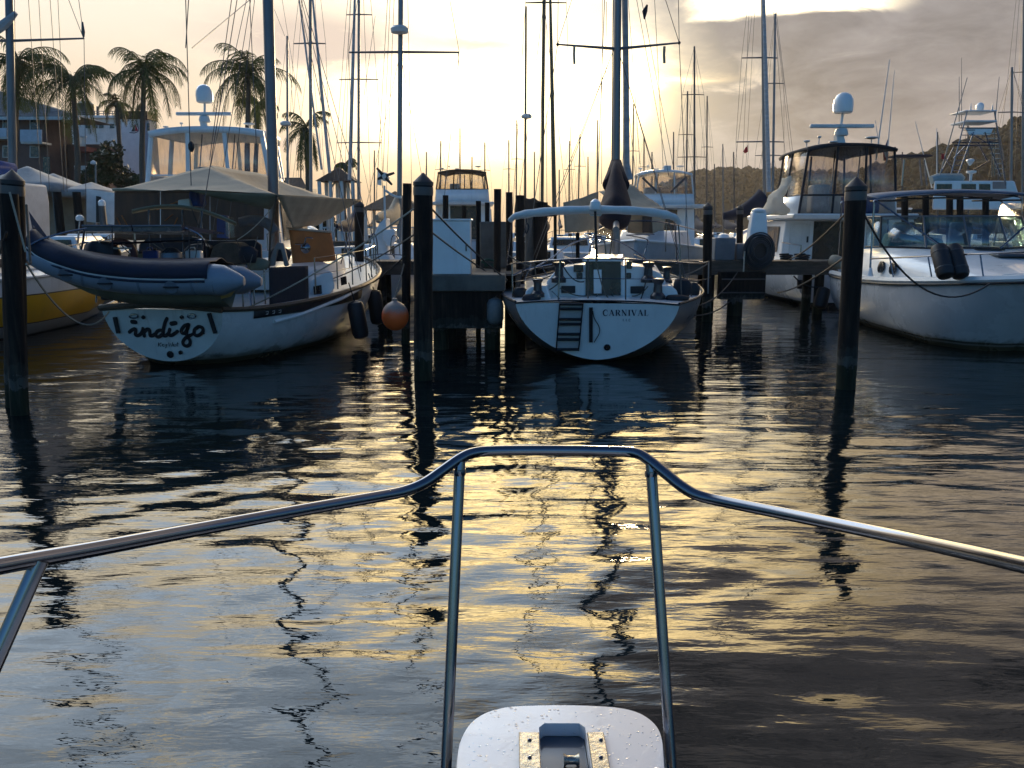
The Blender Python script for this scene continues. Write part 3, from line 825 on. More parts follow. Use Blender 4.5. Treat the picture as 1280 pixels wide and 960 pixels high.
# ---------------------------------------------------------------- script and serif lettering
def letters_on(parent, name, strokes, m, p0, nrm, px_per_unit, ox, oy, lift=.006, slant=0.0):
    """strokes: list of (points, half widths) in letter units; ox, oy pixel of the origin; painted on a plane"""
    mb = MB()
    for pts, w in strokes:
        P3 = [onplane(ox + (x + slant * y) * px_per_unit, oy - y * px_per_unit, p0, nrm) + nrm * lift for x, y in pts]
        sc_ = (p0 - Vector((0, 0, EYE))).length / F * px_per_unit
        ws = [q * sc_ for q in (w if isinstance(w, (list, tuple)) else [w] * len(pts))]
        ribbon(mb, P3, ws, nrm)
    return mb.build(name, m, parent, smooth=False)
def arc(cx, cy, rx, ry, a0, a1, n=12):
    return [(cx + rx * math.cos(R(a0 + (a1 - a0) * i / n)), cy + ry * math.sin(R(a0 + (a1 - a0) * i / n))) for i in range(n + 1)]
def serif_word(word, adv):
    """roman capitals with thick and thin strokes, height 1"""
    T, t, s = .10, .028, .022
    S = {'C': ([(arc(.42, .5, .40, .50, 52, 308, 20), [t + (T - t) * math.sin(math.pi * i / 20) ** .8 for i in range(21)]), ([(.68, .66), (.70, .98)], s), ([(.68, .08), (.71, .30)], s)], .86),
         'A': ([([(.06, 0), (.42, 1)], t), ([(.40, 1), (.76, 0)], T), ([(.18, .33), (.62, .33)], t), ([(-.06, .02), (.2, .02)], s), ([(.58, .02), (.92, .02)], s)], .95),
         'R': ([([(.16, 0), (.16, 1)], T), ([(0, .98), (.42, .98)], s), ([(0, .02), (.34, .02)], s), (arc(.40, .74, .26, .24, 90, -90, 10), [t + (T - t) * math.sin(math.pi * i / 10) for i in range(11)]), ([(.2, .5), (.42, .5)], t), ([(.44, .5), (.74, 0)], T), ([(.68, .02), (.86, .02)], s)], .92),
         'N': ([([(.12, 0), (.12, 1)], t), ([(.10, 1), (.74, 0)], T), ([(.74, 0), (.74, 1)], t), ([(-.03, .98), (.2, .98)], s), ([(0, .02), (.26, .02)], s), ([(.6, .98), (.88, .98)], s)], .98),
         'I': ([([(.17, 0), (.17, 1)], T), ([(0, .98), (.34, .98)], s), ([(0, .02), (.34, .02)], s)], .46),
         'V': ([([(.06, 1), (.42, 0)], T), ([(.42, 0), (.74, 1)], t), ([(-.08, .98), (.24, .98)], s), ([(.6, .98), (.88, .98)], s)], .90),
         'L': ([([(.16, 0), (.16, 1)], T), ([(0, .98), (.34, .98)], s), ([(0, .02), (.62, .02)], s), ([(.62, .02), (.66, .3)], s)], .80)}
    out, x = [], 0.0
    for ch in word:
        st, w = S[ch]
        out += [([(px_ + x, py_) for px_, py_ in pts], ww) for pts, ww in st]
        x += w + adv
    return out

# ---------------------------------------------------------------- sloop with the block capital name, in the middle
def sloop():
    rz = -R(8.0)
    loc = Vector((G(744, 14.0, 0).x, 14.0, 0))
    t = thing('sailboat', 'white sterned sloop with block capital name, swim ladder and white folded bimini', 'sailboat', loc, rz)
    M = rootmat(t)
    sts = [(0, 1.36, 1.04, .045, 1.72, .28), (.7, 1.62, 1.05, -.12, 1.72, .2), (1.6, 1.84, 1.06, -.3, 1.7), (2.8, 1.95, 1.08, -.45, 1.8), (4.4, 1.84, 1.13, -.5, 1.8), (6.2, 1.35, 1.20, -.45, 1.6), (7.6, .62, 1.28, -.1, 1.4), (8.3, .06, 1.33, .5, 1.2)]
    GREY = mat('grey_topsides', (.17, .18, .19), .3, var=.12, vs=1.2, bands=[(.06, (.02, .02, .025))], coat=.2, scum=True)
    hull_part(M, sts, GREY, t, aft=False)
    # transom, a separate white panel
    h = sect(sts[0], 14)
    full = [Vector((-p.x, p.y, p.z)) for p in h[:-1]] + h[::-1]
    mb = MB(M); c0 = Vector((0, .1, .55))
    rim = [Vector((p.x, p.y - .004, p.z)) for p in full]
    mb.put(rim, [tuple(range(len(rim)))[::-1]])
    mb.build('transom', WHITE, t, smooth=False)
    nl = Vector((0, -1.0, -.273)).normalized()
    nrm = (M.to_3x3() @ nl).normalized()
    p0 = M @ Vector((0, -.006, 1.04))
    deck_part(M, sts, WHITE, t, dz=-.02, camber=.05)
    rail_part(M, sts, BLACK, t, 'toe_rail', .022, .01)
    MB(M).tube(smoothpath([(-1.36, -.01, 1.03), (-.7, -.02, 1.075), (0, -.025, 1.085), (.7, -.02, 1.075), (1.36, -.01, 1.03)]), .016, 6).build('stern_rail_cap', BLACK, t)
    letters_on(t, 'boat_name', serif_word('CARNIVAL', .13), NAVYINK, p0, nrm, 7.4, 754.0, 394.6, slant=0)
    letters_on(t, 'boat_home_port', serif_word('LLC', .5), NAVYINK, p0, nrm, 2.9, 778.5, 401.4)
    q = lambda px, py, l=.02: onplane(px, py, p0, nrm) + nrm * l
    # swim ladder
    for a, b in (((700, 378), (695.5, 437)), ((729, 378), (723.5, 437))):
        MB().tube([q(*a, .05), q(*b, .05)], .012, 8).build('ladder_rail', STEEL, t)
    for y in (378.5, 384.5, 397.5, 403.5, 416, 422.5, 435):
        k_ = (y - 378) / 59
        MB().tube([q(701 - 4.5 * k_, y, .06), q(728 - 5 * k_, y, .06)], .042, 8, flat=.6).build('ladder_step', BLACK, t)
    MB().prism([q(700, 379, .012), q(728.5, 379, .012), q(724, 436, .012), q(696, 436, .012)], nrm * .01).build('ladder_backing', mat('ladder_grey', (.42, .42, .42), .5, var=.1), t)
    # outboard bracket pad and hanging line
    MB().prism([q(736.5, 384, .008), q(741, 384, .008), q(741, 427, .008), q(736.5, 427, .008)], nrm * .03).build('mounting_pad', BLACK, t)
    MB().tube(smoothpath([q(741, 388, .03), q(743, 397, .03), q(749, 408, .03), q(749, 416, .03), q(744, 425, .03), q(743, 427, .03)]), .008, 6).build('hanging_line', BLACKROPE, t)
    MB().lathe(q(759, 434, .004), [(.06, 0), (.055, .018), (.03, .02), (.028, .008)], 18, nrm).build('exhaust_outlet', STEEL, t)
    MB().lathe(q(759, 434, .014), [(.03, 0), (.029, .004)], 16, nrm).build('outlet_hole', INK, t)
    # cockpit coamings and coachroof
    Yc = 17.0
    c = lambda px, py, Y=Yc: P(px, py, Y)
    def slab(name, pix, Y, dep, m=WHITE, bev=.03):
        poly = [P(a, b, Y) for a, b in pix]
        f = (M.to_3x3() @ Vector((0, 1, 0))) * dep
        return MB().prism(poly, f).build(name, m, t, bevel=bev)
    slab('coachroof', [(683, 372), (683, 352), (692, 341), (703, 334), (728, 331), (776, 331), (808, 334), (826, 342), (832, 352), (833, 372)], 15.1, 3.6)
    slab('coaming', [(655, 377), (657, 363), (664, 358), (683, 357), (690, 377)], 14.65, 1.2)
    slab('coaming', [(812, 377), (820, 358), (838, 357), (846, 363), (850, 377)], 14.65, 1.2)
    slab('companionway', [(732, 369), (732, 326), (776, 326), (776, 369)], 15.05, .12, DARKGLASS, .0)
    slab('companionway_hatch', [(728, 327), (728, 322.5), (778, 322.5), (780, 327)], 15.0, 2.0, WHITE, .02)
    slab('hatch_board', [(742, 367), (742, 337), (752, 337), (752, 367)], 15.0, .04, WHITE, .01)
    for nm, pix in (('instrument', [(717, 331, 729, 340)]), ('instrument', [(720.5, 341, 728, 349)]), ('instrument', [(783, 327, 790, 336)]), ('instrument', [(783, 341, 789, 348)]),
                    ('port_light', [(701.5, 357.5, 719, 366.5)]), ('port_light', [(788, 358, 805, 367)])):
        for x0, y0, x1, y1 in pix:
            slab(nm, [(x0, y1), (x0, y0), (x1, y0), (x1, y1)], 15.03, .05, DARKGLASS if nm == 'instrument' else BLACK, .012)
    def winch(px, py, Y, s):
        b_ = P(px, py, Y)
        MB().lathe(b_, [(.10 * s, 0), (.10 * s, .05 * s), (.062 * s, .09 * s), (.055 * s, .20 * s), (.08 * s, .24 * s), (.08 * s, .27 * s), (.02 * s, .28 * s)], 16).build('winch', mat('winch_metal', (.05, .05, .055), .35, .6, var=.2), t)
    winch(698.5, 353, 14.95, 1.3); winch(810, 353, 14.95, 1.3); winch(672, 371, 14.6, 1.2); winch(822, 374, 14.6, 1.3); winch(833, 354, 15.6, 1.1)
    # wheel
    wc = P(752, 347, 15.6)
    MB().tube([wc + Vector((.40 * math.cos(a), 0, .40 * math.sin(a))) for a in [i * 2 * math.pi / 30 for i in range(30)]], .012, 6, True).build('steering_wheel', STEEL, t)
    for i in range(6):
        a = i * math.pi / 3
        MB().tube([wc, wc + Vector((.40 * math.cos(a), 0, .40 * math.sin(a)))], .007, 5).build('wheel_spoke', STEEL, t)
    MB().hexa([wc + Vector((-.10, .12, -.55)), wc + Vector((.10, .12, -.55)), wc + Vector((.10, .3, -.55)), wc + Vector((-.10, .3, -.55))],
              [wc + Vector((-.07, .12, .1)), wc + Vector((.07, .12, .1)), wc + Vector((.07, .26, .1)), wc + Vector((-.07, .26, .1))]).build('binnacle', WHITE2, t, bevel=.02)
    # pushpit and lifelines
    top = [(634, 331, 16.2), (640, 329.5, 15.3), (668, 327, 14.5), (700, 324.8, 14.25), (735, 323.5, 14.2), (782, 324, 14.2), (812, 326, 14.3), (850, 328, 14.7), (874, 329, 15.3), (886, 327, 16.4)]
    mid = [(636, 352, 16.2), (642, 352, 15.3), (668, 349.5, 14.5), (700, 348, 14.25), (735, 348, 14.2), (782, 348.5, 14.2), (812, 349, 14.3), (850, 350, 14.7), (876, 350, 15.3), (888, 347, 16.4)]
    MB().tube(smoothpath([P(*p) for p in top], 5), .013, 8).build('pushpit_rail', STEEL, t)
    MB().tube(smoothpath([P(*p) for p in mid], 5), .007, 6).build('lifeline', STEEL, t)
    for i, (a, b_, Y) in enumerate(top):
        if i in (1, 3, 4, 5, 7, 9):
            bp_ = {1: (641, 373), 3: (698, 374.5), 4: (735, 373), 5: (782, 374.5), 7: (852, 375), 9: (885, 367)}[i]
            MB().tube([P(a, b_, Y), P(*bp_, Y)], .013, 8).build('stanchion', (STEEL if i != 9 else ALU) if i not in (4, 5, 7) else DARKALU, t)
    fr = [(886, 327, 16.4), (884, 329, 18), (872, 326, 20)]
    MB().tube([P(*p) for p in fr], .006, 5).build('lifeline', STEEL, t)
    # folded white bimini on its hoop, with legs
    bp = [(637.5, 276, 14.9), (643, 271, 14.85), (655, 268, 14.8), (675, 265.3, 14.75), (705, 263.2, 14.7), (745, 262, 14.7), (785, 263, 14.7), (815, 265.5, 14.75), (832, 268.5, 14.8), (843, 272, 14.85), (849, 279, 14.9)]
    pts = smoothpath([P(*p) for p in bp], 5)
    n = len(pts)
    rr = [.05 + .045 * min(1, 5 * min(i, n - 1 - i) / n) + .006 * math.sin(i * 1.3) for i in range(n)]
    MB().tube(pts, rr, 12, flat=.75).build('bimini_cover', WHITEC, t, angle=80)
    for path in ([(640, 276, 14.9), (638, 290, 14.95), (634, 325, 15.1), (633, 331, 15.3)], [(848, 280, 14.9), (849.5, 300, 14.95), (850, 340, 14.9), (850, 374, 14.9)],
                 [(659, 270, 14.9), (657, 284, 15.0), (655, 296, 15.1)], [(843, 276, 15), (845, 300, 15.2), (846, 330, 15.3)]):
        MB().tube([P(*p) for p in path], .013, 8).build('bimini_leg', STEEL, t)
    MB().tube(smoothpath([P(659, 279, 14.8), P(661, 284, 14.8), P(658, 292, 14.8), P(656, 286, 14.8)]), .012, 6).build('bimini_strap', BLACKCLOTH, t)
    # dodger hoops and granny bars
    for path in ([(662, 338, 16.2), (690, 322, 16.3), (712, 306, 16.4), (735, 298, 16.5), (752, 297, 16.5), (775, 303, 16.5), (800, 318, 16.4), (818, 334, 16.3)],
                 [(736, 326, 16.6), (738, 308, 16.6), (744, 299, 16.6), (754, 300, 16.6), (757, 310, 16.6), (757, 326, 16.6)],
                 [(783, 294, 17.5), (800, 297, 17.2), (810, 301, 17), (807, 312, 16.9), (803, 325, 16.9)],
                 [(783, 294, 18), (808, 293, 18), (818, 293, 18)],
                 [(640, 345, 15.6), (660, 336, 15.8), (690, 330, 15.9)]):
        MB().tube(smoothpath([P(*p) for p in path], 5), .013, 8).build('dodger_hoop', STEEL, t)
    for a, b_ in (((655, 352, 15.5), (664, 330, 15.5)), ((675, 330, 15.6), (684, 345, 15.6)), ((708, 324, 16), (727, 336, 15.7)), ((751, 358, 15.5), (776, 378, 14.6)), ((742, 378, 14.5), (752, 358, 15.5)), ((690, 364, 15), (700, 374, 14.5)), ((753, 350, 15.6), (780, 318, 16.2)), ((792, 318, 17), (810, 326, 16.8))):
        MB().tube([P(*a), P(*b_)], .008, 6).build('rigging_rod', STEEL, t)
    # stern pole and light
    MB().tube([P(744, 264, 14.5), P(745, 300, 14.6), P(746, 326, 14.6)], .022, 8).build('stern_pole', BLACK, t)
    MB().lathe(P(744, 262, 14.6), [(.09, 0), (.1, .05), (.085, .13), (.04, .17), (.01, .18)], 14).build('stern_antenna', WHITE, t)
    MB().hexa([P(738, 270, 14.75), P(751, 270, 14.75), P(751, 270, 14.9), P(738, 270, 14.9)], [P(733, 262, 14.75), P(757, 262, 14.75), P(757, 262, 14.9), P(733, 262, 14.9)]).build('antenna_bracket', WHITE2, t)
    # mast, furled mainsail behind it, boom and cover
    Ym = 19.0
    MB().tube([G(770.5, Ym, 1.1), P(770, 205, Ym), P(771.5, 60, Ym), P(778, -600, Ym)], [.115, .115, .11, .09], 14, flat=.75).build('mast', ALU, t)
    MB().tube([P(786, 225, 19.2), P(783, 205, 19.2), P(782.5, 100, 19.2), P(781, 0, 19.2), P(779, -300, 19.25)], [.10, .075, .07, .065, .04], 10).build('furled_sail', mat('furled_sail_cloth', (.42, .42, .42), .8, var=.2, vs=3, bump=.4, bs=8, stretch=(1, 1, 3)), t)
    for px_ in (764.8, 773.8): MB().tube([P(px_, 210, 18.85), P(px_ + 1, 60, 18.85), P(px_ + 6, -300, 18.9)], .012, 6).build('halyard', WIRE, t)
    ell = lambda cx, cy, rx, ry, Y: [P(cx + rx * math.cos(a) * (1 + .04 * math.sin(3 * a)), cy - ry * math.sin(a), Y) for a in [i * 2 * math.pi / 20 for i in range(20)]]
    drop = lambda cx, top_, bot, w, Y: [P(cx + w * math.copysign(abs(math.sin(a)) ** .8, math.sin(a)) * (.40 + .60 * (math.sin(a / 2) ** 1.2)) + 1.2 * math.sin(3 * a + Y), top_ + (bot - top_) * (.5 - .5 * math.cos(a)), Y) for a in [i * 2 * math.pi / 24 for i in range(24)]]
    MB().loft([drop(769, 266, 278, 8, 16.5), drop(769, 248, 287, 21, 16.62), drop(769.5, 242, 288, 24, 16.8), drop(769.5, 230, 286, 25, 17.1), drop(769.5, 214, 280, 20, 17.45), drop(769.5, 204, 276, 14, 17.8), drop(770, 200, 270, 8, 18.9)]).build('sail_cover', MAROON, t, angle=70)
    MB().loft([ell(770, 200.5, 6.5, 1.5, 18.85), ell(770, 208, 8.5, 5, 18.4), ell(770, 219, 12, 8, 17.9), ell(770, 232, 17, 12, 17.6)]).build('cover_collar', MAROON, t, angle=70)
    MB().tube([P(770, 287, 15.6), P(771, 262, 19.0)], .06, 10).build('boom', ALU, t)
    MB().tube([P(766, 286, 16), P(764, 305, 16.6), P(762, 322, 17)], .015, 6).build('mainsheet', ROPE, t)
    MB().tube([P(771, 300, 18.4), P(772, 324, 18.6)], .05, 8).build('mast_step_post', ALU, t)
    # spreaders and shrouds
    for a, m_, b_, Y0 in (((697, 55.5), (771, 61), (849, 53.5), 19.0), ((700, -180), (774, -176), (845, -182), 19.0)):
        MB().tube([P(*m_, Y0), P(*a, Y0 - .2)], [.035, .018], 8).build('spreader', ALU, t)
        MB().tube([P(*m_, Y0), P(*b_, Y0 - .2)], [.035, .018], 8).build('spreader', ALU, t)
        for e in (a, b_): MB().lathe(P(*e, Y0 - .2) - Vector((0, 0, .03)), [(.02, 0), (.035, .03), (.02, .06)], 8).build('spreader_tip', BLACK, t)
    for i, (sx, a) in enumerate(((-1, (697, 55.5)), (1, (849, 53.5)))):
        ch = M @ Vector((sx * 1.82, 4.6, 1.15))
        wire(t, P(*a, 18.8), ch, .008, 'shroud'); wire(t, P(*a, 18.8), P(700 if sx < 0 else 845, -181, 18.8), .008, 'shroud')
        wire(t, P(770 + sx * 3, 62, 19), M @ Vector((sx * 1.75, 4.3, 1.15)), .007, 'shroud')
        wire(t, P(770 + sx * 3, 62, 19), M @ Vector((sx * 1.75, 5.1, 1.15)), .007, 'shroud')
        wire(t, P(773 + sx * 3, -176, 19), P(*a, 18.8), .007, 'shroud')
    wire(t, P(778, -600, 19), P(746, 262, 14.6), .008, 'backstay')
    for a, b_ in (((801, -5, 18.9), (842, 210, 19)), ((818, -5, 18.9), (829, 210, 19)), ((785, -5, 19), (800, 205, 19.5)), ((795, -5, 19), (836, 220, 18.5)), ((753, -5, 19), (752, 230, 18)), ((758, 2, 19), (757, 100, 19.2))):
        wire(t, P(*a), P(*b_), .006, 'halyard')
    for px_, y0, y1, m_ in ((718, 57, 80, PALEROPE), (830.5, 58, 79, TAN)):
        MB().tube([P(px_, y0, 18.85), P(px_ - .5, (y0 + y1) / 2, 18.85), P(px_, y1, 18.85)], .03, 6).build('flag_halyard', m_, t)
    MB().tube([P(809, 6, 18.8), P(806, 14, 18.8), P(805.5, 24, 18.8)], [.02, .06, .015], 6).build('burgee', BLACKCLOTH, t)
    # sheets, bags and small gear about the cockpit
    r5 = random.Random(12)
    for a, b_, d in (((672, 366, 14.7), (700, 352, 15.0), .05), ((700, 360, 14.9), (738, 369, 14.9), .06), ((810, 358, 14.9), (790, 370, 14.9), .05), ((833, 360, 15.2), (851, 372, 14.8), .08), ((640, 372, 15.2), (672, 374, 14.6), .03),
                     ((648, 360, 15.5), (655, 332, 15.6), .0), ((812, 326, 14.4), (800, 376, 14.6), .1), ((668, 327, 14.5), (674, 372, 14.6), .06), ((850, 328, 14.7), (866, 372, 15.4), .08), ((745, 326, 14.6), (760, 372, 14.7), .1),
                     ((700, 325, 14.3), (730, 352, 14.5), .12), ((840, 340, 16.0), (874, 352, 16.0), .05), ((655, 338, 16.2), (690, 344, 15.6), .1)):
        MB().tube(sag(P(*a), P(*b_), d), .011, 5).build('sheet_line', BLACKROPE if r5.random() < .6 else ROPE, t)
    for a, w_, h_, Y, m_ in (((852, 360), .16, .34, 14.9, BLACKCLOTH), ((866, 362), .12, .26, 15.6, BLACK), ((664, 372), .16, .12, 14.6, BLACKCLOTH), ((846, 372), .2, .1, 14.6, BLACK), ((650, 366), .13, .2, 15.2, BLACK), ((715, 326), .26, .10, 16.4, BLACKCLOTH), ((800, 328), .28, .1, 16.6, BLACKCLOTH)):
        c_ = P(*a, Y)
        MB().loft([[c_ + Vector((w_ * k_ * math.cos(q_) * (1 + .12 * math.sin(3 * q_ + z_ * 9)), w_ * .7 * k_ * math.sin(q_), h_ * z_)) for q_ in [i * math.pi / 6 for i in range(12)]] for k_, z_ in ((.7, -.5), (1, -.3), (1.02, .2), (.7, .45), (.2, .52))]).build('deck_bag', m_, t, angle=80)
    # fender on the pier side
    f = thing('fender', 'grey cylindrical fender between the pier and the sloop stern', 'fender', P(619, 385, 15.6))
    fp = P(619, 372, 15.6)
    MB().lathe(fp - Vector((0, 0, .52)), [(.03, 0), (.12, .05), (.155, .12), (.155, .40), (.12, .48), (.03, .52)], 18).build('fender_body', mat('grey_fender', (.20, .20, .19), .5, var=.3, dirt=.4), f)
    MB().tube([fp, P(632, 352, 15.9)], .01, 6).build('fender_line', ROPE, f)
sloop()

# ---------------------------------------------------------------- cutter with the script name, left
def cutter():
    rz = -R(9.0)
    loc = Vector((G(207, 13.7, 0).x, 13.7, 0))
    t = thing('sailboat', 'white cutter with handwritten script name on its stern and a tan awning over the boom', 'sailboat', loc, rz)
    M = rootmat(t)
    sts = [(0, 1.06, .97, .085, 2.0, .16), (.6, 1.36, .94, -.2, 1.9, .1), (1.6, 1.74, .96, -.4, 1.9), (3.0, 1.96, 1.02, -.5, 1.9), (4.6, 2.0, 1.12, -.55, 1.8), (6.4, 1.66, 1.26, -.5, 1.7), (8.0, .95, 1.42, -.3, 1.5), (9.1, .1, 1.55, .2, 1.3)]
    HW = mat('cutter_topsides', (.72, .72, .70), .3, var=.1, vs=1.0, bands=[(.10, (.03, .03, .035))], coat=.2, dirt=.15, scum=True)
    hull_part(M, sts, HW, t, aft=False)
    h = sect(sts[0], 14)
    full = [Vector((-p.x, p.y, p.z)) for p in h[:-1]] + h[::-1]
    MB(M).put([Vector((p.x, p.y - .004, p.z)) for p in full], [tuple(range(len(full)))[::-1]]).build('transom', mat('transom_white', (.62, .62, .58), .4, var=.12, vs=1.5, dirt=.3), t, smooth=False)
    deck_part(M, sts, WHITE2, t, dz=-.05, camber=.05)
    rail_part(M, sts, TEAK, t, 'toe_rail', .045, .01)
    MB(M).tube(smoothpath([(-1.08, -.02, .98), (-.5, -.07, 1.03), (0, -.09, 1.05), (.5, -.07, 1.03), (1.08, -.02, .98)]), .055, 8).build('taffrail', TEAK, t)
    nl = Vector((0, -1.0, -.172)).normalized(); nrm = (M.to_3x3() @ nl).normalized()
    p0 = M @ Vector((0, -.008, .97))
    # brushed script name (pixel strokes on the stern)
    w = 2.3
    S = [([(162, 415), (165, 412.5), (169, 411), (170, 414), (169.5, 418), (172, 419.5), (176, 417.5), (179, 412)], w),
         ([(179, 410.5), (180, 415), (180.5, 420)], w), ([(180.5, 415), (184, 411.5), (187, 412), (187.5, 416), (188, 419.5), (191, 419.5), (194, 417.5)], w),
         ([(204, 414), (201, 412.5), (197, 414), (195, 417.5), (196.5, 420.8), (200, 420.5), (204, 416.5)], w), ([(209, 398), (206.5, 403), (205, 409), (204, 415), (204.5, 419), (207.5, 419.5), (211, 416.5)], w),
         ([(212.5, 411.5), (211.5, 415), (212, 418.8), (215, 419), (219, 416.5), (222, 414)], w),
         ([(236, 405.5), (232, 406.5), (229, 409), (227, 413), (228, 416.5), (231.5, 416), (234, 412), (236, 406)], w), ([(236, 406), (233.5, 414), (234, 420), (237.5, 425), (237.5, 430), (234, 432.5), (230, 431), (229, 427), (232, 422.5), (238, 419)], w),
         ([(238, 419), (243, 416.5)], w * .8),
         ([(247, 409), (243.5, 412), (243, 417), (246, 419.5), (250.5, 418), (254, 414), (253, 409.5), (248.5, 408.2), (246, 410)], w), ([(250, 417), (255, 416.5)], w * .6),
         ([(165.5, 402.2), (169.5, 402.6)], 2.9), ([(214.5, 404.6), (219.5, 403.6)], 2.9)]
    mb = MB(); sc_ = 13.7 / F
    for pts, ww in S:
        pp = smoothpath([Vector((a, b, 0)) for a, b in pts], 4)
        ribbon(mb, [onplane(p.x, p.y, p0, nrm) + nrm * .006 for p in pp], [ww * sc_] * len(pp), nrm)
        for e in (pp[0], pp[-1]):
            c_ = onplane(e.x, e.y, p0, nrm) + nrm * .0068
            a1 = nrm.cross(Vector((0, 0, 1))).normalized(); a2 = a1.cross(nrm)
            mb.put([c_ + (a1 * math.cos(j * .524) + a2 * math.sin(j * .524)) * ww * sc_ for j in range(12)], [tuple(range(12))])
    mb.build('boat_name', INK, t, smooth=False)
    # small handwritten home port
    K = [([(198.5, 428), (198, 433)], .5), ([(202, 428.3), (198.6, 430.6), (201.5, 433)], .5), ([(203, 431.5), (205, 430.8), (204, 429.8), (202.8, 431.5), (204.2, 433), (206, 432.2)], .4), ([(206.3, 430), (207.2, 432.6), (209, 430)], .4), ([(209, 430), (207.6, 434.6), (206.6, 434.8)], .4),
         ([(211, 428), (212, 433), (213.6, 429.4), (215, 433), (216.2, 427.8)], .5), ([(216.6, 431.6), (218.2, 430.6), (217.2, 429.8), (216.6, 431.6), (217.6, 432.8), (219, 432)], .4), ([(221, 430), (219.6, 430.6), (220.8, 431.8), (219.6, 432.8)], .4), ([(222.2, 427.6), (221.8, 432.6), (223, 432.6)], .4), ([(221, 429.4), (223.4, 429)], .35)]
    mb = MB()
    for pts, ww in K:
        ribbon(mb, [onplane(a, b, p0, nrm) + nrm * .006 for a, b in pts], [ww * sc_] * len(pts), nrm)
    mb.build('boat_home_port', INK, t, smooth=False)
    q = lambda px, py, l=.02: onplane(px, py, p0, nrm) + nrm * l
    for px_, py_, r_ in ((213, 443, .062), (226, 440.5, .036), (179.5, 396.5, .035), (227.5, 396.5, .035)):
        MB().lathe(q(px_, py_, .002), [(r_, 0), (r_ * .9, .02), (r_ * .5, .022), (r_ * .45, .005)], 16, nrm).build('exhaust_outlet', INK, t)
    for px_, py_ in ((167.5, 395), (240, 395)):
        MB().tube([q(px_ + 5 * math.cos(a), py_ + 2.6 * math.sin(a), .015) for a in [j * math.pi / 8 for j in range(16)]], .014, 6, True).build('hawse_ring', STEEL, t)
    for a, b_ in (((144.5, 396), (149, 416)), ((262, 391), (270, 416))):
        n_ = q(*b_, .01) - q(*a, .01); s_ = nrm.cross(n_).normalized() * .03
        MB().prism([q(*a, .006) - s_, q(*a, .006) + s_, q(*b_, .006) + s_, q(*b_, .006) - s_], nrm * .035).build('chafe_strip', BLACK, t)
    # rub strake and dark bulwark panel on the starboard side
    def side(y, z, off=.015):
        i = max(j for j in range(len(sts) - 1) if sts[j][0] <= y)
        f = (y - sts[i][0]) / (sts[i + 1][0] - sts[i][0])
        s_ = [sts[i][k_] + (sts[i + 1][k_] - sts[i][k_]) * f for k_ in range(5)]
        tt = min(max((s_[2] - z) / (s_[2] - s_[3]), 0), 1)
        return Vector((s_[1] * (1 - tt ** s_[4]) ** (1 / s_[4]) + off, y, z))
    MB(M).tube([side(1.0 + .18 * i, .68 + .022 * i, .02) for i in range(17)], .035, 8).build('rub_strake', WHITE, t)
    mb = MB(M)
    mb.grid(lambda u, v: side(.55 + 3.6 * u, .78 + .05 * u + (.13 + .06 * u) * v, .012), 14, 3)
    mb.build('bulwark_panel', BLACK, t, solid=.006)
    mb = MB(M)
    for y0, sgn in ((.78, 0), (.92, 1), (1.06, 0)):
        pl = [side(y0, .87, .02), side(y0 + .05, .88, .02), side(y0 + .05, .84, .02), side(y0, .83, .02), side(y0 + .05, .825, .02)]
        mb.tube(pl if not sgn else pl[::-1], .005, 5)
    mb.build('side_mark', WHITE2, t)
    # cabin trunk with dark ports
    cab = [(.9, 2.8), (1.1, 3.4), (1.12, 5.4), (.7, 6.8)]
    rows = []
    for b_, y in cab:
        z0, z1 = 1.0 + .03 * y, 1.42 + .03 * y
        rows.append([Vector((-b_, y, z0)), Vector((-b_ * .93, y, z1 - .05)), Vector((-b_ * .8, y, z1)), Vector((0, y, z1 + .07)), Vector((b_ * .8, y, z1)), Vector((b_ * .93, y, z1 - .05)), Vector((b_, y, z0))])
    MB(M).loft(rows).build('cabin_trunk', WHITE, t)
    for px_, py_, w_, h_ in ((395.5, 365, 8, 14), (410.5, 358, 6, 12), (428, 352, 5, 10)):
        Y = 16.4 + (px_ - 395) * .03
        MB().prism([P(px_ - w_ / 2, py_ - h_ / 2, Y), P(px_ + w_ / 2, py_ - h_ / 2 - 1.5, Y + .1), P(px_ + w_ / 2 + 1, py_ + h_ / 2 - 1.5, Y + .1), P(px_ - w_ / 2 + 1, py_ + h_ / 2, Y)], (.02, .1, 0)).build('port_light', DARKGLASS, t)
    # white side house (pilot house side with ports), seen right of the dark weather cloth
    poly = [(387, 376), (388, 352), (394, 347), (412, 338), (416, 340), (419, 360), (412, 369)]
    MB().prism([P(a, b_, 16.6) for a, b_ in poly], (-.9, 1.6, 0)).build('deck_house', WHITE, t, bevel=.04)
    # weather cloths
    cloth('weather_cloth', BLACKCLOTH, t, P(336, 334, 15.0), P(385, 332, 15.9), P(386, 378, 15.9), P(337, 381, 15.0), .0, 10, .01, 2)
    cloth('weather_cloth', RUST, t, P(361, 286, 17.4), P(414, 291, 18.6), P(420, 326, 18.6), P(366, 331, 17.4), .0, 10, .015, 3)
    MB().tube([P(359, 285.5, 17.35), P(414, 290, 18.6)], .025, 8).build('cloth_batten', PALEROPE, t)
    MB().lathe(P(382, 310, 17.4), [(.10, 0), (.11, .03), (.08, .07), (.02, .09)], 16, (0, -1, 0)).build('lamp', STEEL, t)
    MB().tube(smoothpath([P(369, 305, 17.3), P(380, 304.5, 17.3), P(383, 297, 17.3), P(391, 298, 17.3)]), .015, 6).build('lamp_bracket', STEEL, t)
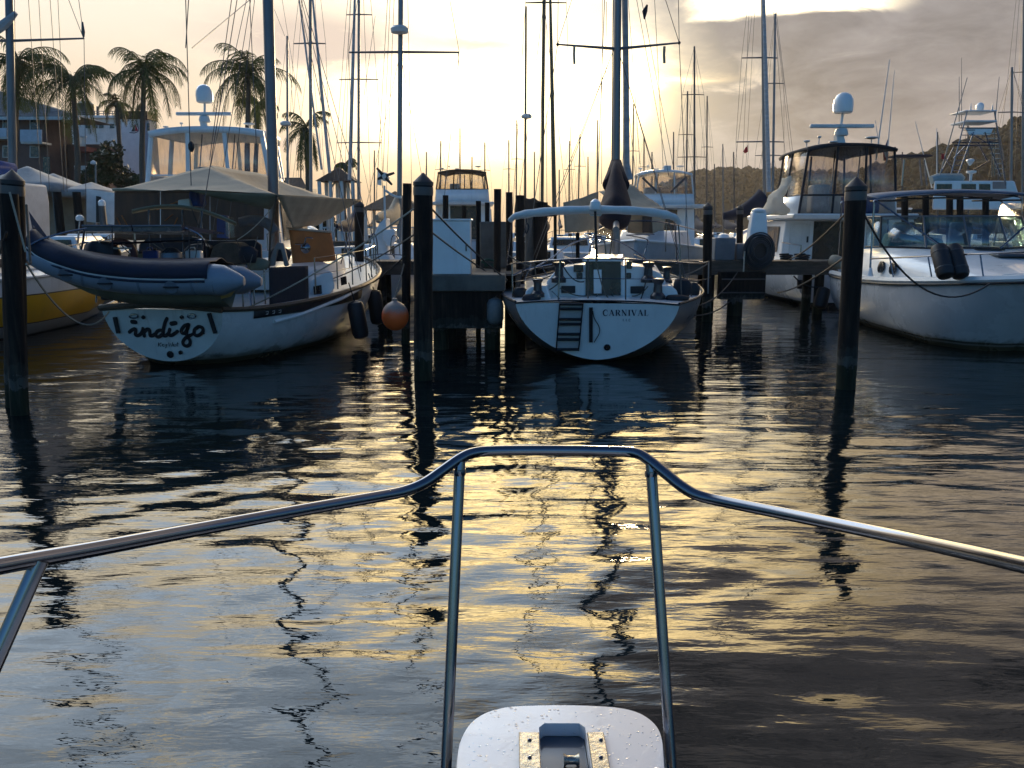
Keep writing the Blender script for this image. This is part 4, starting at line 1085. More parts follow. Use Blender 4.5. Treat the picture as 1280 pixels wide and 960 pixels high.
    # dark cockpit tent, brown cushions and grey frame
    MB().prism([P(a, b_, 16.0) for a, b_ in [(262, 320), (266, 308), (275, 303), (292, 303), (300, 308), (303, 331), (262, 333)]], (0, 1.2, 0)).build('cockpit_cushions', mat('brown_cushion', (.09, .07, .05), .85, var=.4, vs=7, bump=.5), t, bevel=.04)
    MB().prism([P(a, b_, 16.2) for a, b_ in [(222, 344), (224, 318), (235, 306), (250, 304), (261, 310), (262, 344)]], (0, .8, 0)).build('cockpit_tent', mat('dark_tent', (.03, .03, .032), .7, var=.4, vs=5, bump=.5), t, bevel=.05)
    MB().box(P(240, 340, 17).x, P(372, 340, 17).x, 16.9, 18.2, 1.0, P(300, 338, 17).z).build('cockpit_coaming', TEAK, t, bevel=.03)
    MB().prism([P(a, b_, 15.8) for a, b_ in [(334, 333), (340, 315), (346, 303), (354, 304), (361, 332), (355, 333), (351, 312), (347, 312), (343, 332)]], (0, .08, 0)).build('seat_frame', mat('weathered_grey', (.20, .18, .16), .6, var=.3), t, bevel=.02)
    MB().prism([P(a, b_, 16.6) for a, b_ in [(172, 345), (174, 306), (184, 298), (240, 296), (262, 301), (318, 300), (326, 306), (328, 345)]], (0, .06, 0)).build('cockpit_curtain', BLACKCLOTH, t)
    MB().prism([P(a, b_, 16.55) for a, b_ in [(282, 296), (282, 270), (292, 272), (293, 298)]], (0, .03, 0)).build('curtain_window', VINYL, t)
    # solar panels on the arch
    SOL = mat('solar_panel', (.02, .025, .05), .18, var=.2, spec=.6)
    for a, b_ in (((103, 281, 13.6), (164, 281.5, 13.6)), ((166, 281.5, 13.6), (227, 281, 13.6))):
        pa, pb = P(*a), P(*b_)
        o = thing
        MB().hexa([pa + Vector((0, 0, -.10)), pb + Vector((0, 0, -.10)), pb + Vector((.25, 1.25, -.16)), pa + Vector((.18, 1.25, -.16))],
                  [pa, pb, pb + Vector((.25, 1.25, -.13)), pa + Vector((.18, 1.25, -.13))]).build('solar_panel', SOL, t)
        MB().tube([pa + Vector((-.0, -.012, -.015)), pb + Vector((0, -.012, -.015))], .02, 6).build('panel_frame', ALU, t)
    for path in ([(107, 282, 13.7), (104, 300, 13.9), (103, 335, 14.0), (150, 378, 14.0)], [(226, 283, 13.7), (252, 296, 13.7), (256, 320, 13.8), (260, 378, 14.0)], [(168, 285, 14.2), (170, 330, 14.2), (172, 376, 14.2)], [(103, 303, 13.9), (150, 304, 13.9), (256, 300, 13.8)]):
        MB().tube(smoothpath([P(*p) for p in path], 4), .018, 8).build('arch_tube', STEEL, t)
    # olive bimini and boxes above the panels
    bim = [[P(165 + 130 * u, 268 - 14 * math.sin(math.pi * (.12 + u * .8)) + (14 * u * u), 15.2 + 1.6 * v) - Vector((0, 0, .05 * v)) for u in [i / 14 for i in range(15)]] for v in (0, .5, 1)]
    MB().loft(bim, closed=False, caps=False).build('bimini_top', OLIVE, t, solid=.03)
    for px_ in (186, 228, 252): MB().tube([P(px_, 262, 15.3), P(px_ + 1, 300, 15.4), P(px_ + 2, 335, 15.5)], .016, 6).build('bimini_leg', STEEL, t)
    MB().prism([P(a, b_, 15.6) for a, b_ in [(222, 258), (222, 250), (236, 248), (238, 258)]], (0, .5, 0)).build('gear_box', WHITE2, t, bevel=.02)
    MB().prism([P(a, b_, 15.7) for a, b_ in [(236, 258), (235, 240), (240, 234), (247, 234), (250, 258)]], (0, .4, 0)).build('gear_bag', BLUE, t, bevel=.05)
    MB().prism([P(a, b_, 17.6) for a, b_ in [(271, 297), (271, 268), (285, 270), (286, 298)]], (0, .05, 0)).build('side_curtain', BLUE, t)
    # big tan awning over the boom
    a0, a1, a2 = P(222, 237, 14.9), P(266, 208, 17.0), P(347, 243, 15.6)
    cloth('awning', TAN, t, P(150, 236, 15.4), P(262, 208, 17.2), P(346, 243, 15.6), P(236, 237, 14.9), .05, 18, .02, 4)
    cloth('awning', TAN, t, P(262, 208, 17.2), P(336, 219, 20.5), P(452, 250, 21.2), P(346, 243, 15.6), .32, 20, .03, 5)
    cloth('awning_flap', TAN, t, P(346, 243, 15.6), P(452, 250, 21.2), P(396, 282, 19.2), P(366, 285, 17.0), .02, 14, .03, 6)
    cloth('awning_flap', OLIVE, t, P(236, 238, 14.95), P(346, 244, 15.6), P(338, 262, 15.9), P(300, 252, 15.6), .05, 10, .02, 7)
    MB().tube([P(346, 244, 15.6), P(338, 290, 15.7), P(336, 335, 15.8)], .02, 6).build('awning_pole', TEAK, t)
    # furled grey mizzen bundle under the awning
    MB().tube(smoothpath([P(300, 278, 16.4), P(318, 275, 16.4), P(335, 280, 16.4), P(344, 290, 16.4)]), [.10] * 19, 10).build('sail_bundle', mat('grey_sail_cloth', (.14, .13, .13), .8, var=.3, bump=.5), t)
    # lines and tubes about the cockpit and stern
    r6 = random.Random(21)
    for a, b_ in (((120, 378, 13.9), (122, 352, 13.9)), ((150, 378, 13.9), (151, 330, 13.9)), ((205, 376, 13.9), (204, 336, 13.9)), ((262, 376, 14), (263, 338, 14)), ((304, 384, 14.3), (303, 350, 14.3)), ((318, 382, 14.6), (317, 340, 14.6)),
                    ((314, 382, 14.6), (308, 332, 15)), ((332, 384, 15), (330, 336, 15))):
        MB().tube([P(*a), P(*b_)], .014, 6).build('stanchion', STEEL, t)
    for a, b_, d in (((303, 352, 14.3), (336, 338, 15), .02), ((296, 300, 15.6), (312, 340, 15), .0), ((322, 296, 15.6), (308, 345, 15), .0), ((240, 262, 14.6), (262, 310, 15), .05), ((186, 300, 15.2), (238, 318, 15.4), .1), ((150, 304, 14), (190, 330, 14), .08),
                     ((262, 330, 14.6), (300, 350, 14.4), .06), ((338, 262, 15.8), (296, 300, 15.7), .05), ((170, 300, 14.2), (172, 345, 14), .0), ((200, 300, 14.2), (232, 345, 14), .05), ((110, 285, 13.7), (150, 318, 14), .1)):
        MB().tube(sag(P(*a), P(*b_), d), .009, 5).build('rope_tail', (PALEROPE, BLACKROPE, ROPE)[r6.randrange(3)], t)
    for a, w_, h_, Y, m_ in (((140, 326), .16, .28, 14.0, BLACKCLOTH), ((168, 338), .2, .2, 14.0, OLIVE), ((200, 338), .17, .2, 14.1, BLACKCLOTH), ((228, 336), .14, .24, 14.2, BLACK), ((258, 334), .17, .2, 14.4, NAVY), ((310, 318), .16, .3, 15.4, BLACKCLOTH), ((322, 330), .2, .22, 15.6, OLIVE), ((350, 318), .2, .26, 16.2, BLACKCLOTH)):
        c_ = P(*a, Y)
        MB().loft([[c_ + Vector((w_ * k_ * math.cos(q_) * (1 + .14 * math.sin(3 * q_ + z_ * 9)), w_ * .7 * k_ * math.sin(q_), h_ * z_)) for q_ in [i * math.pi / 6 for i in range(12)]] for k_, z_ in ((.7, -.5), (1, -.3), (1.02, .2), (.7, .45), (.2, .52))]).build('deck_bag', m_, t, angle=80)
    # mast and rigging
    Ym = 18.6
    MB().tube([G(343, Ym, 1.2), P(341.5, 230, Ym), P(335, 0, Ym), P(319, -600, Ym)], [.115, .115, .11, .09], 14).build('mast', mat('grey_mast', (.15, .155, .165), .4, .5, var=.15, vs=2), t)
    for a, b_ in (((232, -5, 14.2), (239, 232, 14.3)), ((236, -5, 14.3), (232, 60, 14.3)), ((297, -5, 16), (243, 330, 14.0)), ((290, -5, 17), (262, 200, 16)), ((312, -5, 17), (322, 215, 17)), ((318, -5, 18), (240, 60, 14.4))):
        wire(t, P(*a), P(*b_), .008, 'stay')
    MB().lathe(P(239.5, 190, 14.3), [(.02, 0), (.05, .05), (.05, .12), (.02, .17)], 8).build('backstay_block', BLACK, t)
    for sx in (-1, 1):
        for yy in (4.2, 5.0, 5.8):
            wire(t, P(338 - 3 * (yy - 5), -150, Ym), M @ Vector((sx * 1.95, yy, 1.2)), .007, 'shroud')
    # lifelines and stanchions, starboard side
    prev = None
    for i, y in enumerate((2.2, 3.0, 3.8, 4.6, 5.4, 6.2, 7.0)):
        b_ = side(y, 1.0 + .03 * y, -.06); b_.z = 1.0 + .035 * y
        MB(M).tube([b_, b_ + Vector((0, 0, .66))], .014, 8).build('stanchion', STEEL, t)
        if prev is not None:
            for h_ in (.35, .65): MB(M).tube([prev + Vector((0, 0, h_)), b_ + Vector((0, 0, h_))], .006, 5).build('lifeline', STEEL, t)
        prev = b_
    for a, b_ in (((436, 256, 21), (437, 345, 20.5)), ((444, 262, 20), (426, 330, 19)), ((425, 275, 20), (444, 352, 20)), ((450, 330, 20), (452, 350, 20))):
        MB().tube([P(*a), P(*b_)], .014, 6).build('pulpit_tube', STEEL, t)
    # two black fenders over the side
    for px0, py0, px1, py1, Y, lab in ((443, 376, 452, 424, 16.6, 'long black fender hanging on the starboard side of the cutter'), (467, 362, 473, 406, 18.6, 'black fender farther forward beside the orange ball')):
        a, b_ = P(px0, py0, Y), P(px1, py1, Y)
        f = thing('fender', lab, 'fender', b_)
        ax = a - b_; L = ax.length
        MB().lathe(b_, [(.04, 0), (.14, .04), (.165, .12), (.165, L - .12), (.14, L - .04), (.04, L)], 18, ax).build('fender_body', BLACK, f)
        MB().tube([a, a + Vector((-.12, .1, .35))], .012, 6).build('fender_line', BLACKROPE, f)
cutter()

# ---------------------------------------------------------------- grey dinghy on davits behind the cutter
def dinghy():
    Yn = 12.75
    t = thing('inflatable_dinghy', 'grey inflatable dinghy with navy cover hanging across the cutter stern', 'dinghy', P(180, 372, 13.1))
    GREYT = mat('grey_tube_fabric', (.22, .26, .31), .5, var=.12, vs=2, bump=.15)
    def tubepts(dY, dx):
        return [P(272 + dx, 350, Yn + dY), P(258 + dx, 349, Yn + dY), P(220 + dx * .8, 349.5, Yn + dY), P(170 + dx * .6, 348, Yn + dY), P(120, 342, Yn + dY * .95), P(84, 332, Yn + dY * .8), P(58, 321, Yn + dY * .55 + .15), P(44, 309, .5 * dY * .5 + Yn + .2)]
    near = smoothpath(tubepts(0, 0), 5); far = smoothpath(tubepts(1.15, 24), 5)
    r = .235
    rl = [r] * len(near); rl[-4:] = [r * .97, r * .92, r * .85, r * .75]
    MB().tube(near, rl, 18).build('air_tube', GREYT, t, angle=80)
    MB().tube(far, rl, 18).build('air_tube', GREYT, t, angle=80)
    # cone ends
    for p, e in ((near[0], P(321 - 20, 351, Yn + .05)), (far[0], P(327, 352, Yn + 1.15))):
        e = p + (p - near[6]).normalized() * .40 if p is near[0] else e
        ax = (e - p)
        MB().lathe(p, [(r * 1.0, 0), (r * .97, ax.length * .25), (r * .5, ax.length * .8), (r * .28, ax.length), (r * .05, ax.length * 1.01)], 18, ax).build('tube_cone', GREYT, t)
    # rub strake
    MB().tube([p + Vector((0, -.232, .02)) for p in near[4:]], .018, 8).build('rub_strake', WHITE2, t)
    MB().tube([p + Vector((0, -.226, -.02)) for p in near[4:]], .02, 8).build('rub_strake', NAVY, t)
    # glued seams, grab handles and a looped safety line on the near tube
    for i in (7, 14, 21):
        ax = (near[i + 1] - near[i]).normalized()
        MB().lathe(near[i] - ax * .02, [(r + .003, 0), (r + .0055, .008), (r + .0055, .032), (r + .003, .04)], 18, ax).build('tube_seam', mat('seam_tape', (.15, .18, .22), .5, var=.2), t)
    for i in (10, 18, 24):
        c_ = near[i] + Vector((0, -r * .93, -r * .42))
        MB().tube(smoothpath([c_ + Vector((-.11, .01, 0)), c_ + Vector((-.06, -.035, 0)), c_ + Vector((.06, -.035, 0)), c_ + Vector((.11, .01, 0))]), .014, 6).build('grab_handle', BLACK, t)
        MB().lathe(c_ + Vector((0, .012, 0)), [(.10, 0), (.10, -.012)], 14, (0, 1, .35)).build('handle_patch', MATS['seam_tape'], t)
    # cover stretched over both tubes
    n = len(near)
    rows = []
    for i in range(3, n):
        a, b_ = near[i], far[i]
        row = []
        for j in range(15):
            u = j / 14
            if u < .3:
                an = math.pi * (1.0 - u / .3 * .62) + .02
                row.append(a + Vector((0, math.cos(an) * (r + .012), math.sin(an) * (r + .012) + .03)))
            elif u > .7:
                an = math.pi * (.38 - (u - .7) / .3 * .36)
                row.append(b_ + Vector((0, math.cos(an) * (r + .012), math.sin(an) * (r + .012) + .03)))
            else:
                w = (u - .3) / .4
                row.append(a.lerp(b_, .12 + .76 * w) + Vector((0, 0, r + .02 + .07 * math.sin(math.pi * w) + .02 * mnoise.noise(Vector((i * .4, w * 3, 1))))))
        rows.append(row)
    MB().loft(rows, closed=False, caps=False).build('boat_cover', NAVY, t, angle=70, solid=.006)
    # bow flap of the cover drawn up to the piling
    tip = near[-1].lerp(far[-1], .5)
    MB().put([near[-1] + Vector((0, 0, .16)), near[-6] + Vector((.1, 0, .2)), P(36, 264, Yn + .6), far[-1] + Vector((0, 0, .16)), far[-6] + Vector((.1, 0, .2))], [(0, 1, 2), (2, 4, 3), (0, 2, 3), (1, 4, 2)]).build('cover_peak', NAVY, t, smooth=False, solid=.01)
    MB().tube(smoothpath([near[-1] + Vector((0, 0, -.05)), tip + Vector((-.12, 0, -.05)), far[-1] + Vector((0, 0, -.05))], 5), [r * .75] * 11, 14).build('bow_tube', GREYT, t, angle=80)
    # rigid olive hull beneath
    rows = []
    for i in range(0, n, 3):
        a, b_ = near[i], far[i]; k_ = min(1, (n - 1 - i) / 12)
        z = min(a.z, b_.z)
        rows.append([Vector((a.x, a.y + .02, z - .1)), Vector((a.x, a.y + .12, z - .24)), Vector((a.x, (a.y + b_.y) / 2, z - .26 - .14 * k_)), Vector((b_.x, b_.y - .12, z - .24)), Vector((b_.x, b_.y - .02, z - .1))])
    MB().loft(rows, closed=False, caps=False).build('rigid_hull', OLIVE, t, angle=80)
    MB().prism([P(258, 363, Yn + .3), P(284, 362, Yn + .3), P(276, 374, Yn + .3), P(258, 374, Yn + .3)], (0, .5, 0)).build('transom_bracket', mat('dull_yellow', (.30, .25, .06), .6, var=.3), t, bevel=.01)
    # davit straps
    for px_ in (140, 236):
        MB().tube([P(px_, 283, 13.4), P(px_ + 1, 320, 13.3), P(px_ + 1, 345, 13.2)], .01, 6).build('davit_line', BLACKROPE, t)
    # bright tubing over the bow
    MB().tube(smoothpath([P(35, 308, 12.6), P(52, 299, 12.8), P(80, 291, 13), P(108, 285.5, 13.3)]), .016, 8).build('boarding_tube', STEEL, t)
dinghy()
def clutter():
    t = thing('outboard_motor', 'black outboard motor stowed on the cutter rail behind the dinghy cover', 'outboard', P(124, 335, 14.1))
    c_ = P(128, 318, 14.0)
    MB().loft([[c_ + Vector((rx * math.cos(a), .22 * math.sin(a), z)) for a in [i * math.pi / 8 for i in range(16)]] for rx, z in ((.16, -.22), (.26, -.15), (.30, .02), (.26, .16), (.12, .22))]).build('cowling', BLACK, t)
    MB().box(c_.x - .06, c_.x + .06, c_.y - .08, c_.y + .08, c_.z - .75, c_.z - .2).build('drive_leg', BLACK, t, bevel=.02)
    t = thing('life_ring', 'dark horseshoe lifebuoy on the stern rail of the cutter', 'lifebuoy', P(150, 315, 13.9))
    c_ = P(152, 318, 13.95)
    MB().tube([c_ + Vector((.21 * math.cos(a), 0, .21 * math.sin(a))) for a in [R(-60 + 300 * i / 16) for i in range(17)]], .055, 10).build('buoy_ring', mat('dull_red', (.10, .025, .02), .7, var=.3), t)
    MB().tube([c_ + Vector((-.2, -.05, .1)), c_ + Vector((.2, -.05, .1))], .015, 6).build('buoy_strap', PALEROPE, t)
    t = thing('barbecue_grill', 'small steel barbecue clamped on the cutter stern rail', 'grill', P(215, 330, 13.9))
    c_ = P(214, 322, 13.9)
    MB().lathe(c_, [(.02, -.14), (.13, -.1), (.19, 0), (.17, .08), (.08, .15), (.02, .17)], 16).build('grill_body', mat('dark_steel', (.12, .12, .12), .3, .8), t)
    MB().tube([c_ + Vector((0, 0, -.14)), c_ + Vector((0, 0, -.55))], .018, 6).build('grill_post', STEEL, t)
    for i, (px_, py_, m_, lab) in enumerate(((190, 322, BLUE, 'blue fuel can lashed on the cutter stern between outboard and grill'), (243, 322, WHITE2, 'white jerry can lashed on the cutter stern right of the grill'), (172, 326, OLIVE, 'olive jerry can lashed beside the blue one'))):
        c_ = P(px_, py_, 14.4)
        t = thing('jerry_can', lab, 'jerry can', c_)
        MB().box(c_.x - .13, c_.x + .13, c_.y - .09, c_.y + .09, c_.z - .26, c_.z + .12).build('can_body', m_, t, bevel=.03)
        MB().lathe(c_ + Vector((.06, 0, .12)), [(.03, 0), (.03, .04)], 10).build('can_cap', BLACK, t)
        MB().tube([c_ + Vector((-.09, 0, .12)), c_ + Vector((-.06, 0, .17)), c_ + Vector((.01, 0, .17)), c_ + Vector((.03, 0, .12))], .012, 6).build('can_handle', m_, t)
clutter()
# ---------------------------------------------------------------- white cabin cruiser, right, bow towards us
def cruiser():
    rz = R(180 - 6.5)
    st_x = 10.15
    t = thing('cabin_cruiser', 'white cabin cruiser with two black fenders lying on its foredeck', 'cabin cruiser', (st_x, 21.7, 0), rz)
    M = rootmat(t)
    sts = [(0, 1.92, 1.10, -.35, 2.6), (2.2, 2.02, 1.12, -.4, 2.5), (4.0, 1.98, 1.17, -.4, 2.2), (5.4, 1.75, 1.24, -.4, 2.3), (6.5, 1.28, 1.32, -.4, 2.0, -.6), (7.3, .68, 1.40, -.35, 1.75, -1.4), (7.8, .06, 1.46, -.2, 1.5, -2.0)]
    HM = mat('cruiser_topsides', (.60, .59, .58), .28, var=.1, vs=1, bands=[(.16, (.015, .015, .018)), (.12, (.6, .6, .6)), (.09, (.015, .015, .018))], coat=.3, dirt=.12, scum=True)
    hull_part(M, sts, HM, t)
    deck_part(M, sts, WHITE, t, dz=.02, camber=.06)
    rail_part(M, sts, WHITE, t, 'gunwale', .07, .02, -.03)
    rail_part(M, sts, BLACK, t, 'rub_strake', .026, -.055, .012)
    # thin styling line
    # raised foredeck and cabin trunk
    def trunk(secs, name, m):
        rows = []
        for y, b, z0, z1 in secs:
            rows.append([Vector((-b, y, z0)), Vector((-b * .97, y, z0 + (z1 - z0) * .6)), Vector((-b * .85, y, z1 - .03)), Vector((-b * .5, y, z1 + .02)), Vector((0, y, z1 + .04)), Vector((b * .5, y, z1 + .02)), Vector((b * .85, y, z1 - .03)), Vector((b * .97, y, z0 + (z1 - z0) * .6)), Vector((b, y, z0))])
        return MB(M).loft(rows).build(name, m, t, angle=50)
    trunk([(1.0, 1.72, 1.0, 1.78), (2.9, 1.72, 1.0, 1.86), (3.9, 1.62, 1.05, 1.76), (5.2, 1.25, 1.15, 1.56), (6.3, .78, 1.25, 1.42)], 'cabin_trunk', WHITE)
    # windshield: glass panes with frame
    base = [(-1.64, 1.9), (-1.58, 2.8), (-.84, 3.5), (0, 3.64), (.84, 3.5), (1.58, 2.8), (1.64, 1.9)]
    topw = [(-1.56, 1.6), (-1.5, 2.45), (-.78, 3.0), (0, 3.12), (.78, 3.0), (1.5, 2.45), (1.56, 1.6)]
    zb, zt2 = [1.82, 1.84, 1.83, 1.84, 1.83, 1.84, 1.82], 2.52
    for i in range(6):
        a, b_ = Vector((*base[i], zb[i])), Vector((*base[i + 1], zb[i + 1])); c_, d = Vector((*topw[i + 1], zt2)), Vector((*topw[i], zt2))
        MB(M).put([a, b_, c_, d], [(0, 1, 2, 3)]).build('windshield_pane', GLASS, t, solid=.008)
    MB(M).tube([Vector((*p, zt2)) for p in topw], .018, 8).build('windshield_frame', ALU, t)
    MB(M).tube([Vector((*p, z + .01)) for p, z in zip(base, zb)], .02, 8).build('windshield_gasket', BLACK, t)
    for i in range(1, 6): MB(M).tube([Vector((*base[i], zb[i])), Vector((*topw[i], zt2))], .022, 8).build('windshield_post', ALU if i != 5 else BLACK, t)
    # dashboard cover (pale teal) behind the glass
    MB(M).hexa([(.1, 2.6, 1.84), (1.3, 2.4, 1.84), (1.3, 1.8, 1.84), (.1, 1.9, 1.84)], [(.15, 2.5, 2.02), (1.18, 2.3, 2.16), (1.2, 1.8, 2.16), (.1, 1.9, 2.05)]).build('dash_cover', mat('teal_dash_cover', (.16, .42, .48), .6, var=.15), t, bevel=.03)
    for x_ in (-.75, .55): MB(M).box(x_ - .25, x_ + .25, 1.0, 1.2, 1.5, 2.4).build('helm_seat', mat('grey_seat', (.22, .24, .27), .7, var=.2), t, bevel=.06)
    # bimini: hoops, thin cloth top, struts
    hoop = lambda y, z, b, dz=0: smoothpath([Vector((-b, y, z - .20)), Vector((-b * .96, y, z - .10)), Vector((-b * .6, y, z - .01)), Vector((0, y, z + .04)), Vector((b * .6, y, z - .01)), Vector((b * .96, y, z - .10)), Vector((b, y, z - .20))], 5)
    tops = [(3.1, 2.98, 1.88), (2.4, 3.05, 1.90), (1.4, 3.08, 1.92), (.5, 3.02, 1.9)]
    rows = [[p + Vector((0, 0, .025)) for p in hoop(*q_)[5:26]] for q_ in tops]
    MB(M).loft(rows, closed=False, caps=False).build('bimini_top', mat('slate_canvas', (.16, .18, .22), .75, var=.2, vs=3, bump=.3), t, angle=70, solid=.012)
    for q_ in tops: MB(M).tube(hoop(*q_), .018, 8).build('bimini_hoop', STEEL, t)
    for i in range(5):
        u = -.8 + .4 * i
        MB(M).tube([(u * 1.5, .5, 2.98 - .1 * u * u), (u * 1.5, 3.0, 2.92 - .1 * u * u)], .022, 6).build('top_batten', BLACK, t)
    pts = hoop(*tops[0])
    for sx in (-1, 1):
        MB(M).tube([(sx * 1.84, 3.1, 2.86), (sx * .55, 3.75, 1.84)], .02, 8).build('bimini_strut', STEEL, t)
        MB(M).tube([(sx * 1.87, 3.1, 2.78), (sx * 1.86, 3.12, 1.7), (sx * 1.87, 3.2, 1.22)], .022, 8).build('bimini_leg', STEEL, t)
        MB(M).lathe((sx * 1.87, 3.2, 1.2), [(.08, 0), (.06, .08), (.025, .2)], 12).build('leg_socket', WHITE, t)
        MB(M).tube([(sx * 1.88, .5, 2.82), (sx * 1.84, .3, 1.2)], .02, 8).build('bimini_leg', STEEL, t)
    # side vinyl curtain on the far right
    MB(M).put([(-1.87, 2.9, 2.8), (-1.68, 2.4, 1.9), (-1.7, .6, 1.9), (-1.87, .5, 2.85)], [(0, 1, 2, 3)]).build('side_curtain', VINYL, t, solid=.004)
    MB(M).box(.72, .95, 2.72, 2.76, 2.60, 2.68).build('rear_mirror', BLACK, t, bevel=.01)
    # fore rail and its stanchions
    fr = [(1.9, 3.3, 1.60), (1.8, 4.6, 1.67), (1.58, 5.7, 1.74), (1.1, 6.8, 1.82), (.5, 7.6, 1.88), (0, 8.0, 1.9)]
    full = fr + [(-x, y, z) for x, y, z in fr[-2::-1]]
    MB(M).tube(smoothpath(full, 4), .016, 8).build('bow_rail', STEEL, t)
    for x, y, zz in ((1.74, 4.2, 1.22), (1.46, 5.5, 1.28), (1.0, 6.6, 1.36)):
        for sx in (-1, 1): MB(M).tube([(sx * x * 1.02, y + .3, zz), (sx * x * 1.06, y - .15 + .3, zz + .44)], .014, 8).build('stanchion', STEEL, t)
    # deck hatch, ports, windlass, anchor
    MB(M).box(-.85, -.1, 4.3, 4.75, 1.70, 1.76).build('deck_hatch', mat('smoked_hatch', (.05, .06, .07), .2, var=.2), t, bevel=.03)
    MB(M).box(-.6, -.05, 3.72, 3.9, 1.805, 1.83).build('vent_grille', INK, t, bevel=.01)
    for y_ in (3.3, 3.9):
        for sx in (-1, 1): MB(M).lathe((sx * (1.675 - .09 * (y_ - 3.3)), y_, 1.42), [(.13, -.02), (.13, .025), (.10, .035), (.02, .036)], 16, (sx, .12, .15)).build('port_light', DARKGLASS, t)
    MB(M).lathe((-.25, 6.6, 1.42), [(.13, 0), (.13, .08), (.08, .12), (.08, .26), (.11, .3), (.11, .32), (.02, .33)], 16).build('windlass', STEEL, t)
    MB(M).box(-.2, .2, 7.0, 8.2, 1.40, 1.47).build('anchor_pulpit', WHITE, t, bevel=.03)
    MB(M).tube(smoothpath([(-.24, 6.7, 1.5), (-.1, 7.1, 1.56), (.05, 7.6, 1.5), (.05, 8.2, 1.48)]), .03, 8).build('anchor_rode', BLACKROPE, t)
    MB(M).tube(smoothpath([(0, 7.4, 1.5), (0, 8.1, 1.52), (0, 8.35, 1.42), (.0, 8.3, 1.22)]), .035, 8).build('anchor', mat('galvanised', (.3, .3, .3), .5, .6), t)
    # two black fenders leaning together on the foredeck
    for i, (x0, lab) in enumerate(((1180, 'left of the two black fenders leaning on the cruiser foredeck'), (1199, 'right of the two black fenders leaning on the cruiser foredeck'))):
        a, b_ = P(x0 - 7 - i * 2, 307, 15.6), P(x0 + 3, 347, 15.2)
        f = thing('fender', lab, 'fender', b_, 0, 'black fenders on the cruiser foredeck')
        ax = a - b_; L = ax.length
        MB().lathe(b_, [(.05, 0), (.13, .03), (.155, .09), (.155, L - .1), (.13, L - .03), (.05, L)], 18, ax).build('fender_body', BLACK, f)
        for q_ in (.25, .75):
            MB().lathe(b_ + ax * q_ - ax.normalized() * .012, [(.157, 0), (.161, .012), (.157, .024)], 18, ax).build('fender_seam', mat('seam_grey', (.035, .035, .04), .5), f)
    f = thing('fender', 'pale worn fender hanging at the stern quarter of the cabin cruiser', 'fender', P(1045, 335, 20.0))
    a, b_ = P(1037, 324, 20.1), P(1056, 331, 19.8); ax = b_ - a; L = ax.length
    MB().lathe(a, [(.04, 0), (.12, .04), (.15, .12), (.15, L - .12), (.12, L - .04), (.04, L)], 16, ax).build('fender_body', mat('cream_fender', (.30, .25, .18), .6, var=.3), f)
    f = thing('fender', 'black tyre fender on the yacht stern beside the white cruiser', 'fender', P(1027, 385, 22.0))
    a, b_ = P(1031, 359, 22.1), P(1024, 386, 22.0); ax = b_ - a; L = ax.length
    MB().lathe(a, [(.05, 0), (.15, .04), (.17, .12), (.17, L - .12), (.15, L - .04), (.05, L)], 16, ax).build('fender_body', BLACK, f)
cruiser()

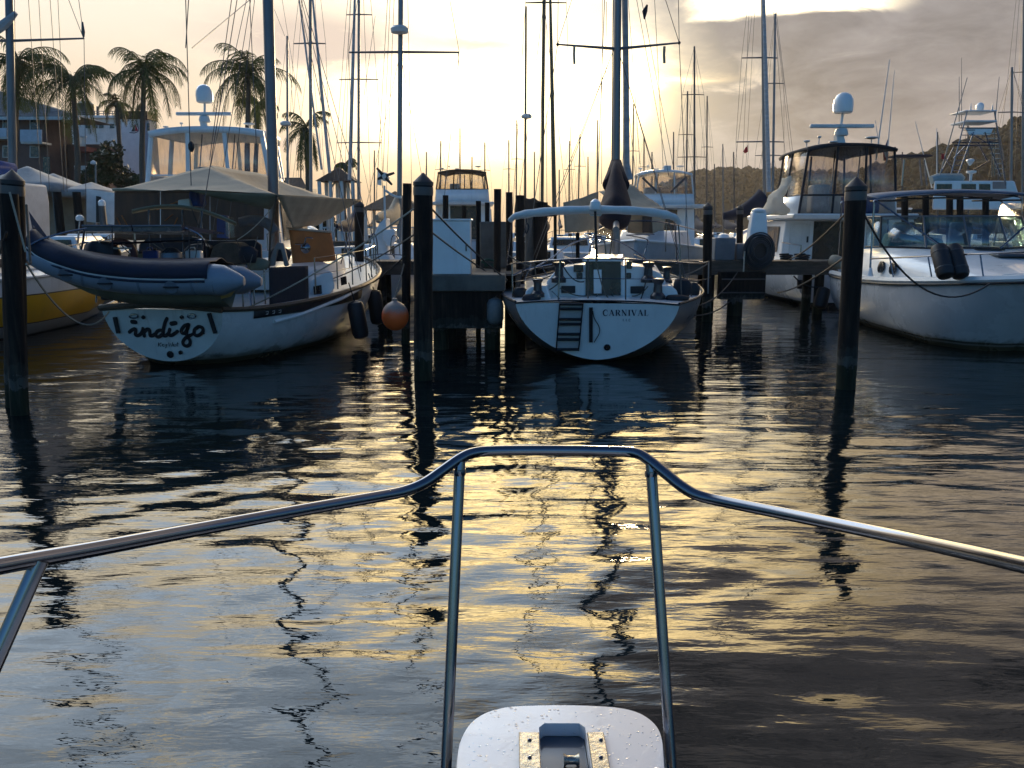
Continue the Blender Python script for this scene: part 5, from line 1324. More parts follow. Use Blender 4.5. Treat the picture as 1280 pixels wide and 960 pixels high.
# ---------------------------------------------------------------- flybridge motor yachts, stern towards us
def radome(parent, p, s, m=WHITE):
    MB().lathe(p, [(.30 * s, 0), (.36 * s, .05 * s), (.38 * s, .3 * s), (.36 * s, .52 * s), (.28 * s, .68 * s), (.14 * s, .77 * s), (.02, .79 * s)], 20).build('radome', m, parent)
def flybridge(px, Y, lab, W, zs, zf, zr, zt, W2, frame, rz=0.0, pr=1.0, L=11.0, top_m=None, hull_m=None, door=True, dome=1.0, bar=None, skirt=None, aft=False, wd=1.0, vin=VINYL):
    """W hull beam, zs stern sheer, zf flybridge floor, zr flybridge coaming top, zt hard top, W2 enclosure width"""
    loc = Vector((G(px, Y, 0).x, Y, 0))
    t = thing('motor_yacht', lab, 'motor yacht', loc, rz)
    M = rootmat(t)
    hb = W / 2
    sts = [(0, hb * .94, zs, -.2, 2.8, .1), (L * .3, hb, zs + .08, -.4, 2.6), (L * .6, hb * .96, zs + .35, -.4, 2.0), (L * .83, hb * .6, zs + .7, -.2, 1.5), (L, .06, zs + 1.0, .3, 1.2)]
    hull_part(M, sts, hull_m or mat('yacht_topsides', (.72, .72, .71), .28, var=.08, vs=1, bands=[(.16, (.012, .012, .016))], coat=.3, dirt=.12), t)
    deck_part(M, sts, WHITE, t, dz=-.02)
    rail_part(M, sts, WHITE, t, 'gunwale', .06, .01)
    c1 = 2.0
    # cabin with aft bulkhead
    zc = zf - .16
    cw = hb * .88
    MB(M).hexa([(-cw, c1, zs), (cw, c1, zs), (cw * .9, L * .62, zs), (-cw * .9, L * .62, zs)], [(-cw * .94, c1, zc), (cw * .94, c1, zc), (cw * .8, L * .56, zc), (-cw * .8, L * .56, zc)]).build('cabin', WHITE, t, bevel=.04)
    for sx in (-1, 1):
        MB(M).hexa([(sx * cw * .985, c1 + .5, zs + .3), (sx * cw * .985 + .012 * sx, c1 + .5, zs + .3), (sx * cw * .945 + .012 * sx, L * .55, zs + .45), (sx * cw * .945, L * .55, zs + .45)],
                   [(sx * cw * .955, c1 + .5, zc - .2), (sx * cw * .955 + .012 * sx, c1 + .5, zc - .2), (sx * cw * .88 + .012 * sx, L * .52, zc - .2), (sx * cw * .88, L * .52, zc - .2)]).build('cabin_window', DARKGLASS, t)
    if door:
        MB(M).box(-.72, cw * .45, c1 - .03, c1 - .006, zs + .06, zc - .05).build('cabin_door', mat('dark_saloon', (.015, .012, .012), .25, var=.3), t)
        MB(M).box(-cw * .86, -.82, c1 - .022, c1 - .006, zs + .12, zc - .12).build('door_panel', WHITE2, t, bevel=.008)
        MB(M).box(-.92, -.87, c1 - .05, c1 - .024, zs + .6, zs + .78).build('door_handle', BLACK, t)
    # flybridge slab
    fw = hb * .95
    MB(M).hexa([(-fw, .7, zf - .16), (fw, .7, zf - .16), (fw * .9, L * .55, zf - .16), (-fw * .9, L * .55, zf - .16)], [(-fw, .6, zf), (fw, .6, zf), (fw * .9, L * .56, zf), (-fw * .9, L * .56, zf)]).build('flybridge_deck', WHITE, t, bevel=.05)
    # enclosure: coaming, frame and clear panels
    b2 = W2 / 2; y0, y1 = 1.3, 1.3 + 3.2 * wd
    ring0 = [(-b2, y0), (-b2 / 3, y0 - .05), (b2 / 3, y0 - .05), (b2, y0), (b2 * .96, (y0 + y1) / 2), (b2 * .8, y1), (0, y1 + .25), (-b2 * .8, y1), (-b2 * .96, (y0 + y1) / 2)]
    s_ = .90
    mb = MB(M)
    lo = [Vector((x * 1.04, y, zf)) for x, y in ring0]; mi = [Vector((x, y, zr)) for x, y in ring0]; hi = [Vector((x * s_, y * .97 + .06, zt - .12)) for x, y in ring0]
    n = len(ring0)
    MB(M).loft([lo[3:] + lo[:1 if not aft else 4], mi[3:] + mi[:1 if not aft else 4]], closed=False, caps=False).build('flybridge_coaming', skirt or WHITE, t, solid=.04)
    for i in range(n):
        j = (i + 1) % n
        q0 = lo if i < 3 and not aft else mi
        MB(M).put([q0[i], q0[j], hi[j], hi[i]], [(0, 1, 2, 3)]).build('clear_panel', vin, t, solid=.004)
        MB(M).tube([q0[i], mi[i], hi[i]], (.038 if i in (0, 3) else .034) * pr, 6).build('enclosure_post', frame, t)
    MB(M).tube(mi, .03, 6, True).build('enclosure_rail', frame, t)
    MB(M).tube(lo[:4], .03, 6).build('enclosure_sill', frame, t)
    # seats and console seen through the vinyl
    MB(M).box(-.75, -.2, y0 + .9, y0 + 1.4, zf + .02, zr + .35).build('helm_seat', mat('pale_seat', (.5, .5, .5), .7, var=.2), t, bevel=.08)
    MB(M).box(-b2 * .5, b2 * .6, y1 - .6, y1 - .1, zf + .02, zr + .12).build('helm_console', WHITE2, t, bevel=.06)
    MB(M).box(.1, b2 * .8, y0 + .35, y0 + .9, zf + .02, zr + .04).build('bench_cushion', BLUE if door else WHITE2, t, bevel=.06)
    for x_ in (-.25, .3): MB(M).tube([(x_ * b2, y0 + .5, zr), (x_ * b2 + .12, y0 + .7, zt - .14)], .02, 6).build('inner_post', STEEL, t)
    # curved top
    rows = []
    for v in range(7):
        y = y0 - .12 + (y1 - y0 + .35) * v / 6
        kk = 1 - .18 * (v / 6) ** 3
        rows.append([Vector((b2 * s_ * 1.03 * u * kk, y, zt - .16 * abs(u) ** 2.6 - (.06 if v in (0, 6) else 0))) for u in [-1 + i / 7 for i in range(15)]])
    MB(M).loft(rows, closed=False, caps=False).build('hard_top', top_m or WHITE, t, angle=60, solid=.09 * pr)
    # radar mast on the top
    mx = M @ Vector((bar or 0, y0 + .9, zt))
    MB().hexa([mx + Vector((-.14, -.14, -.02)), mx + Vector((.14, -.14, -.02)), mx + Vector((.14, .2, -.02)), mx + Vector((-.14, .2, -.02))], [mx + Vector((-.20, -.12, .34)), mx + Vector((.02, -.12, .34)), mx + Vector((.02, .1, .34)), mx + Vector((-.20, .1, .34))]).build('radar_arch', WHITE2, t, bevel=.03)
    MB().tube([mx + Vector((-.05, 0, .3)), mx + Vector((0, 0, .98 * dome))], .04, 8).build('dome_post', WHITE2, t)
    MB().lathe(mx + Vector((-.02, -.05, .28)), [(.18, 0), (.2, .07), (.16, .2), (.05, .22)], 14).build('radar_housing', WHITE2, t)
    MB().box(mx.x - .98, mx.x + .92, mx.y - .15, mx.y, mx.z + .50, mx.z + .61).build('radar_scanner', WHITE2, t, bevel=.03)
    radome(t, mx + Vector((0, 0, .93 * dome)), .76)
    for x_, h_, r_ in ((-.72, .12, .1), (-.48, .24, .06), (-.2, .1, .13), (.55, .22, .2)):
        p = M @ Vector((x_ * b2 * 1.1, y0 + .7, zt - .05))
        MB().tube([p, p + Vector((0, 0, h_))], .015, 6).build('antenna_stem', WHITE2, t)
        MB().lathe(p + Vector((0, 0, h_)), [(r_ * .4, 0), (r_, .03), (r_ * .9, .06), (.01, .07)], 12).build('antenna_puck', WHITE2, t)
    # cockpit rail
    for sx in (-1, 1): MB(M).tube([(sx * hb * .9, .1, zs), (sx * hb * .9, .1, zs + .55), (sx * hb * .9, 1.8, zs + .6)], .018, 6).build('cockpit_rail', STEEL, t)
    MB(M).tube([(hb * .45, .3, zs), (hb * .45, .5, zf - .16)], .022, 8).build('cockpit_post', STEEL, t)
    return t, M
black_yacht, Mb = flybridge(1073, 23.9, 'white motor yacht with black framed flybridge enclosure and white satellite dome', 3.8, 1.22, 2.66, 3.2, 4.68, 2.75, BLACKCLOTH, L=11, top_m=BLACKCLOTH)
# bunched white canvas catching the sun at the yacht's port quarter, boarding shroud
rows = []
r4 = random.Random(9)
for i in range(15):
    v = i / 14
    row = []
    for j in range(13):
        a = j / 12 * math.pi * 2
        cx = 983 - 20 * v + 3 * math.sin(9 * v); w = (4 + 14 * v * v) * (1 + .25 * math.sin(5 * a + 9 * v) + .10 * r4.uniform(-1, 1))
        row.append(P(cx + w * math.cos(a), 222 + 46 * v, 24.6 - .3 * v) + Vector((0, .30 * math.sin(a), .05 * r4.uniform(-1, 1))))
    rows.append(row[:-1])
MB().loft(rows).build('bunched_canvas', THINCLOTH, black_yacht, angle=120)
for i, (p0, p1, r_) in enumerate((((1095, 200, 25.5), (1112, 75, 25.6), .016), ((1108, 205, 26), (1118, 88, 26), .013), ((1099, 182, 26), (1094, 150, 26), .01))):
    MB().tube([P(*p0), P(*p1)], [r_ * 1.3, r_ * .6], 6).build('whip_antenna', WHITE2, black_yacht)
# stern square and rope hole on the yacht's transom
MB().prism([P(997, 350, 23.82), P(1006, 350, 23.82), P(1006, 361, 23.82), P(997, 361, 23.82)], (0, .06, 0)).build('transom_vent', INK, black_yacht)

white_yacht, Mw = flybridge(254, 28.0, 'white motor yacht with tall white framed flybridge enclosure behind the tan awning', 4.9, 1.5, 3.55, 4.0, 5.55, 4.1, WHITE, pr=2.3, L=12, door=False, dome=1.0, bar=-.3)
# brown aft curtain enclosing its cockpit
for a, b_, m_ in ((143, 200, BROWNC), (201, 262, BROWNC), (263, 330, BROWNC)):
    cloth('aft_curtain', m_, white_yacht, P(a, 238, 27.6), P(b_, 238, 27.6), P(b_, 300, 27.6), P(a, 300, 27.6), 0, 12, .03, a)
for a, b_, c_, d in ((146, 272, 156, 292), (152, 269, 164, 290), (206, 276, 216, 268), (196, 262, 222, 252), (213, 292, 222, 272)):
    MB().tube([P(a, b_, 27.45), P(c_, d, 27.45)], .05, 6, flat=.3).build('curtain_lining', RUST, white_yacht)
MB().tube([P(141, 237, 27.5), P(332, 237.5, 27.5)], .05, 8).build('curtain_rail', mat('olive_rail', (.2, .2, .14), .7), white_yacht)

far_yacht, _ = flybridge(577, 46.0, 'far white flybridge boat with brown framed enclosure seen above the white dock cabinet', 3.7, 1.5, 3.62, 4.3, 5.35, 2.85, BROWNC, L=10, top_m=BROWNC, dome=.3, wd=.7, aft=True)
for o in [c for c in far_yacht.children if c.name.startswith(('radome', 'dome_post', 'radar'))]:
    bpy.data.objects.remove(o)
mid_yacht, _ = flybridge(834, 37.0, 'white convertible yacht with glowing flybridge windows right of the sloop mast', 3.6, 1.35, 3.25, 3.7, 4.75, 2.55, WHITE2, L=10, dome=.3, wd=.8, aft=True)
for o in [c for c in mid_yacht.children if c.name.startswith(('radome', 'dome_post', 'radar'))]:
    bpy.data.objects.remove(o)
for a, b_ in (((803, 222), (822, 240)), ((857, 222), (838, 240))):
    MB().tube([P(*a, 37.9), P(*b_, 37.9)], .05, 6).build('cross_brace', DARKALU, mid_yacht)
MB().box(P(829, 214, 38.5).x, P(838, 214, 38.5).x, 38.3, 38.8, 4.72, 4.95).build('top_locker', WHITE2, mid_yacht, bevel=.04)

# ---------------------------------------------------------------- boats seen only as bow, deck or canvas between the near ones
def small_boat(px, Y, lab, W=2.6, L=7.5, zs=1.0, rz=0.0, m=None, cabin=None, toward=False, cat='motorboat'):
    t = thing('motorboat', lab, cat, (G(px, Y, 0).x, Y, 0), rz + (math.pi if toward else 0))
    M = rootmat(t); hb = W / 2
    sts = [(0, hb * .92, zs, -.2, 2.5, .05), (L * .35, hb, zs + .05, -.3, 2.2), (L * .7, hb * .8, zs + .22, -.2, 1.7), (L * .9, hb * .36, zs + .38, 0, 1.3), (L, .05, zs + .45, .3, 1.2)]
    hull_part(M, sts, m or WHITE2, t); deck_part(M, sts, WHITE, t); rail_part(M, sts, WHITE, t, 'gunwale', .04)
    z1 = zs + (cabin or .7)
    MB(M).hexa([(-hb * .7, L * .25, zs), (hb * .7, L * .25, zs), (hb * .5, L * .72, zs + .1), (-hb * .5, L * .72, zs + .1)], [(-hb * .6, L * .27, z1), (hb * .6, L * .27, z1), (hb * .42, L * .58, z1), (-hb * .42, L * .58, z1)]).build('cabin', WHITE, t, bevel=.05)
    MB(M).hexa([(-hb * .56, L * .245, z1 - .38), (hb * .56, L * .245, z1 - .38), (hb * .56, L * .26, z1 - .38), (-hb * .56, L * .26, z1 - .38)], [(-hb * .52, L * .245, z1 - .1), (hb * .52, L * .245, z1 - .1), (hb * .52, L * .275, z1 - .1), (-hb * .52, L * .275, z1 - .1)]).build('cabin_window', DARKGLASS, t)
    rp = [(-hb * .9, L * .2, zs + .5), (-hb * .95, L * .5, zs + .62), (-hb * .4, L * .9, zs + .95), (0, L * 1.0, zs + 1.0), (hb * .4, L * .9, zs + .95), (hb * .95, L * .5, zs + .62), (hb * .9, L * .2, zs + .5)]
    MB(M).tube(smoothpath(rp, 4), .02, 6).build('bow_rail', STEEL, t)
    for x, y, z in rp[:3] + rp[4:]: MB(M).tube([(x, y, z), (x, y, zs + .1)], .016, 6).build('stanchion', STEEL, t)
    return t, M
tb, _ = small_boat(822, 33.5, 'grey hulled boat moored bow first behind the sloop cockpit', 4.0, 9, 1.45, R(-14), mat('pale_grey_hull', (.40, .42, .44), .35, var=.12), toward=True)
small_boat(716, 38.0, 'low white boat glinting in the sun between the brown piling and the sloop mast', 3.0, 8, 1.1)
small_boat(1137, 40.0, 'white centre console boat with T top left of the fishing tower', 3.0, 8, 1.9, cabin=1.3)
small_boat(934, 37.0, 'small white runabout far behind the hose reel', 2.2, 6, .9)
small_boat(62, 27.0, 'white motorboat with open foredeck in front of the marquee', 2.8, 8, 1.35, R(-10))
tt, M = small_boat(25, 24.0, 'blue canopied boat partly hidden at the left edge', 2.6, 7, 1.3)
# T top of the centre console
cc = bpy.data.objects['motorboat.002'] if 'motorboat.002' in bpy.data.objects else None
for o in list(bpy.data.objects):
    if o.get('label', '').startswith('white centre console'):
        for px_ in (1117, 1127, 1152, 1158): MB().tube([P(px_, 232, 42.5), P(px_ + (3 if px_ < 1140 else -3), 200, 42.5)], .045, 6).build('top_leg', STEEL, o)
        MB().box(P(1115, 196, 42.5).x, P(1160, 196, 42.5).x, 42.0, 43, P(1115, 197, 42.5).z, P(1115, 194, 42.5).z).build('top_roof', NAVY, o, bevel=.05)
        for a, b_ in (((1165, 235), (1144, 152)), ((1171, 230), (1171, 160))): MB().tube([P(*a, 43), P(*b_, 43)], [.03, .012], 6).build('whip_antenna', WHITE2, o)

# tower boat
def tower_boat():
    Y = 36.0
    t = thing('fishing_boat', 'sport fishing boat with tall aluminium tuna tower in front of the dark hill', 'fishing boat', (G(1222, Y, 0).x, Y, 0))
    M = rootmat(t); 
    sts = [(-1, 1.9, 1.5, -.2, 2.6, .1), (3, 2.05, 1.6, -.3, 2.3), (8, 1.7, 2.0, -.2, 1.7), (11, .06, 2.6, .3, 1.2)]
    hull_part(M, sts, WHITE2, t); deck_part(M, sts, WHITE, t)
    q = lambda px, py, d=0.0: P(px, py, Y + 1 + d)
    MB().hexa([q(1165, 262), q(1279, 262), q(1279, 262, 4), q(1165, 262, 4)], [q(1168, 226), q(1268, 226), q(1264, 226, 3.6), q(1172, 226, 3.6)]).build('cabin', WHITE, t, bevel=.06)
    for a, b_ in ((1171, 1190), (1202, 1220), (1224, 1238)): MB().prism([q(a, 243, -.02), q(a, 230, -.02), q(b_, 230, -.02), q(b_, 243, -.02)], (0, .012, 0)).build('cabin_window', DARKGLASS, t)
    MB().prism([q(1241, 236, -.02), q(1241, 227, -.02), q(1258, 227, -.02), q(1258, 236, -.02)], (0, .012, 0)).build('side_curtain', mat('rose_vinyl', (.35, .24, .2), .4), t)
    MB().tube([q(1164, 225, .3), q(1172, 223, .3), q(1200, 223, .3), q(1203, 225, .3)], [.18, .22, .22, .16], 10).build('life_raft', mat('pale_green_grey', (.30, .36, .36), .5), t)
    tb_ = lambda a, b_, r=.028, n_='tower_pipe': MB().tube([a, b_], r, 6).build(n_, STEEL if n_ != 'outrigger' else ALU, t)
    # four legs
    for d in (0, 2.2):
        tb_(q(1189, 217, d), q(1209, 139, d)); tb_(q(1257, 232, d), q(1243, 139, d)); tb_(q(1198, 217, d), q(1217, 165, d)); tb_(q(1251, 221, d), q(1231, 165, d))
    for y_, a, b_ in ((178, 1190, 1249), (182, 1192, 1246), (160, 1200, 1244), (151, 1208, 1245), (139, 1205, 1244)):
        for d in (0, 2.2): tb_(q(a, y_, d), q(b_, y_, d), .025)
    for a, b_ in (((1175, 218), (1192, 184)), ((1192, 198), (1207, 182)), ((1240, 178), (1240, 221)), ((1217, 212), (1237, 201)), ((1222, 178), (1234, 201)), ((1214, 167), (1232, 178)), ((1247, 175), (1230, 178)), ((1190, 210), (1180, 196)), ((1243, 160), (1243, 220))): tb_(q(*a), q(*b_), .022)
    # ladder rungs on both sloping legs
    for i in range(9):
        y_ = 213 - i * 6.3
        MB().tube([q(1190 + (217 - y_) * .256, y_), q(1199 + (217 - y_) * .36, y_)], .018, 5).build('ladder_rung', STEEL, t)
        MB().tube([q(1256 - (226 - y_) * .15, y_ + 4), q(1250 - (226 - y_) * .33, y_ + 4)], .018, 5).build('ladder_rung', STEEL, t)
    MB().hexa([q(1211, 169), q(1238, 169), q(1238, 169, 1.8), q(1211, 169, 1.8)], [q(1206, 160), q(1242, 160), q(1242, 160, 1.8), q(1206, 160, 1.8)]).build('control_station', WHITE, t, bevel=.04)
    MB().box(q(1206, 153).x, q(1245, 153).x, Y + .9, Y + 2.2, q(1206, 153).z, q(1206, 150.6).z).build('sun_top', WHITEC, t, bevel=.03)
    MB().box(q(1205, 139).x, q(1245, 139).x, Y + .9, Y + 2.2, q(1206, 139.6).z, q(1206, 138).z).build('tower_top', WHITE, t, bevel=.02)
    radome(t, q(1224.5, 138, 1), .42)
    for px_ in (1213, 1240): MB().lathe(q(px_, 138.4, .5), [(.05, 0), (.03, .1), (.015, .3)], 8).build('antenna_puck', WHITE2, t)
    MB().lathe(q(1213, 201), [(.03, -.2), (.16, 0), (.14, .06), (.02, .1)], 12).build('search_light', WHITE, t)
    MB().lathe(q(1214, 216), [(.05, -.35), (.06, -.05), (.2, 0), (.2, .08), (.02, .1)], 12).build('radar_scanner', WHITE, t)
    for a, b_, r_ in (((1175, 218, 0), (1209, 97, 0), .03), ((1199, 160, 1), (1199, 96, 1), .02), ((1202, 160, 1), (1202, 72, 1), .016), ((1244, 150, 0), (1249, 96, 0), .02), ((1255, 200, 0), (1250, 170, 0), .02)):
        MB().tube([q(*a), q(*b_)], [r_, r_ * .5], 6).build('outrigger', ALU, t)
    MB().tube([q(1180, 203), q(1180, 192)], .012, 5).build('flag_staff', STEEL, t)
    cloth('pennant', mat('red_flag', (.45, .03, .03), .8), t, q(1177, 192, -.1), q(1180.5, 192, -.1), q(1180, 199, -.1), q(1177, 199, -.1), 0, 5, .05, 1)
tower_boat()

# ---------------------------------------------------------------- yellow hulled sailboat at the left edge
def yellow_boat():
    Y0 = 14.8
    t = thing('sailboat', 'yellow and white hulled sailboat cut by the left edge', 'sailboat', (-12.0, Y0, 0), R(-3))
    M = rootmat(t)
    sts = [(0, 1.2, 1.25, -.05, 2.0, .2), (1.2, 1.75, 1.26, -.3, 2.0), (3.2, 2.05, 1.28, -.5, 2.0), (5.4, 1.95, 1.34, -.5, 1.9), (7.5, 1.2, 1.5, -.4, 1.6), (9.2, .06, 1.7, .3, 1.3)]
    hull_part(M, sts, mat('yellow_white_topsides', (.72, .72, .70), .35, var=.12, vs=1.2, bands=[(.92, (.02, .02, .025)), (.895, (.66, .37, .015)), (.30, (.02, .02, .025)), (.275, (.30, .32, .34)), (.03, (.02, .03, .05))], dirt=.2), t)
    deck_part(M, sts, WHITE, t); rail_part(M, sts, WHITE2, t, 'toe_rail', .035)
    MB(M).hexa([(-1.1, 2.5, 1.25), (1.1, 2.5, 1.25), (.8, 6.4, 1.4), (-.8, 6.4, 1.4)], [(-1, 2.6, 1.75), (1, 2.6, 1.75), (.6, 6.0, 1.75), (-.6, 6.0, 1.75)]).build('cabin_trunk', WHITE, t, bevel=.06)
    for y in (3.0, 4.0, 5.0): MB(M).hexa([(1.06 - .075 * (y - 2.5), y, 1.45), (1.085 - .075 * (y - 2.5), y, 1.45), (1.04 - .075 * (y - 2.5), y + .5, 1.45), (1.01 - .075 * (y - 2.5), y + .5, 1.45)],
                                    [(1.04 - .075 * (y - 2.5), y, 1.62), (1.06 - .075 * (y - 2.5), y, 1.62), (1.02 - .075 * (y - 2.5), y + .5, 1.62), (.99 - .075 * (y - 2.5), y + .5, 1.62)]).build('port_light', DARKGLASS, t)
    Ym = 19.0
    MB().tube([G(17.5, Ym, 1.6), P(14, 120, Ym), P(11.5, 0, Ym), P(1, -520, Ym)], [.085, .085, .08, .07], 14).build('mast', mat('grey_mast', (.15, .155, .165), .4, .5), t)
    for a, b_ in (((15, 51), (105, 48)), ((12, 51), (-76, 50))): MB().tube([P(*a, Ym), P(*b_, Ym - .2)], [.03, .018], 6).build('spreader', ALU, t)
    MB().lathe(P(104, 40, Ym - .2), [(.02, -.1), (.04, 0), (.02, .2)], 6).build('spreader_tip', WIRE, t)
    for a, b_ in (((105, 48), (97, -10)), ((104, 47), (82, -10)), ((105, 48), (108, 300)), ((35, -10), (52, 240)), ((48, -10), (62, 240)), ((62, -10), (80, 240)), ((72, -10), (84, 240)), ((18, -10), (20, 200))):
        wire(t, P(*a, 18.8), P(*b_, 18.8), .0065, 'shroud')
    MB().tube([P(-40, 60, 18.9), P(6, 30, 18.9), P(20, 16, 18.9)], [.12, .10, .05], 8).build('furled_sail', MATS['furled_sail_cloth'], t)
    MB(M).tube(smoothpath([(1.75, 1.3, 1.8), (2.0, 3.2, 1.85), (1.9, 5.4, 1.95), (1.15, 7.5, 2.1)]), .01, 6).build('lifeline', STEEL, t)
    for x, y, z in ((1.75, 1.3, 1.26), (2.0, 3.2, 1.28), (1.9, 5.4, 1.34), (1.15, 7.5, 1.5)): MB(M).tube([(x - .03, y, z), (x - .03, y, z + .58)], .014, 6).build('stanchion', STEEL, t)
    # blue boom cover and white dodger at the frame edge
    MB().tube([P(-60, 209, 17.5), P(-10, 209, 17.6), P(17, 210, 18.6)], [.13, .13, .08], 12, flat=1.3).build('sail_cover', BLUE, t, angle=80)
    MB().prism([P(a, b_, 16.5) for a, b_ in [(-40, 300), (-30, 228), (2, 226), (6, 250), (8, 300)]], (0, 1.6, 0)).build('dodger', WHITEC, t, bevel=.05)
yellow_boat()

# ---------------------------------------------------------------- masts: the sailboats farther back
def sailboat(px_t, py_t, px_b, Y, lab, w, spr=(), L=9.0, W=2.6, hull_m=None, cover=None, spar=None, rz=0.0, furled=(), dome=None, wires=(), zs=1.0, boom=True):
    x = G(px_b, Y, 0).x
    t = thing('sailboat', lab, 'sailboat', (x, Y - L * .55, 0), rz)
    M = rootmat(t); hb = W / 2
    sts = [(0, hb * .66, zs, .0, 1.8, .15), (L * .2, hb * .94, zs, -.3, 1.9), (L * .45, hb, zs + .04, -.4, 1.9), (L * .75, hb * .68, zs + .16, -.4, 1.6), (L, .05, zs + .32, .3, 1.2)]
    hull_part(M, sts, hull_m or WHITE2, t); deck_part(M, sts, WHITE, t); rail_part(M, sts, TEAK, t, 'toe_rail', .025)
    MB(M).hexa([(-hb * .6, L * .3, zs), (hb * .6, L * .3, zs), (hb * .42, L * .72, zs + .1), (-hb * .42, L * .72, zs + .1)], [(-hb * .52, L * .31, zs + .5), (hb * .52, L * .31, zs + .5), (hb * .34, L * .68, zs + .48), (-hb * .34, L * .68, zs + .48)]).build('cabin_trunk', WHITE, t, bevel=.05)
    MB(M).box(-.22, .22, L * .3 - .02, L * .3 + .03, zs + .05, zs + .45).build('companionway', DARKGLASS, t)
    sp = spar or ALU
    r = w / 2 / F * Y
    a, b_ = G(px_b, Y, zs + .3), P(px_t, py_t, Y)
    MB().tube([a, a.lerp(b_, .5), b_], [r, r, r * .8], 10).build('mast', sp, t)
    for py, x0, x1 in spr:
        f = (py - py_t) / (P(px_b, 283, Y).z and (283 - py_t)); pm = px_t + (px_b - px_t) * f
        c_ = P(pm, py, Y)
        for xe in (x0, x1):
            e = P(xe, py + .5, Y - .1)
            MB().tube([c_, e], [max(r * .5, .02), max(r * .35, .014)], 6).build('spreader', sp, t)
    tips = [(spr[0][1], spr[0][0]), (spr[0][2], spr[0][0])] if spr else []
    for i, (xe, py) in enumerate(tips):
        sx = -1 if i == 0 else 1
        wire(t, P(xe, py, Y - .1), b_, .009, 'shroud')
        low = spr[-1]; e2 = P(low[1] if i == 0 else low[2], low[0], Y - .1)
        if len(spr) > 1: wire(t, P(xe, py, Y - .1), e2, .009, 'shroud')
        wire(t, e2, M @ Vector((sx * hb * .95, L * .52, zs + .1)), .009, 'shroud')
        wire(t, c_, M @ Vector((sx * hb * .9, L * .48, zs + .1)), .008, 'shroud')
    wire(t, b_, M @ Vector((0, .05, zs + .05)), .009, 'backstay')
    wire(t, b_, M @ Vector((0, L - .1, zs + .3)), .009, 'forestay')
    for (ax, ay, bx, by, rr) in furled:
        MB().tube([P(ax, ay, Y - .3), P((ax + bx) / 2, (ay + by) / 2, Y - .3), P(bx, by, Y - .3)], [rr * .6, rr, rr * 1.15], 8).build('furled_sail', spar or MATS['furled_sail_cloth'], t)
    for (ax, ay, bx, by) in wires: wire(t, P(ax, ay, Y), P(bx, by, Y), .009, 'stay')
    if boom:
        MB(M).tube([(0, L * .54, zs + 1.15), (0, L * .12, zs + 1.2)], .06, 8).build('boom', sp, t)
        MB(M).loft([[Vector((rx * math.cos(q_), y, zs + 1.3 + rz_ * math.sin(q_) + dz)) for q_ in [i * math.pi / 6 for i in range(12)]] for y, rx, rz_, dz in ((L * .10, .06, .08, 0), (L * .2, .16, .2, 0), (L * .4, .18, .28, .05), (L * .52, .16, .45, .25), (L * .545, .08, .5, .35))]).build('sail_cover', cover or NAVY, t, angle=80)
    if dome:
        MB().lathe(P(dome[0], dome[1], Y) + Vector((0, -.3, 0)), [(.1, -.1), (.28, -.06), (.3, .06), (.22, .14), (.02, .17)], 14).build('radar_dome', WHITE2, t)
        MB().tube([P(dome[0], dome[1] + 2, Y) + Vector((0, -.3, 0)), P(dome[0], dome[1] + 2, Y)], .04, 6).build('radar_bracket', sp, t)
    return t, M
WARM = mat('sun_tinted_spar', (.16, .11, .06), .45, .4, var=.2)  # spar with the warm sun glow put into its base colour
big, Mbig = sailboat(503, -330, 499, 29.5, 'white sailboat with wind generator moored behind the orange ball fender', 6.2, ((65, 436, 574),), 10, 3.0, WHITE, TAN, zs=1.25, dome=(501, 41), wires=((493, -10, 483, 240), (488, -10, 478, 235), (573, 66, 574, 95)), furled=())
sailboat(359, 45, 360, 47, 'slim masted sailboat with small radar dome left of the gazebo', 3, (), 9, 2.6, dome=(359, 156))
sailboat(387.5, -120, 389, 43, 'sailboat with two dark furled headsails right of the cutter mast', 4.2, ((54, 367, 407),), 9.5, 2.6, furled=((366, -60, 402, 212, .045), (388, -30, 412, 216, .07)), wires=((343, 12, 356, 45), (352, -5, 385, 200), (375, -10, 398, 190)))
sailboat(449, -150, 448, 36, 'sailboat with three pairs of spreaders and reddish furled sail at the tan awning end', 3.4, ((18, 433, 465), (99, 424, 473), (178, 421, 477)), 9, 2.5, furled=((444, -20, 437, 225, .07),), wires=((438, -10, 431, 230), (469, 20, 455, 120)))
sailboat(657.5, 8, 656, 48, 'sailboat with sun tinted mast and round radar dome against the sun glow', 3.0, (), 9, 2.6, spar=WARM, dome=(658, 147), cover=BROWNC)
sailboat(681.5, -170, 677, 31.5, 'sailboat with thick sunlit mast left of the sloop mast', 4.2, ((3, 657, 708),), 9, 2.5, spar=WARM, furled=((687.5, -20, 693, 262, .07),), cover=BROWNC)
sailboat(952, -140, 956, 45, 'tall masted sailboat with navy boom cover and red pennant left of the black topped yacht', 4.0, ((72, 927, 972), (177, 920, 980)), 11, 3.0, furled=((953.5, -40, 961, 240, .11),), cover=NAVY, wires=((940, 20, 918, 215), (936, 20, 928, 215)))
sailboat(969, 17, 965, 56, 'slim sailboat mast standing just right of the navy covered boom', 3.0, ((104, 957, 980), (194, 944, 980)), 10, 2.8)
sailboat(868, 58, 868, 60, 'distant sailboat with dark mast and double spreaders behind the convertible yacht', 2.6, ((118, 853, 880), (196, 847, 884)), 10, 2.8, spar=DARKALU)
sailboat(859.5, 114, 857, 66, 'distant sailboat with short mast left of the dark double spreader mast', 2.0, ((168, 848, 869),), 9, 2.6, spar=DARKALU)
sailboat(903.5, 180, 904, 62, 'distant sailboat with bare thin mast in front of the far ridge', 1.6, (), 8, 2.4)
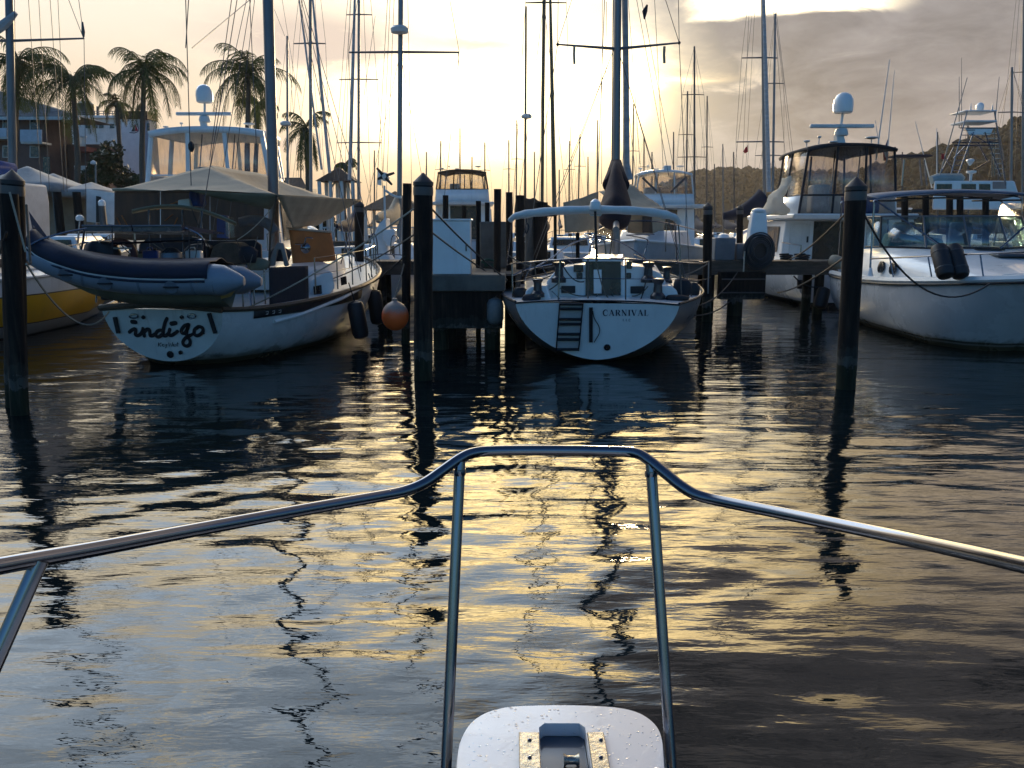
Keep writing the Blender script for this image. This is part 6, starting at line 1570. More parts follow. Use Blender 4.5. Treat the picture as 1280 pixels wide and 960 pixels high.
sailboat(1265, 84, 1263, 47, 'sailboat with pale mast right of the fishing tower', 3.2, ((140, 1248, 1280),), 9, 2.6, wires=((1278, 8, 1268, 220), (1272, 90, 1281, 90)))
sailboat(1281, -100, 1277, 56, 'sailboat mast at the extreme right edge of the marina', 2.6, ((90, 1268, 1296),), 9, 2.6)
for i, (px_, py_, pb, Y, lab) in enumerate(((725, 168, 722, 74, 'far sailboat with thin mast just left of the maroon sail cover'), (747, 150, 746, 82, 'far sailboat with thin mast touching the left of the sloop mast'),
        (792, 130, 790, 70, 'far sailboat with thin mast just right of the sloop mast'), (699, 212, 699, 86, 'far sailboat with very short mast beside the sun tinted furled sail'), (551, 176, 550, 78, 'far sailboat with bare mast left of the far flybridge boat'),
        (575, 160, 575, 90, 'far sailboat with bare mast behind the flybridge boat enclosure'), (606, 178, 606, 96, 'far sailboat with bare mast at the right of the far flybridge boat'),
        (468, 188, 468, 84, 'far sailboat with bare mast left of the wind generator'), (815, 190, 815, 92, 'far sailboat with tiny mast behind the convertible yacht'), (376, 165, 376, 90, 'far sailboat with bare mast in front of the short palm'), (636, 175, 636, 100, 'far sailboat with hair thin mast left of the round radar dome'), (1128, 190, 1128, 70, 'far sailboat with bare mast below the near ridge'), (1172, 165, 1172, 75, 'far sailboat with bare mast left of the fishing tower'),
        (590, 196, 590, 105, 'far sailboat with hair thin mast right behind the far flybridge boat'), (646, 150, 645, 110, 'far sailboat with thin mast between the two tall flat topped pilings'), (668, 190, 668, 95, 'far sailboat with short mast between the two sun tinted masts'),
        (712, 176, 711, 104, 'far sailboat with thin mast above the pale tarpaulin edge'), (735, 196, 735, 112, 'far sailboat with thin mast over the middle of the pale tarpaulin'), (805, 170, 805, 115, 'far sailboat with thin mast over the right side of the pale tarpaulin'),
        (842, 165, 842, 108, 'far sailboat with thin mast above the convertible yacht top'), (884, 120, 883, 88, 'far sailboat with tall thin mast right of the convertible yacht'), (893, 205, 893, 118, 'far sailboat with tiny mast above the hose reel piling'),
        (917, 190, 918, 106, 'far sailboat with thin mast left of the red pennant'), (533, 190, 533, 120, 'far sailboat with thin mast behind the tall piling by the white cabinet'), (1210, 150, 1210, 90, 'far sailboat with thin mast inside the tower framework'), (1248, 160, 1248, 95, 'far sailboat with thin mast at the right leg of the tower'))):
    sailboat(px_, py_, pb, Y, lab, 1.8, (((py_ + 283) / 2 - 18, px_ - 7, px_ + 7),) if i % 2 == 0 else (), 8, 2.4, spar=DARKALU)

# deck gear on the white sailboat behind the ball fender
q = lambda px, py, Y=25.2: P(px, py, Y)
MB().tube([q(482, 320), q(480.5, 232)], .03, 8).build('generator_pole', WHITE2, big)
h = q(481.5, 221)
MB().lathe(h + Vector((0, -.25, 0)), [(.03, 0), (.12, .06), (.13, .3), (.06, .42)], 12, (0, 1, 0)).build('generator_hub', WHITE2, big)
for a, b_ in ((493, 216), (471, 210), (472, 224), (490, 231)):
    e = q(a, b_, 24.95); hh = h + Vector((0, -.22, 0)); d = (e - hh); s_ = d.cross(Vector((0, 1, 0))).normalized()
    MB().hexa([hh - s_ * .05, hh + s_ * .05, hh + s_ * .05 + Vector((0, .03, 0)), hh - s_ * .05 + Vector((0, .03, 0))], [e - s_ * .03, e + s_ * .03, e + s_ * .03 + Vector((0, .02, 0)), e - s_ * .03 + Vector((0, .02, 0))]).build('generator_blade', BLACK, big)
MB().prism([q(471.5, 210, 25.4), q(477, 214, 25.4), q(477, 232, 25.4), q(472, 231, 25.4)], (0, .03, 0)).build('generator_tail', WHITE, big)
MB().tube(smoothpath([q(482, 238), q(489, 243), q(496, 246), q(502, 246.5)]), .04, 6).build('generator_strut', WHITE2, big)
MB().prism([q(a, b_, 25.0) for a, b_ in [(463, 330), (464, 300), (474, 279), (482, 272), (484, 318), (492, 330)]], (0, .9, 0)).build('spray_hood', WHITEC, big, bevel=.05)
MB().prism([q(a, b_, 24.8) for a, b_ in [(478, 300), (478, 288), (493, 286), (494, 300), (490, 303), (489, 308), (483, 308), (482, 303)]], (0, .5, 0)).build('helm_seat', WHITE, big, bevel=.04)
for pts in ([(462, 320), (463, 300), (467, 292), (471, 300), (472, 318)], [(488, 318), (489, 300), (493, 294), (498, 300), (500, 318)], [(455, 322), (470, 318), (490, 318), (512, 320)]):
    MB().tube(smoothpath([q(*p, 24.6) for p in pts], 4), .018, 6).build('stern_rail', STEEL, big)

# tan sun awning rigged over a boat behind the sloop
ta, Mta = sailboat(784, 120, 783, 33, 'sailboat under a pale tan tarpaulin tent behind the maroon sail cover', 2.0, (), 8, 2.6, zs=1.1, boom=False)
cloth('tarpaulin', TAN, ta, P(704, 253, 27.5), P(748, 240, 29), P(748, 288, 29), P(706, 291, 27.5), 0, 12, .05, 11)
cloth('tarpaulin', TAN, ta, P(748, 240, 29), P(790, 231, 30), P(834, 262, 28.5), P(786, 262, 27.5), .1, 12, .05, 12)
cloth('tarpaulin', TAN, ta, P(786, 262, 27.5), P(834, 262, 28.5), P(828, 298, 28.5), P(784, 290, 27.5), 0, 12, .05, 13)
cloth('tarpaulin', mat('orange_tan_canvas', (.38, .20, .09), .8, var=.2), ta, P(785, 268, 27.3), P(812, 268, 27.3), P(812, 291, 27.3), P(785, 291, 27.3), 0, 10, .03, 14)
cloth('tarpaulin', BROWNC, ta, P(803, 270, 27.2), P(815, 270, 27.2), P(816, 291, 27.2), P(803, 291, 27.2), 0, 8, .02, 15)
# brown cover of the thick masted boat
t = thing('boat_cover', 'dark brown canvas cover draped in peaks behind the pier pilings', 'cover', P(668, 262, 26))
MB().prism([P(a, b_, 25.5) for a, b_ in [(643, 262), (645, 245), (651, 243), (656, 247), (663, 249), (668, 246), (672, 251), (680, 252), (684, 255), (690, 259), (698, 263), (698, 270), (643, 272)]], (0, 1.2, 0)).build('canvas', BROWNC, t, bevel=.06)
for px_ in (648, 672, 694): MB().tube([P(px_, 268, 26), G(px_, 26, 0)], .05, 8).build('post', PILE, t)
# blue covered boom left of the yacht
t = thing('sail_cover', 'navy sail cover bundled on a boom in front of the far ridge', 'sail cover', P(930, 262, 42))
MB().tube(smoothpath([P(904, 270, 41.6), P(918, 268, 41.4), P(935, 261, 41), P(948, 253, 41), P(956, 247, 41)]), [.14 + .012 * i for i in range(25)], 10, flat=1.25).build('sail_bundle', NAVY, t, angle=80)
MB().tube([P(904, 274, 41.6), P(957, 262, 41)], .06, 8).build('boom', ALU, t)
# pennant and ensign
t = thing('pennant', 'small red pennant flying from a shroud left of the black topped yacht', 'flag', P(932, 186, 44.6))
cloth('flag_cloth', mat('red_flag', (.45, .03, .03), .8), t, P(929, 189, 44.6), P(934.5, 181, 44.6), P(935, 190, 44.6), P(931, 192, 44.6), 0, 6, .05, 3)
wire(t, P(936, 178, 44.6), P(934, 215, 44.6), .008, 'flag_halyard')
t = thing('ensign', 'limp red and white striped ensign with dark canton on a staff', 'flag', P(1106, 200, 27))
def fcol():
    m = bpy.data.materials.new('striped_flag'); m.use_nodes = True; k = NT(m.node_tree); b_ = m.node_tree.nodes['Principled BSDF']; b_.inputs['Roughness'].default_value = .8
    tc = k.n('ShaderNodeTexCoord'); sp = k.n('ShaderNodeSeparateXYZ'); m.node_tree.links.new(tc.outputs['Object'], sp.inputs[0])
    s_ = k.m('GREATER_THAN', k.m('FRACT', k.mul(k.add(sp.outputs[0], k.mul(sp.outputs[2], .35)), 9.0)), .5)
    c_ = k.mix(s_, (.40, .03, .03), (.55, .53, .5))
    c_ = k.mix(k.m('GREATER_THAN', sp.outputs[2], .30), c_, (.03, .04, .12))
    m.node_tree.links.new(c_, b_.inputs['Base Color']); return m
cloth('flag_cloth', fcol(), t, P(1110, 174, 27), P(1110.5, 199, 27), P(1104, 201, 27.05), P(1104, 186, 27.05), 0, 10, .05, 5)
MB().tube([P(1111, 172, 27), P(1107, 205, 27)], .012, 6).build('flag_staff', STEEL, t)
# ================================================================== SHORE: tents, buildings, trees
def marquee(pk, lab, Y, w, zt, ze, d=3.0, wall=True):
    x = G(pk, Y, 0).x
    t = thing('marquee_tent', lab, 'tent', (x, Y, 1.25))
    rows = []
    hw = w / 2
    for k_, z in ((1.0, ze - .22), (1.0, ze), (.72, ze + (zt - ze) * .22), (.4, ze + (zt - ze) * .52), (.12, ze + (zt - ze) * .86), (.01, zt)):
        rows.append([Vector((x + hw * k_ * a, Y + d / 2 * k_ * b_, z)) for a, b_ in ((-1, -1), (-.5, -1), (0, -1), (.5, -1), (1, -1), (1, 0), (1, 1), (0, 1), (-1, 1), (-1, 0))])
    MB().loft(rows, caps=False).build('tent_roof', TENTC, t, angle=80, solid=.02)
    for a in (-1, 1):
        for b_ in (-1, 1): MB().tube([(x + hw * .97 * a, Y + d / 2 * .97 * b_, 1.25), (x + hw * .97 * a, Y + d / 2 * .97 * b_, ze)], .05, 8).build('tent_leg', ALU, t)
    if wall:
        MB().box(x - hw * .95, x + hw * .95, Y + d / 2 - .06, Y + d / 2 - .03, 1.26, ze).build('back_wall', mat('tan_tent_wall', (.34, .27, .2), .8, var=.2), t)
    return t
marquee(50, 'left of the three peaked white marquee tents on the low dock', 32.5, 3.4, P(50, 208, 32.5).z, P(50, 234, 32.5).z)
marquee(80, 'middle of the three peaked white marquee tents on the low dock', 34.0, 3.2, P(76, 217, 34).z, P(80, 240, 34).z)
tw = marquee(126, 'right end marquee tent with a white side wall and dark doorway', 33.0, 1.5, P(124, 228, 33).z, P(126, 240, 33).z)
p = lambda px, py: P(px, py, 31.3)
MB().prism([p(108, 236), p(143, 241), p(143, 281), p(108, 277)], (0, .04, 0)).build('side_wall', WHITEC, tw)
MB().prism([P(120, 245, 31.25), P(126, 246, 31.25), P(126, 278, 31.25), P(120, 278, 31.25)], (0, .03, 0)).build('doorway', INK, tw)
for px_, lab in ((79, 'dark post under the left marquee'), (103, 'dark post under the middle marquee'), (42, 'dark post under the left edge of the marquees')):
    a = G(px_, 30.8, 1.25); t = thing('timber_post', lab, 'post', a)
    MB().lathe(a, [(.15, 0), (.14, P(px_, 240, 30.8).z - 1.25)], 10).build('shaft', PILE, t)
    MB().lathe(a, [(.19, 0), (.19, .08), (.16, .1)], 10).build('base_plate', DARKALU, t)
t = thing('dock_lamp', 'dock lamp post with round white head in front of the marquee wall', 'lamp post', G(133, 30.6, 1.25))
a = G(133, 30.6, 1.25); zt = P(133, 254, 30.6).z
MB().tube([a, Vector((a.x, a.y, zt - .1))], [.16, .11], 10).build('post', DARKALU, t)
MB().lathe((a.x, a.y, zt - .12), [(.08, 0), (.12, .05), (.12, .17), (.07, .23), (.01, .25)], 14).build('lamp_head', WHITE, t)
t = thing('spotlight', 'round white searchlight on a rail behind the dinghy peak', 'searchlight', P(100, 275, 26))
MB().lathe(P(100, 276, 26), [(.08, 0), (.12, .04), (.11, .12), (.06, .17), (.01, .18)], 14).build('lamp_head', WHITE2, t)
MB().tube([P(100, 276, 26), P(96, 316, 26)], .03, 8).build('post', STEEL, t)
t = thing('street_lamp', 'thin grey street lamp between the tents and the bush', 'street lamp', G(119, 44, 1))
MB().tube([G(121, 58, 1), P(119.5, 205, 58)], .06, 8).build('post', ALU, t)
MB().lathe(P(117, 206, 58), [(.05, 0), (.2, .05), (.18, .2), (.02, .3)], 12).build('lamp_head', WHITE2, t)

# two storey building with a hip roof
def hotel():
    Y = 72.0
    t = thing('building', 'two storey pinkish building with pale hip roof and balconies behind the palms', 'building', (-46, Y, 1))
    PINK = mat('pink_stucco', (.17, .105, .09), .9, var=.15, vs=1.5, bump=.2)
    q = lambda px, py, d=0: P(px, py, Y + d)
    x0, x1 = q(-90, 200).x, q(62, 200).x
    ze = q(60, 146).z
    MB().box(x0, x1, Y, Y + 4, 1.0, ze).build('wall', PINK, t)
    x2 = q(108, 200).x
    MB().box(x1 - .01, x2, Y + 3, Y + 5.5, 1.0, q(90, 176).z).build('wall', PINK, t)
    zr = q(0, 112).z
    ROOF = mat('pale_shingle', (.22, .215, .21), .9, spec=.1, var=.25, vs=1.5, stretch=(1, 1, 6), bump=.4, bs=6)
    MB().put([(x0 - 1, Y - 1, ze), (x1 + 3.3, Y - 1, ze - .1), (x1 + 3.3, Y + 5, ze - .1), (x0 - 1, Y + 5, ze), (x1 - 5.0, Y + 2, zr + .3), (x0, Y + 2, zr + .4)], [(0, 1, 4, 5), (1, 2, 4), (2, 3, 5, 4), (3, 0, 5), (0, 3, 2, 1)]).build('roof', ROOF, t, smooth=False)
    MB().box(x0 - 1, x1 + 3.3, Y - 1.02, Y - .9, ze - .35, ze - .1).build('fascia', WHITE2, t)
    for fl, (ya, yb) in enumerate(((150, 163), (183, 196))):
        for a in (-18, 4, 38):
            f = MB().prism([q(a - 1, yb + 1, -.10), q(a - 1, ya - 1, -.10), q(a + 11, ya - 1, -.10), q(a + 11, yb + 1, -.10)], (0, .08, 0)).build('window_frame', WHITE2, t)
            MB().prism([q(a, yb, -.13), q(a, ya, -.13), q(a + 10, ya, -.13), q(a + 10, yb, -.13)], (0, .02, 0)).build('window_pane', DARKGLASS, f)
    for a, b_, ya, yb in ((-30, 8, 160, 171), (25, 52, 162, 177)):
        MB().prism([q(a, yb, -1.5), q(a, ya, -1.5), q(b_, ya, -1.5), q(b_, yb, -1.5)], (0, .08, 0)).build('balcony_front', mat('blue_white_paint', (.55, .6, .66), .5, var=.1), t)
        MB().box(q(a, yb, -1.5).x, q(b_, yb, -1.5).x, Y - 1.42, Y - .005, q(a, yb, -1.5).z - .15, q(a, yb, -1.5).z).build('balcony_slab', WHITE2, t)
    # stair tower with white railings
    for yb in (220, 183):
        MB().prism([q(92, yb + 6, 1), q(92, yb, 1), q(108, yb, 1), q(108, yb + 6, 1)], (0, 2, 0)).build('landing', mat('red_paint', (.25, .06, .05), .7), t)
        mb = MB()
        for i in range(8): mb.tube([q(94 + i * 1.8, yb, .9), q(94 + i * 1.8, yb - 12, .9)], .05, 5)
        mb.tube([q(93, yb - 12, .9), q(108, yb - 12, .9)], .06, 5)
        mb.build('railing', WHITE, t)
    MB().prism([q(54, 226, -.05), q(54, 196, -.05), q(62, 196, -.05), q(62, 226, -.05)], (0, .04, 0)).build('door', DARKGLASS, t)
hotel()
def white_block():
    Y = 92.0
    t = thing('building', 'white flat roofed building with roof railings behind the bush', 'building', (G(130, Y, 1).x, Y, 1))
    q = lambda px, py, d=0: P(px, py, Y + d)
    MB().box(q(78, 200).x, q(156, 200).x, Y, Y + 3, 1, q(80, 148).z).build('wall', WHITE2, t)
    MB().box(q(76, 200).x, q(157, 200).x, Y - .5, Y + 3.3, q(80, 148).z + .01, q(80, 145).z).build('roof', WHITE, t)
    for a in (107, 116, 123.5, 137): 
        f = MB().prism([q(a - .6, 161, -.08), q(a - .6, 154, -.08), q(a + 6.5, 154, -.08), q(a + 6.5, 161, -.08)], (0, .06, 0)).build('window_frame', WHITE, t)
        MB().prism([q(a, 160.4, -.1), q(a, 154.6, -.1), q(a + 6, 154.6, -.1), q(a + 6, 160.4, -.1)], (0, .02, 0)).build('window_pane', DARKGLASS, f)
    mb = MB()
    for i in range(14): mb.tube([q(80 + i * 5.5, 145), q(80 + i * 5.5, 139)], .05, 5)
    for yy in (139, 142): mb.tube([q(79, yy), q(154, yy)], .04, 5)
    mb.build('roof_railing', ALU, t)
    MB().lathe(q(108, 145, 2), [(.9, 0), (.9, 1.2), (.5, 1.5), (.02, 1.6)], 14).build('water_tank', DARKALU, t)
    MB().tube([q(122, 145, 2), q(122, 133, 2)], .12, 6).build('vent_pipe', DARKALU, t)
    # sign tower
    Y2 = 86.0
    s = thing('sign_tower', 'white tower with a red and dark blue sail emblem under a brown cap', 'sign tower', (G(170, Y2, 1).x, Y2, 1))
    w = lambda px, py, d=0: P(px, py, Y2 + d)
    MB().box(w(155, 200).x, w(178, 200).x, Y2, Y2 + 2.2, 1, w(160, 149).z).build('tower', WHITE, s)
    MB().box(w(178, 200).x + .01, w(188, 200).x, Y2 + .3, Y2 + 2.1, 1, w(160, 149).z).build('tower_side', mat('grey_blue_wall', (.32, .36, .42), .8, var=.1), s)
    MB().box(w(154, 200).x, w(189, 200).x, Y2 - .15, Y2 + 2.4, w(160, 149).z + .01, w(160, 139).z).build('tower_cap', mat('dark_brown_cap', (.06, .03, .025), .7), s)
    MB().prism([w(168, 141, .5), w(171, 134, .5), w(175, 129, .5), w(174.5, 136, .5), w(171, 141, .5)], (0, .3, 0)).build('roof_dish', mat('rust_panel', (.25, .12, .07), .7), s)
    MB().prism([w(164, 164.3, -.03), w(168.5, 155, -.03), w(168.5, 164.3, -.03)], (0, .02, 0)).build('emblem_sail', NAVYINK, s)
    MB().prism([w(168.9, 154.6, -.03), w(172.6, 163.2, -.03), w(168.9, 164.3, -.03)], (0, .02, 0)).build('emblem_sail', mat('emblem_red', (.45, .03, .04), .6), s)
    MB().tube([w(162, 165.6, -.03), w(168, 166.2, -.03), w(172.5, 164.6, -.03), w(173.5, 160.5, -.03), w(170, 150, -.03)], .035, 5).build('emblem_line', NAVYINK, s)
    MB().prism([w(183.5, 165, .27), w(183.5, 154, .27), w(187, 154, .27), w(187, 165, .27)], (0, .02, 0)).build('window_pane', DARKGLASS, s)
white_block()
def pavilion(px, py_top, py_eave, hw, Y, lab, rm):
    q = lambda a, b_, d=0: P(a, b_, Y + d)
    c_ = q(px, py_top, 2); t = thing('gazebo', lab, 'gazebo', (c_.x, Y + 2, 1))
    ze = q(px, py_eave).z; x0, x1 = q(px - hw, py_eave).x, q(px + hw, py_eave).x
    d = (x1 - x0)
    cx = (x0 + x1) / 2
    MB().put([(x0, Y, ze), (x1, Y, ze), (x1, Y + d, ze), (x0, Y + d, ze), (cx, Y + d / 2, c_.z + .1)], [(0, 1, 4), (1, 2, 4), (2, 3, 4), (3, 0, 4), (3, 2, 1, 0)]).build('roof', rm, t, smooth=False)
    for a in (.08, .36, .64, .92):
        for b_ in (.08, .92): MB().tube([(x0 + d * a, Y + d * b_, 1.0), (x0 + d * a, Y + d * b_, ze)], .14, 8).build('post', WHITE2, t)
    mb = MB()
    for a in range(11): mb.tube([(x0 + d * (.08 + .084 * a), Y + d * .07, 1), (x0 + d * (.08 + .084 * a), Y + d * .07, 2.2)], .04, 5)
    mb.tube([(x0 + d * .06, Y + d * .07, 2.2), (x0 + d * .94, Y + d * .07, 2.2)], .06, 5)
    mb.build('railing', WHITE2, t)
    MB().box(x0 + .1, x1 - .1, Y + .1, Y + d - .1, .99, 1.06).build('floor_slab', CONC, t)
SHING = mat('brown_shingle', (.10, .055, .035), .8, var=.3, vs=3, bump=.4)
pavilion(419, 211, 226, 25, 64, 'brown roofed gazebo with white posts right of the short palm', SHING)
pavilion(489, 240, 262, 40, 66, 'low brown hip roofed pavilion behind the wind generator', mat('tan_shingle', (.17, .10, .055), .8, var=.3, vs=3, bump=.4))
t = thing('boathouse', 'small dark boathouse with brown roof left of the gazebo', 'boathouse', (G(370, 66, 1).x, 66, 1))
q = lambda a, b_, d=0: P(a, b_, 66 + d)
MB().box(q(350, 240).x, q(381, 240).x, 66, 70, 1, q(350, 234).z).build('wall', WHITE2, t)
MB().hexa([q(347, 235, -.5), q(384, 235, -.5), q(384, 235, 4.5), q(347, 235, 4.5)], [q(354, 222, 1), q(377, 222, 1), q(377, 222, 3), q(354, 222, 3)]).build('roof', SHING, t, smooth=False)
for a in (353, 361, 369, 376): MB().tube([q(a, 250, -.6), q(a, 235, -.6)], .08, 6).build('post', WHITE, t)

# palms
def palm(px, py, px_b, Y, lab, R0, seed, nf=20, m=None):
    r_ = random.Random(seed)
    top = P(px, py, Y); base = G(px_b, Y, 1.0)
    t = thing('palm_tree', lab, 'palm', base)
    mid = base.lerp(top, .5) + Vector((r_.uniform(-.4, .4), 0, 0))
    pts = smoothpath([base, base.lerp(mid, .5), mid, mid.lerp(top, .6), top], 5)
    n = len(pts)
    MB().tube(pts, [.24 - .10 * i / n + (.12 * (1 - i / 3) if i < 3 else 0) + .012 * (i % 2) for i in range(n)], 10).build('trunk', TRUNK, t)
    mb = MB()
    for f in range(nf):
        az = f * 2.399963 + r_.uniform(-.25, .25)
        e0 = R(r_.choice((75, 55, 40, 25, 10, -5, -25, -45)) + r_.uniform(-8, 8))
        L = R0 * r_.uniform(.8, 1.08) * (.8 if abs(e0) > 1 else 1)
        d = Vector((math.cos(az), math.sin(az), 0)); p = top.copy(); e = e0; seg = 16
        path = [p.copy()]
        for i in range(seg):
            e -= R(4.2 + r_.uniform(4.5, 8.0) * (i / seg)) * (1.0 if e > R(-75) else .1)
            p = p + (d * math.cos(e) + Vector((0, 0, math.sin(e)))) * (L / seg); path.append(p.copy())
        mb.tube(path, [.05 * (1 - .85 * i / seg) + .006 for i in range(seg + 1)], 4)
        side = d.cross(Vector((0, 0, 1)))
        N = 34
        for i in range(3, N):
            u = i / N; k_ = min(int(u * seg), seg - 1); q_ = path[k_].lerp(path[k_ + 1], u * seg - k_)
            tg = (path[k_ + 1] - path[k_]).normalized()
            ll = R0 * .30 * math.sin(math.pi * min(u * .82 + .14, 1)) ** .7 * r_.uniform(.75, 1.1)
            for s in (-1, 1):
                if r_.random() < .08: continue
                dr = (side * s * .75 + tg * .55 + Vector((0, 0, -.35 - .5 * r_.random()))).normalized()
                a1 = q_ + dr * ll * .55; a2 = a1 + (dr + Vector((0, 0, -.9))).normalized() * ll * .5
                w = tg * (.032 if R0 > 2.5 else .03)
                mb.put([q_ - w, q_ + w, a1 + w * .9, a2, a1 - w * .9], [(0, 1, 2, 4), (4, 2, 3)])
    mb.build('crown', m or FROND, t, smooth=False)
    mb = MB()
    for i in range(7):
        a = i * .9; c_ = top + Vector((.22 * math.cos(a), .22 * math.sin(a), -.25 - .06 * (i % 2)))
        mb.lathe(c_, [(.02, -.14), (.11, -.07), (.12, .03), (.05, .12), (.01, .13)], 8)
    mb.build('coconuts', mat('coconut_husk', (.10, .08, .03), .7, var=.3), t)
palm(23, 75, 23, 62.5, 'leftmost tall palm behind the left mast', 4.3, 1, 28)
palm(91, 102, 91, 63.0, 'palm with arching fronds in front of the white building', 4.3, 2, 28)
palm(180, 88, 182, 63.5, 'tall palm beside the white sign tower', 4.4, 3, 28)
palm(311, 92, 314, 64.0, 'tall palm just left of the cutter mast', 4.3, 4, 28)
palm(383, 160, 384, 65.5, 'short palm right of the cutter mast', 3.1, 5, 22)
palm(146, 128, 150, 78.0, 'smaller yellowing palm between the two tall left palms', 2.3, 6, 14, mat('yellow_palm_leaf', (.14, .11, .03), .6, var=.4, vs=.8))
palm(432, 205, 431, 72.0, 'small reddish palm beside the gazebo', 1.5, 7, 12)
palm(323, 130, 322, 74.0, 'shorter palm half hidden behind the tall one left of the cutter mast', 2.6, 8, 16)
palm(425, 226, 425, 68.5, 'low bushy palm inside the view of the gazebo posts', 1.2, 9, 12)

# broadleaf bushes on the shore
def bush(x, Y, z0, rx, rz_, lab, seed, name='bush', nl=5200, m=None):
    r_ = random.Random(seed); t = thing(name, lab, 'bush' if name == 'bush' else 'tree', (x, Y, z0))
    mb = MB()
    clumps = []
    for i in range(26):
        a = r_.uniform(0, 6.283); rr = r_.random() ** .5; h_ = r_.random()
        clumps.append((Vector((x + rx * rr * math.cos(a) * (1 - .35 * h_), Y + rx * .6 * rr * math.sin(a), z0 + rz_ * (.15 + .8 * h_ * (1 - .45 * rr)))), rx * r_.uniform(.2, .36)))
    for i in range(nl):
        c_, cr = clumps[r_.randrange(len(clumps))]
        v = Vector((r_.gauss(0, 1), r_.gauss(0, 1), r_.gauss(0, 1))).normalized() * cr * r_.uniform(.6, 1.05)
        p_ = c_ + Vector((v.x, v.y, v.z * .8)); s = r_.uniform(.10, .26)
        a1 = Vector((r_.gauss(0, 1), r_.gauss(0, 1), r_.gauss(0, .6))).normalized() * s; a2 = a1.cross(Vector((r_.gauss(0, 1), r_.gauss(0, 1), r_.gauss(0, 1)))).normalized() * s * .55
        mb.put([p_ - a1, p_ + a2, p_ + a1, p_ - a2], [(0, 1, 2, 3)])
    mb.build('crown', m or BUSHM, t, smooth=False)
    mb = MB()
    for i in range(4): mb.tube([(x + r_.uniform(-.3, .3), Y, z0 - .3), (x + r_.uniform(-1, 1) * rx * .4, Y, z0 + rz_ * .55)], [.16, .05], 7)
    mb.build('trunk', TRUNK, t)
Yb = 68.0
bush(G(146, Yb, 1).x, Yb, 1.0, 2.9, 8.2, 'large dark bushy tree behind the marquee end', 21, 'bushy_tree', 7000)
bush(G(112, 69, 1).x, 69, 1.0, 1.6, 6.4, 'narrower dark tree at the corner of the white building', 22, 'bushy_tree', 4200)
bush(G(182, 66.5, 1).x, 66.5, 1.0, 1.9, 6.6, 'dark tree at the foot of the sign tower', 23, 'bushy_tree', 4600)
bush(G(146, 60.6, 1).x, 61.8, 1.0, 2.0, 3.0, 'lighter green bush in front of the dark trees', 24, 'bush', 3600, mat('light_bush', (.07, .10, .03), .6, var=.4, vs=.8))
bush(G(62, 66, 1).x, 66, 1.0, 2.4, 4.2, 'dark shrub in front of the pink building ground floor', 25, 'bush', 3800)
bush(G(35, 66, 1).x, 66.5, 1.0, 1.8, 3.4, 'dark shrub beside the leftmost palm trunk', 26, 'bush', 3000)
bush(G(404, 69, 1).x, 70, 1.0, 1.5, 2.6, 'green shrub seen between the gazebo posts', 27, 'bush', 2600)
bush(G(220, 70, 1).x, 70, 1.0, 3.2, 4.6, 'dark shrub behind the white framed yacht', 28, 'bush', 3600)
bush(G(300, 70, 1).x, 71, 1.0, 3.2, 3.6, 'dark shrub behind the palm left of the cutter mast', 29, 'bush', 3600)

# ================================================================== ball fender and mooring lines
t = thing('ball_fender', 'round orange ball fender faded on top hanging from the piling', 'ball fender', P(494, 395, 15.4))
c_ = P(494, 395, 15.4)
m = bpy.data.materials.new('faded_orange_buoy'); m.use_nodes = True; k = NT(m.node_tree); b_ = m.node_tree.nodes['Principled BSDF']
tc = k.n('ShaderNodeTexCoord'); sp_ = k.n('ShaderNodeSeparateXYZ'); m.node_tree.links.new(tc.outputs['Object'], sp_.inputs[0])
fz = k.sstep(k.add(sp_.outputs[2], k.mul(k.noise(tc.outputs['Object'], 9, 4), .12)), .09, .24)
m.node_tree.links.new(k.mix(fz, (.95, .13, .02), (.40, .26, .2)), b_.inputs['Base Color']); b_.inputs['Roughness'].default_value = .5
rr = 17 / F * 15.4
MB().lathe(c_, [(rr * math.sin(a), -rr * 1.08 * math.cos(a)) for a in [.02 + i * (math.pi - .35) / 14 for i in range(15)]] + [(.045, rr * 1.12), (.045, rr * 1.3), (.02, rr * 1.32)], 24).build('buoy_body', m, t)
MB().tube(sag(c_ + Vector((0, 0, rr * 1.3)), P(505, 330, 16.4), .02), .014, 6).build('buoy_line', ROPE, t)

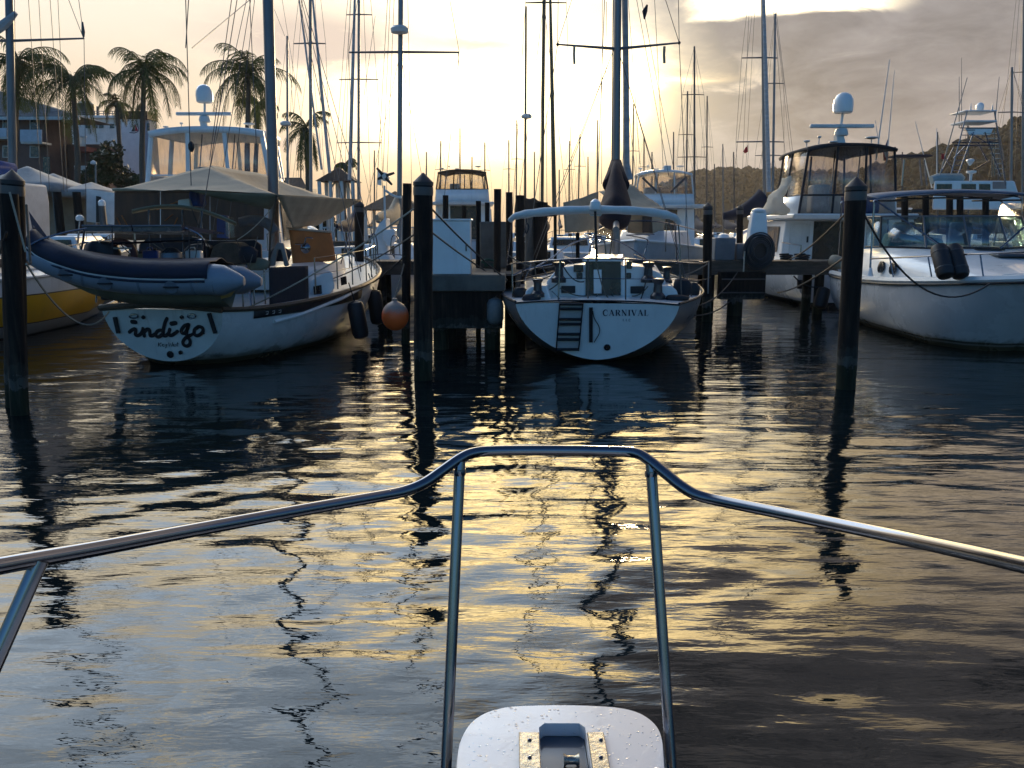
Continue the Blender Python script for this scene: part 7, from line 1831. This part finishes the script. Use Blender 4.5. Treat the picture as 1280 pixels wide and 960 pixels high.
def line(lab, a, b_, d, r=.014, m=None):
    o = MB().tube(sag(a, b_, d, 18), r, 6).build('mooring_line', m or ROPE)
    tag(o, lab, 'rope', 'mooring lines')
line('pale line rising from the cutter side to the tall piling by the white cabinet', P(302, 388, 14.2), P(527, 254, 12.5), .10, .013, PALEROPE)
line('upper grey line from the white sailboat to the tall piling', P(404, 352, 17.5), P(521, 291, 12.6), .08, .012)
line('black line from the tall piling down across the white cabinet to the pier edge', P(533, 254, 12.5), P(634, 350, 15.9), .05, .014, BLACKROPE)
line('second black line crossing the white cabinet below the first', P(534, 286, 12.5), P(606, 338, 15.6), .02, .013, BLACKROPE)
line('black line sagging from the tall right piling to the cruiser bow', P(1077, 262, 11.9), P(1238, 354, 13.6), .62, .014, BLACKROPE)
line('black line from the tall right piling up to the yacht deck', P(1062, 262, 12.0), P(985, 325, 22.6), .10, .016, BLACKROPE)
line('black line under the long dock toward the yacht stern', P(1058, 320, 12.2), P(972, 366, 22.8), .10, .016, BLACKROPE)
line('black line from the sloop quarter out to the right', P(822, 379, 14.5), P(912, 377, 21.9), .28, .016, BLACKROPE)
line('second black line from the sloop quarter to the dock block', P(838, 380, 14.7), P(922, 340, 22.0), .35, .014, BLACKROPE)
line('pale line looping from the left piling down to the cutter stern', P(33, 330, 9.7), P(136, 390, 13.6), .42, .013, PALEROPE)
line('taut pale line down the face of the thick left piling', P(12, 240, 9.4), P(32, 315, 9.45), .0, .012, PALEROPE)
line('grey line from the left piling to the far boat', P(33, 256, 9.9), P(38, 330, 9.6), .0, .014)
line('black line from the yellow sailboat to the left piling', P(-20, 345, 15), P(8, 290, 9.7), .12, .014, BLACKROPE)
line('black line from the cutter bow to the slim piling', P(450, 362, 19.5), P(506, 320, 16.5), .06, .016, BLACKROPE)
line('grey line along the pier from the pilings to the sloop bow', P(634, 318, 17.0), P(700, 330, 18.2), .16, .014)
line('grey line hung in loops from the dock piling to the sloop side', P(884, 330, 20.4), P(795, 336, 18.0), .25, .016)
line('black line from the dock down to the yacht stern corner', P(992, 345, 22.2), P(1027, 358, 22.2), .12, .02, BLACKROPE)
line('thin line hanging from the hose reel dock into the water', P(913, 342, 22.2), G(920, 22.0, -.1), .0, .012, BLACKROPE)

# ------------------------------------------------------------------ humid evening air
hz = MB().box(-1100, 1100, -140, 1100, -2.0, 130.0)
hm = bpy.data.materials.new('humid_air'); hm.use_nodes = True
ht = hm.node_tree; ht.nodes.clear()
pv = ht.nodes.new('ShaderNodeVolumePrincipled'); pv.inputs['Density'].default_value = 0.00010; pv.inputs['Anisotropy'].default_value = 0.6
pv.inputs['Color'].default_value = (0.93, 0.91, 0.90, 1)
ho = ht.nodes.new('ShaderNodeOutputMaterial'); ht.links.new(pv.outputs[0], ho.inputs['Volume'])
tag(hz.build('haze', hm, None, smooth=False), 'thin humid evening haze over the marina', 'haze', kind='stuff')
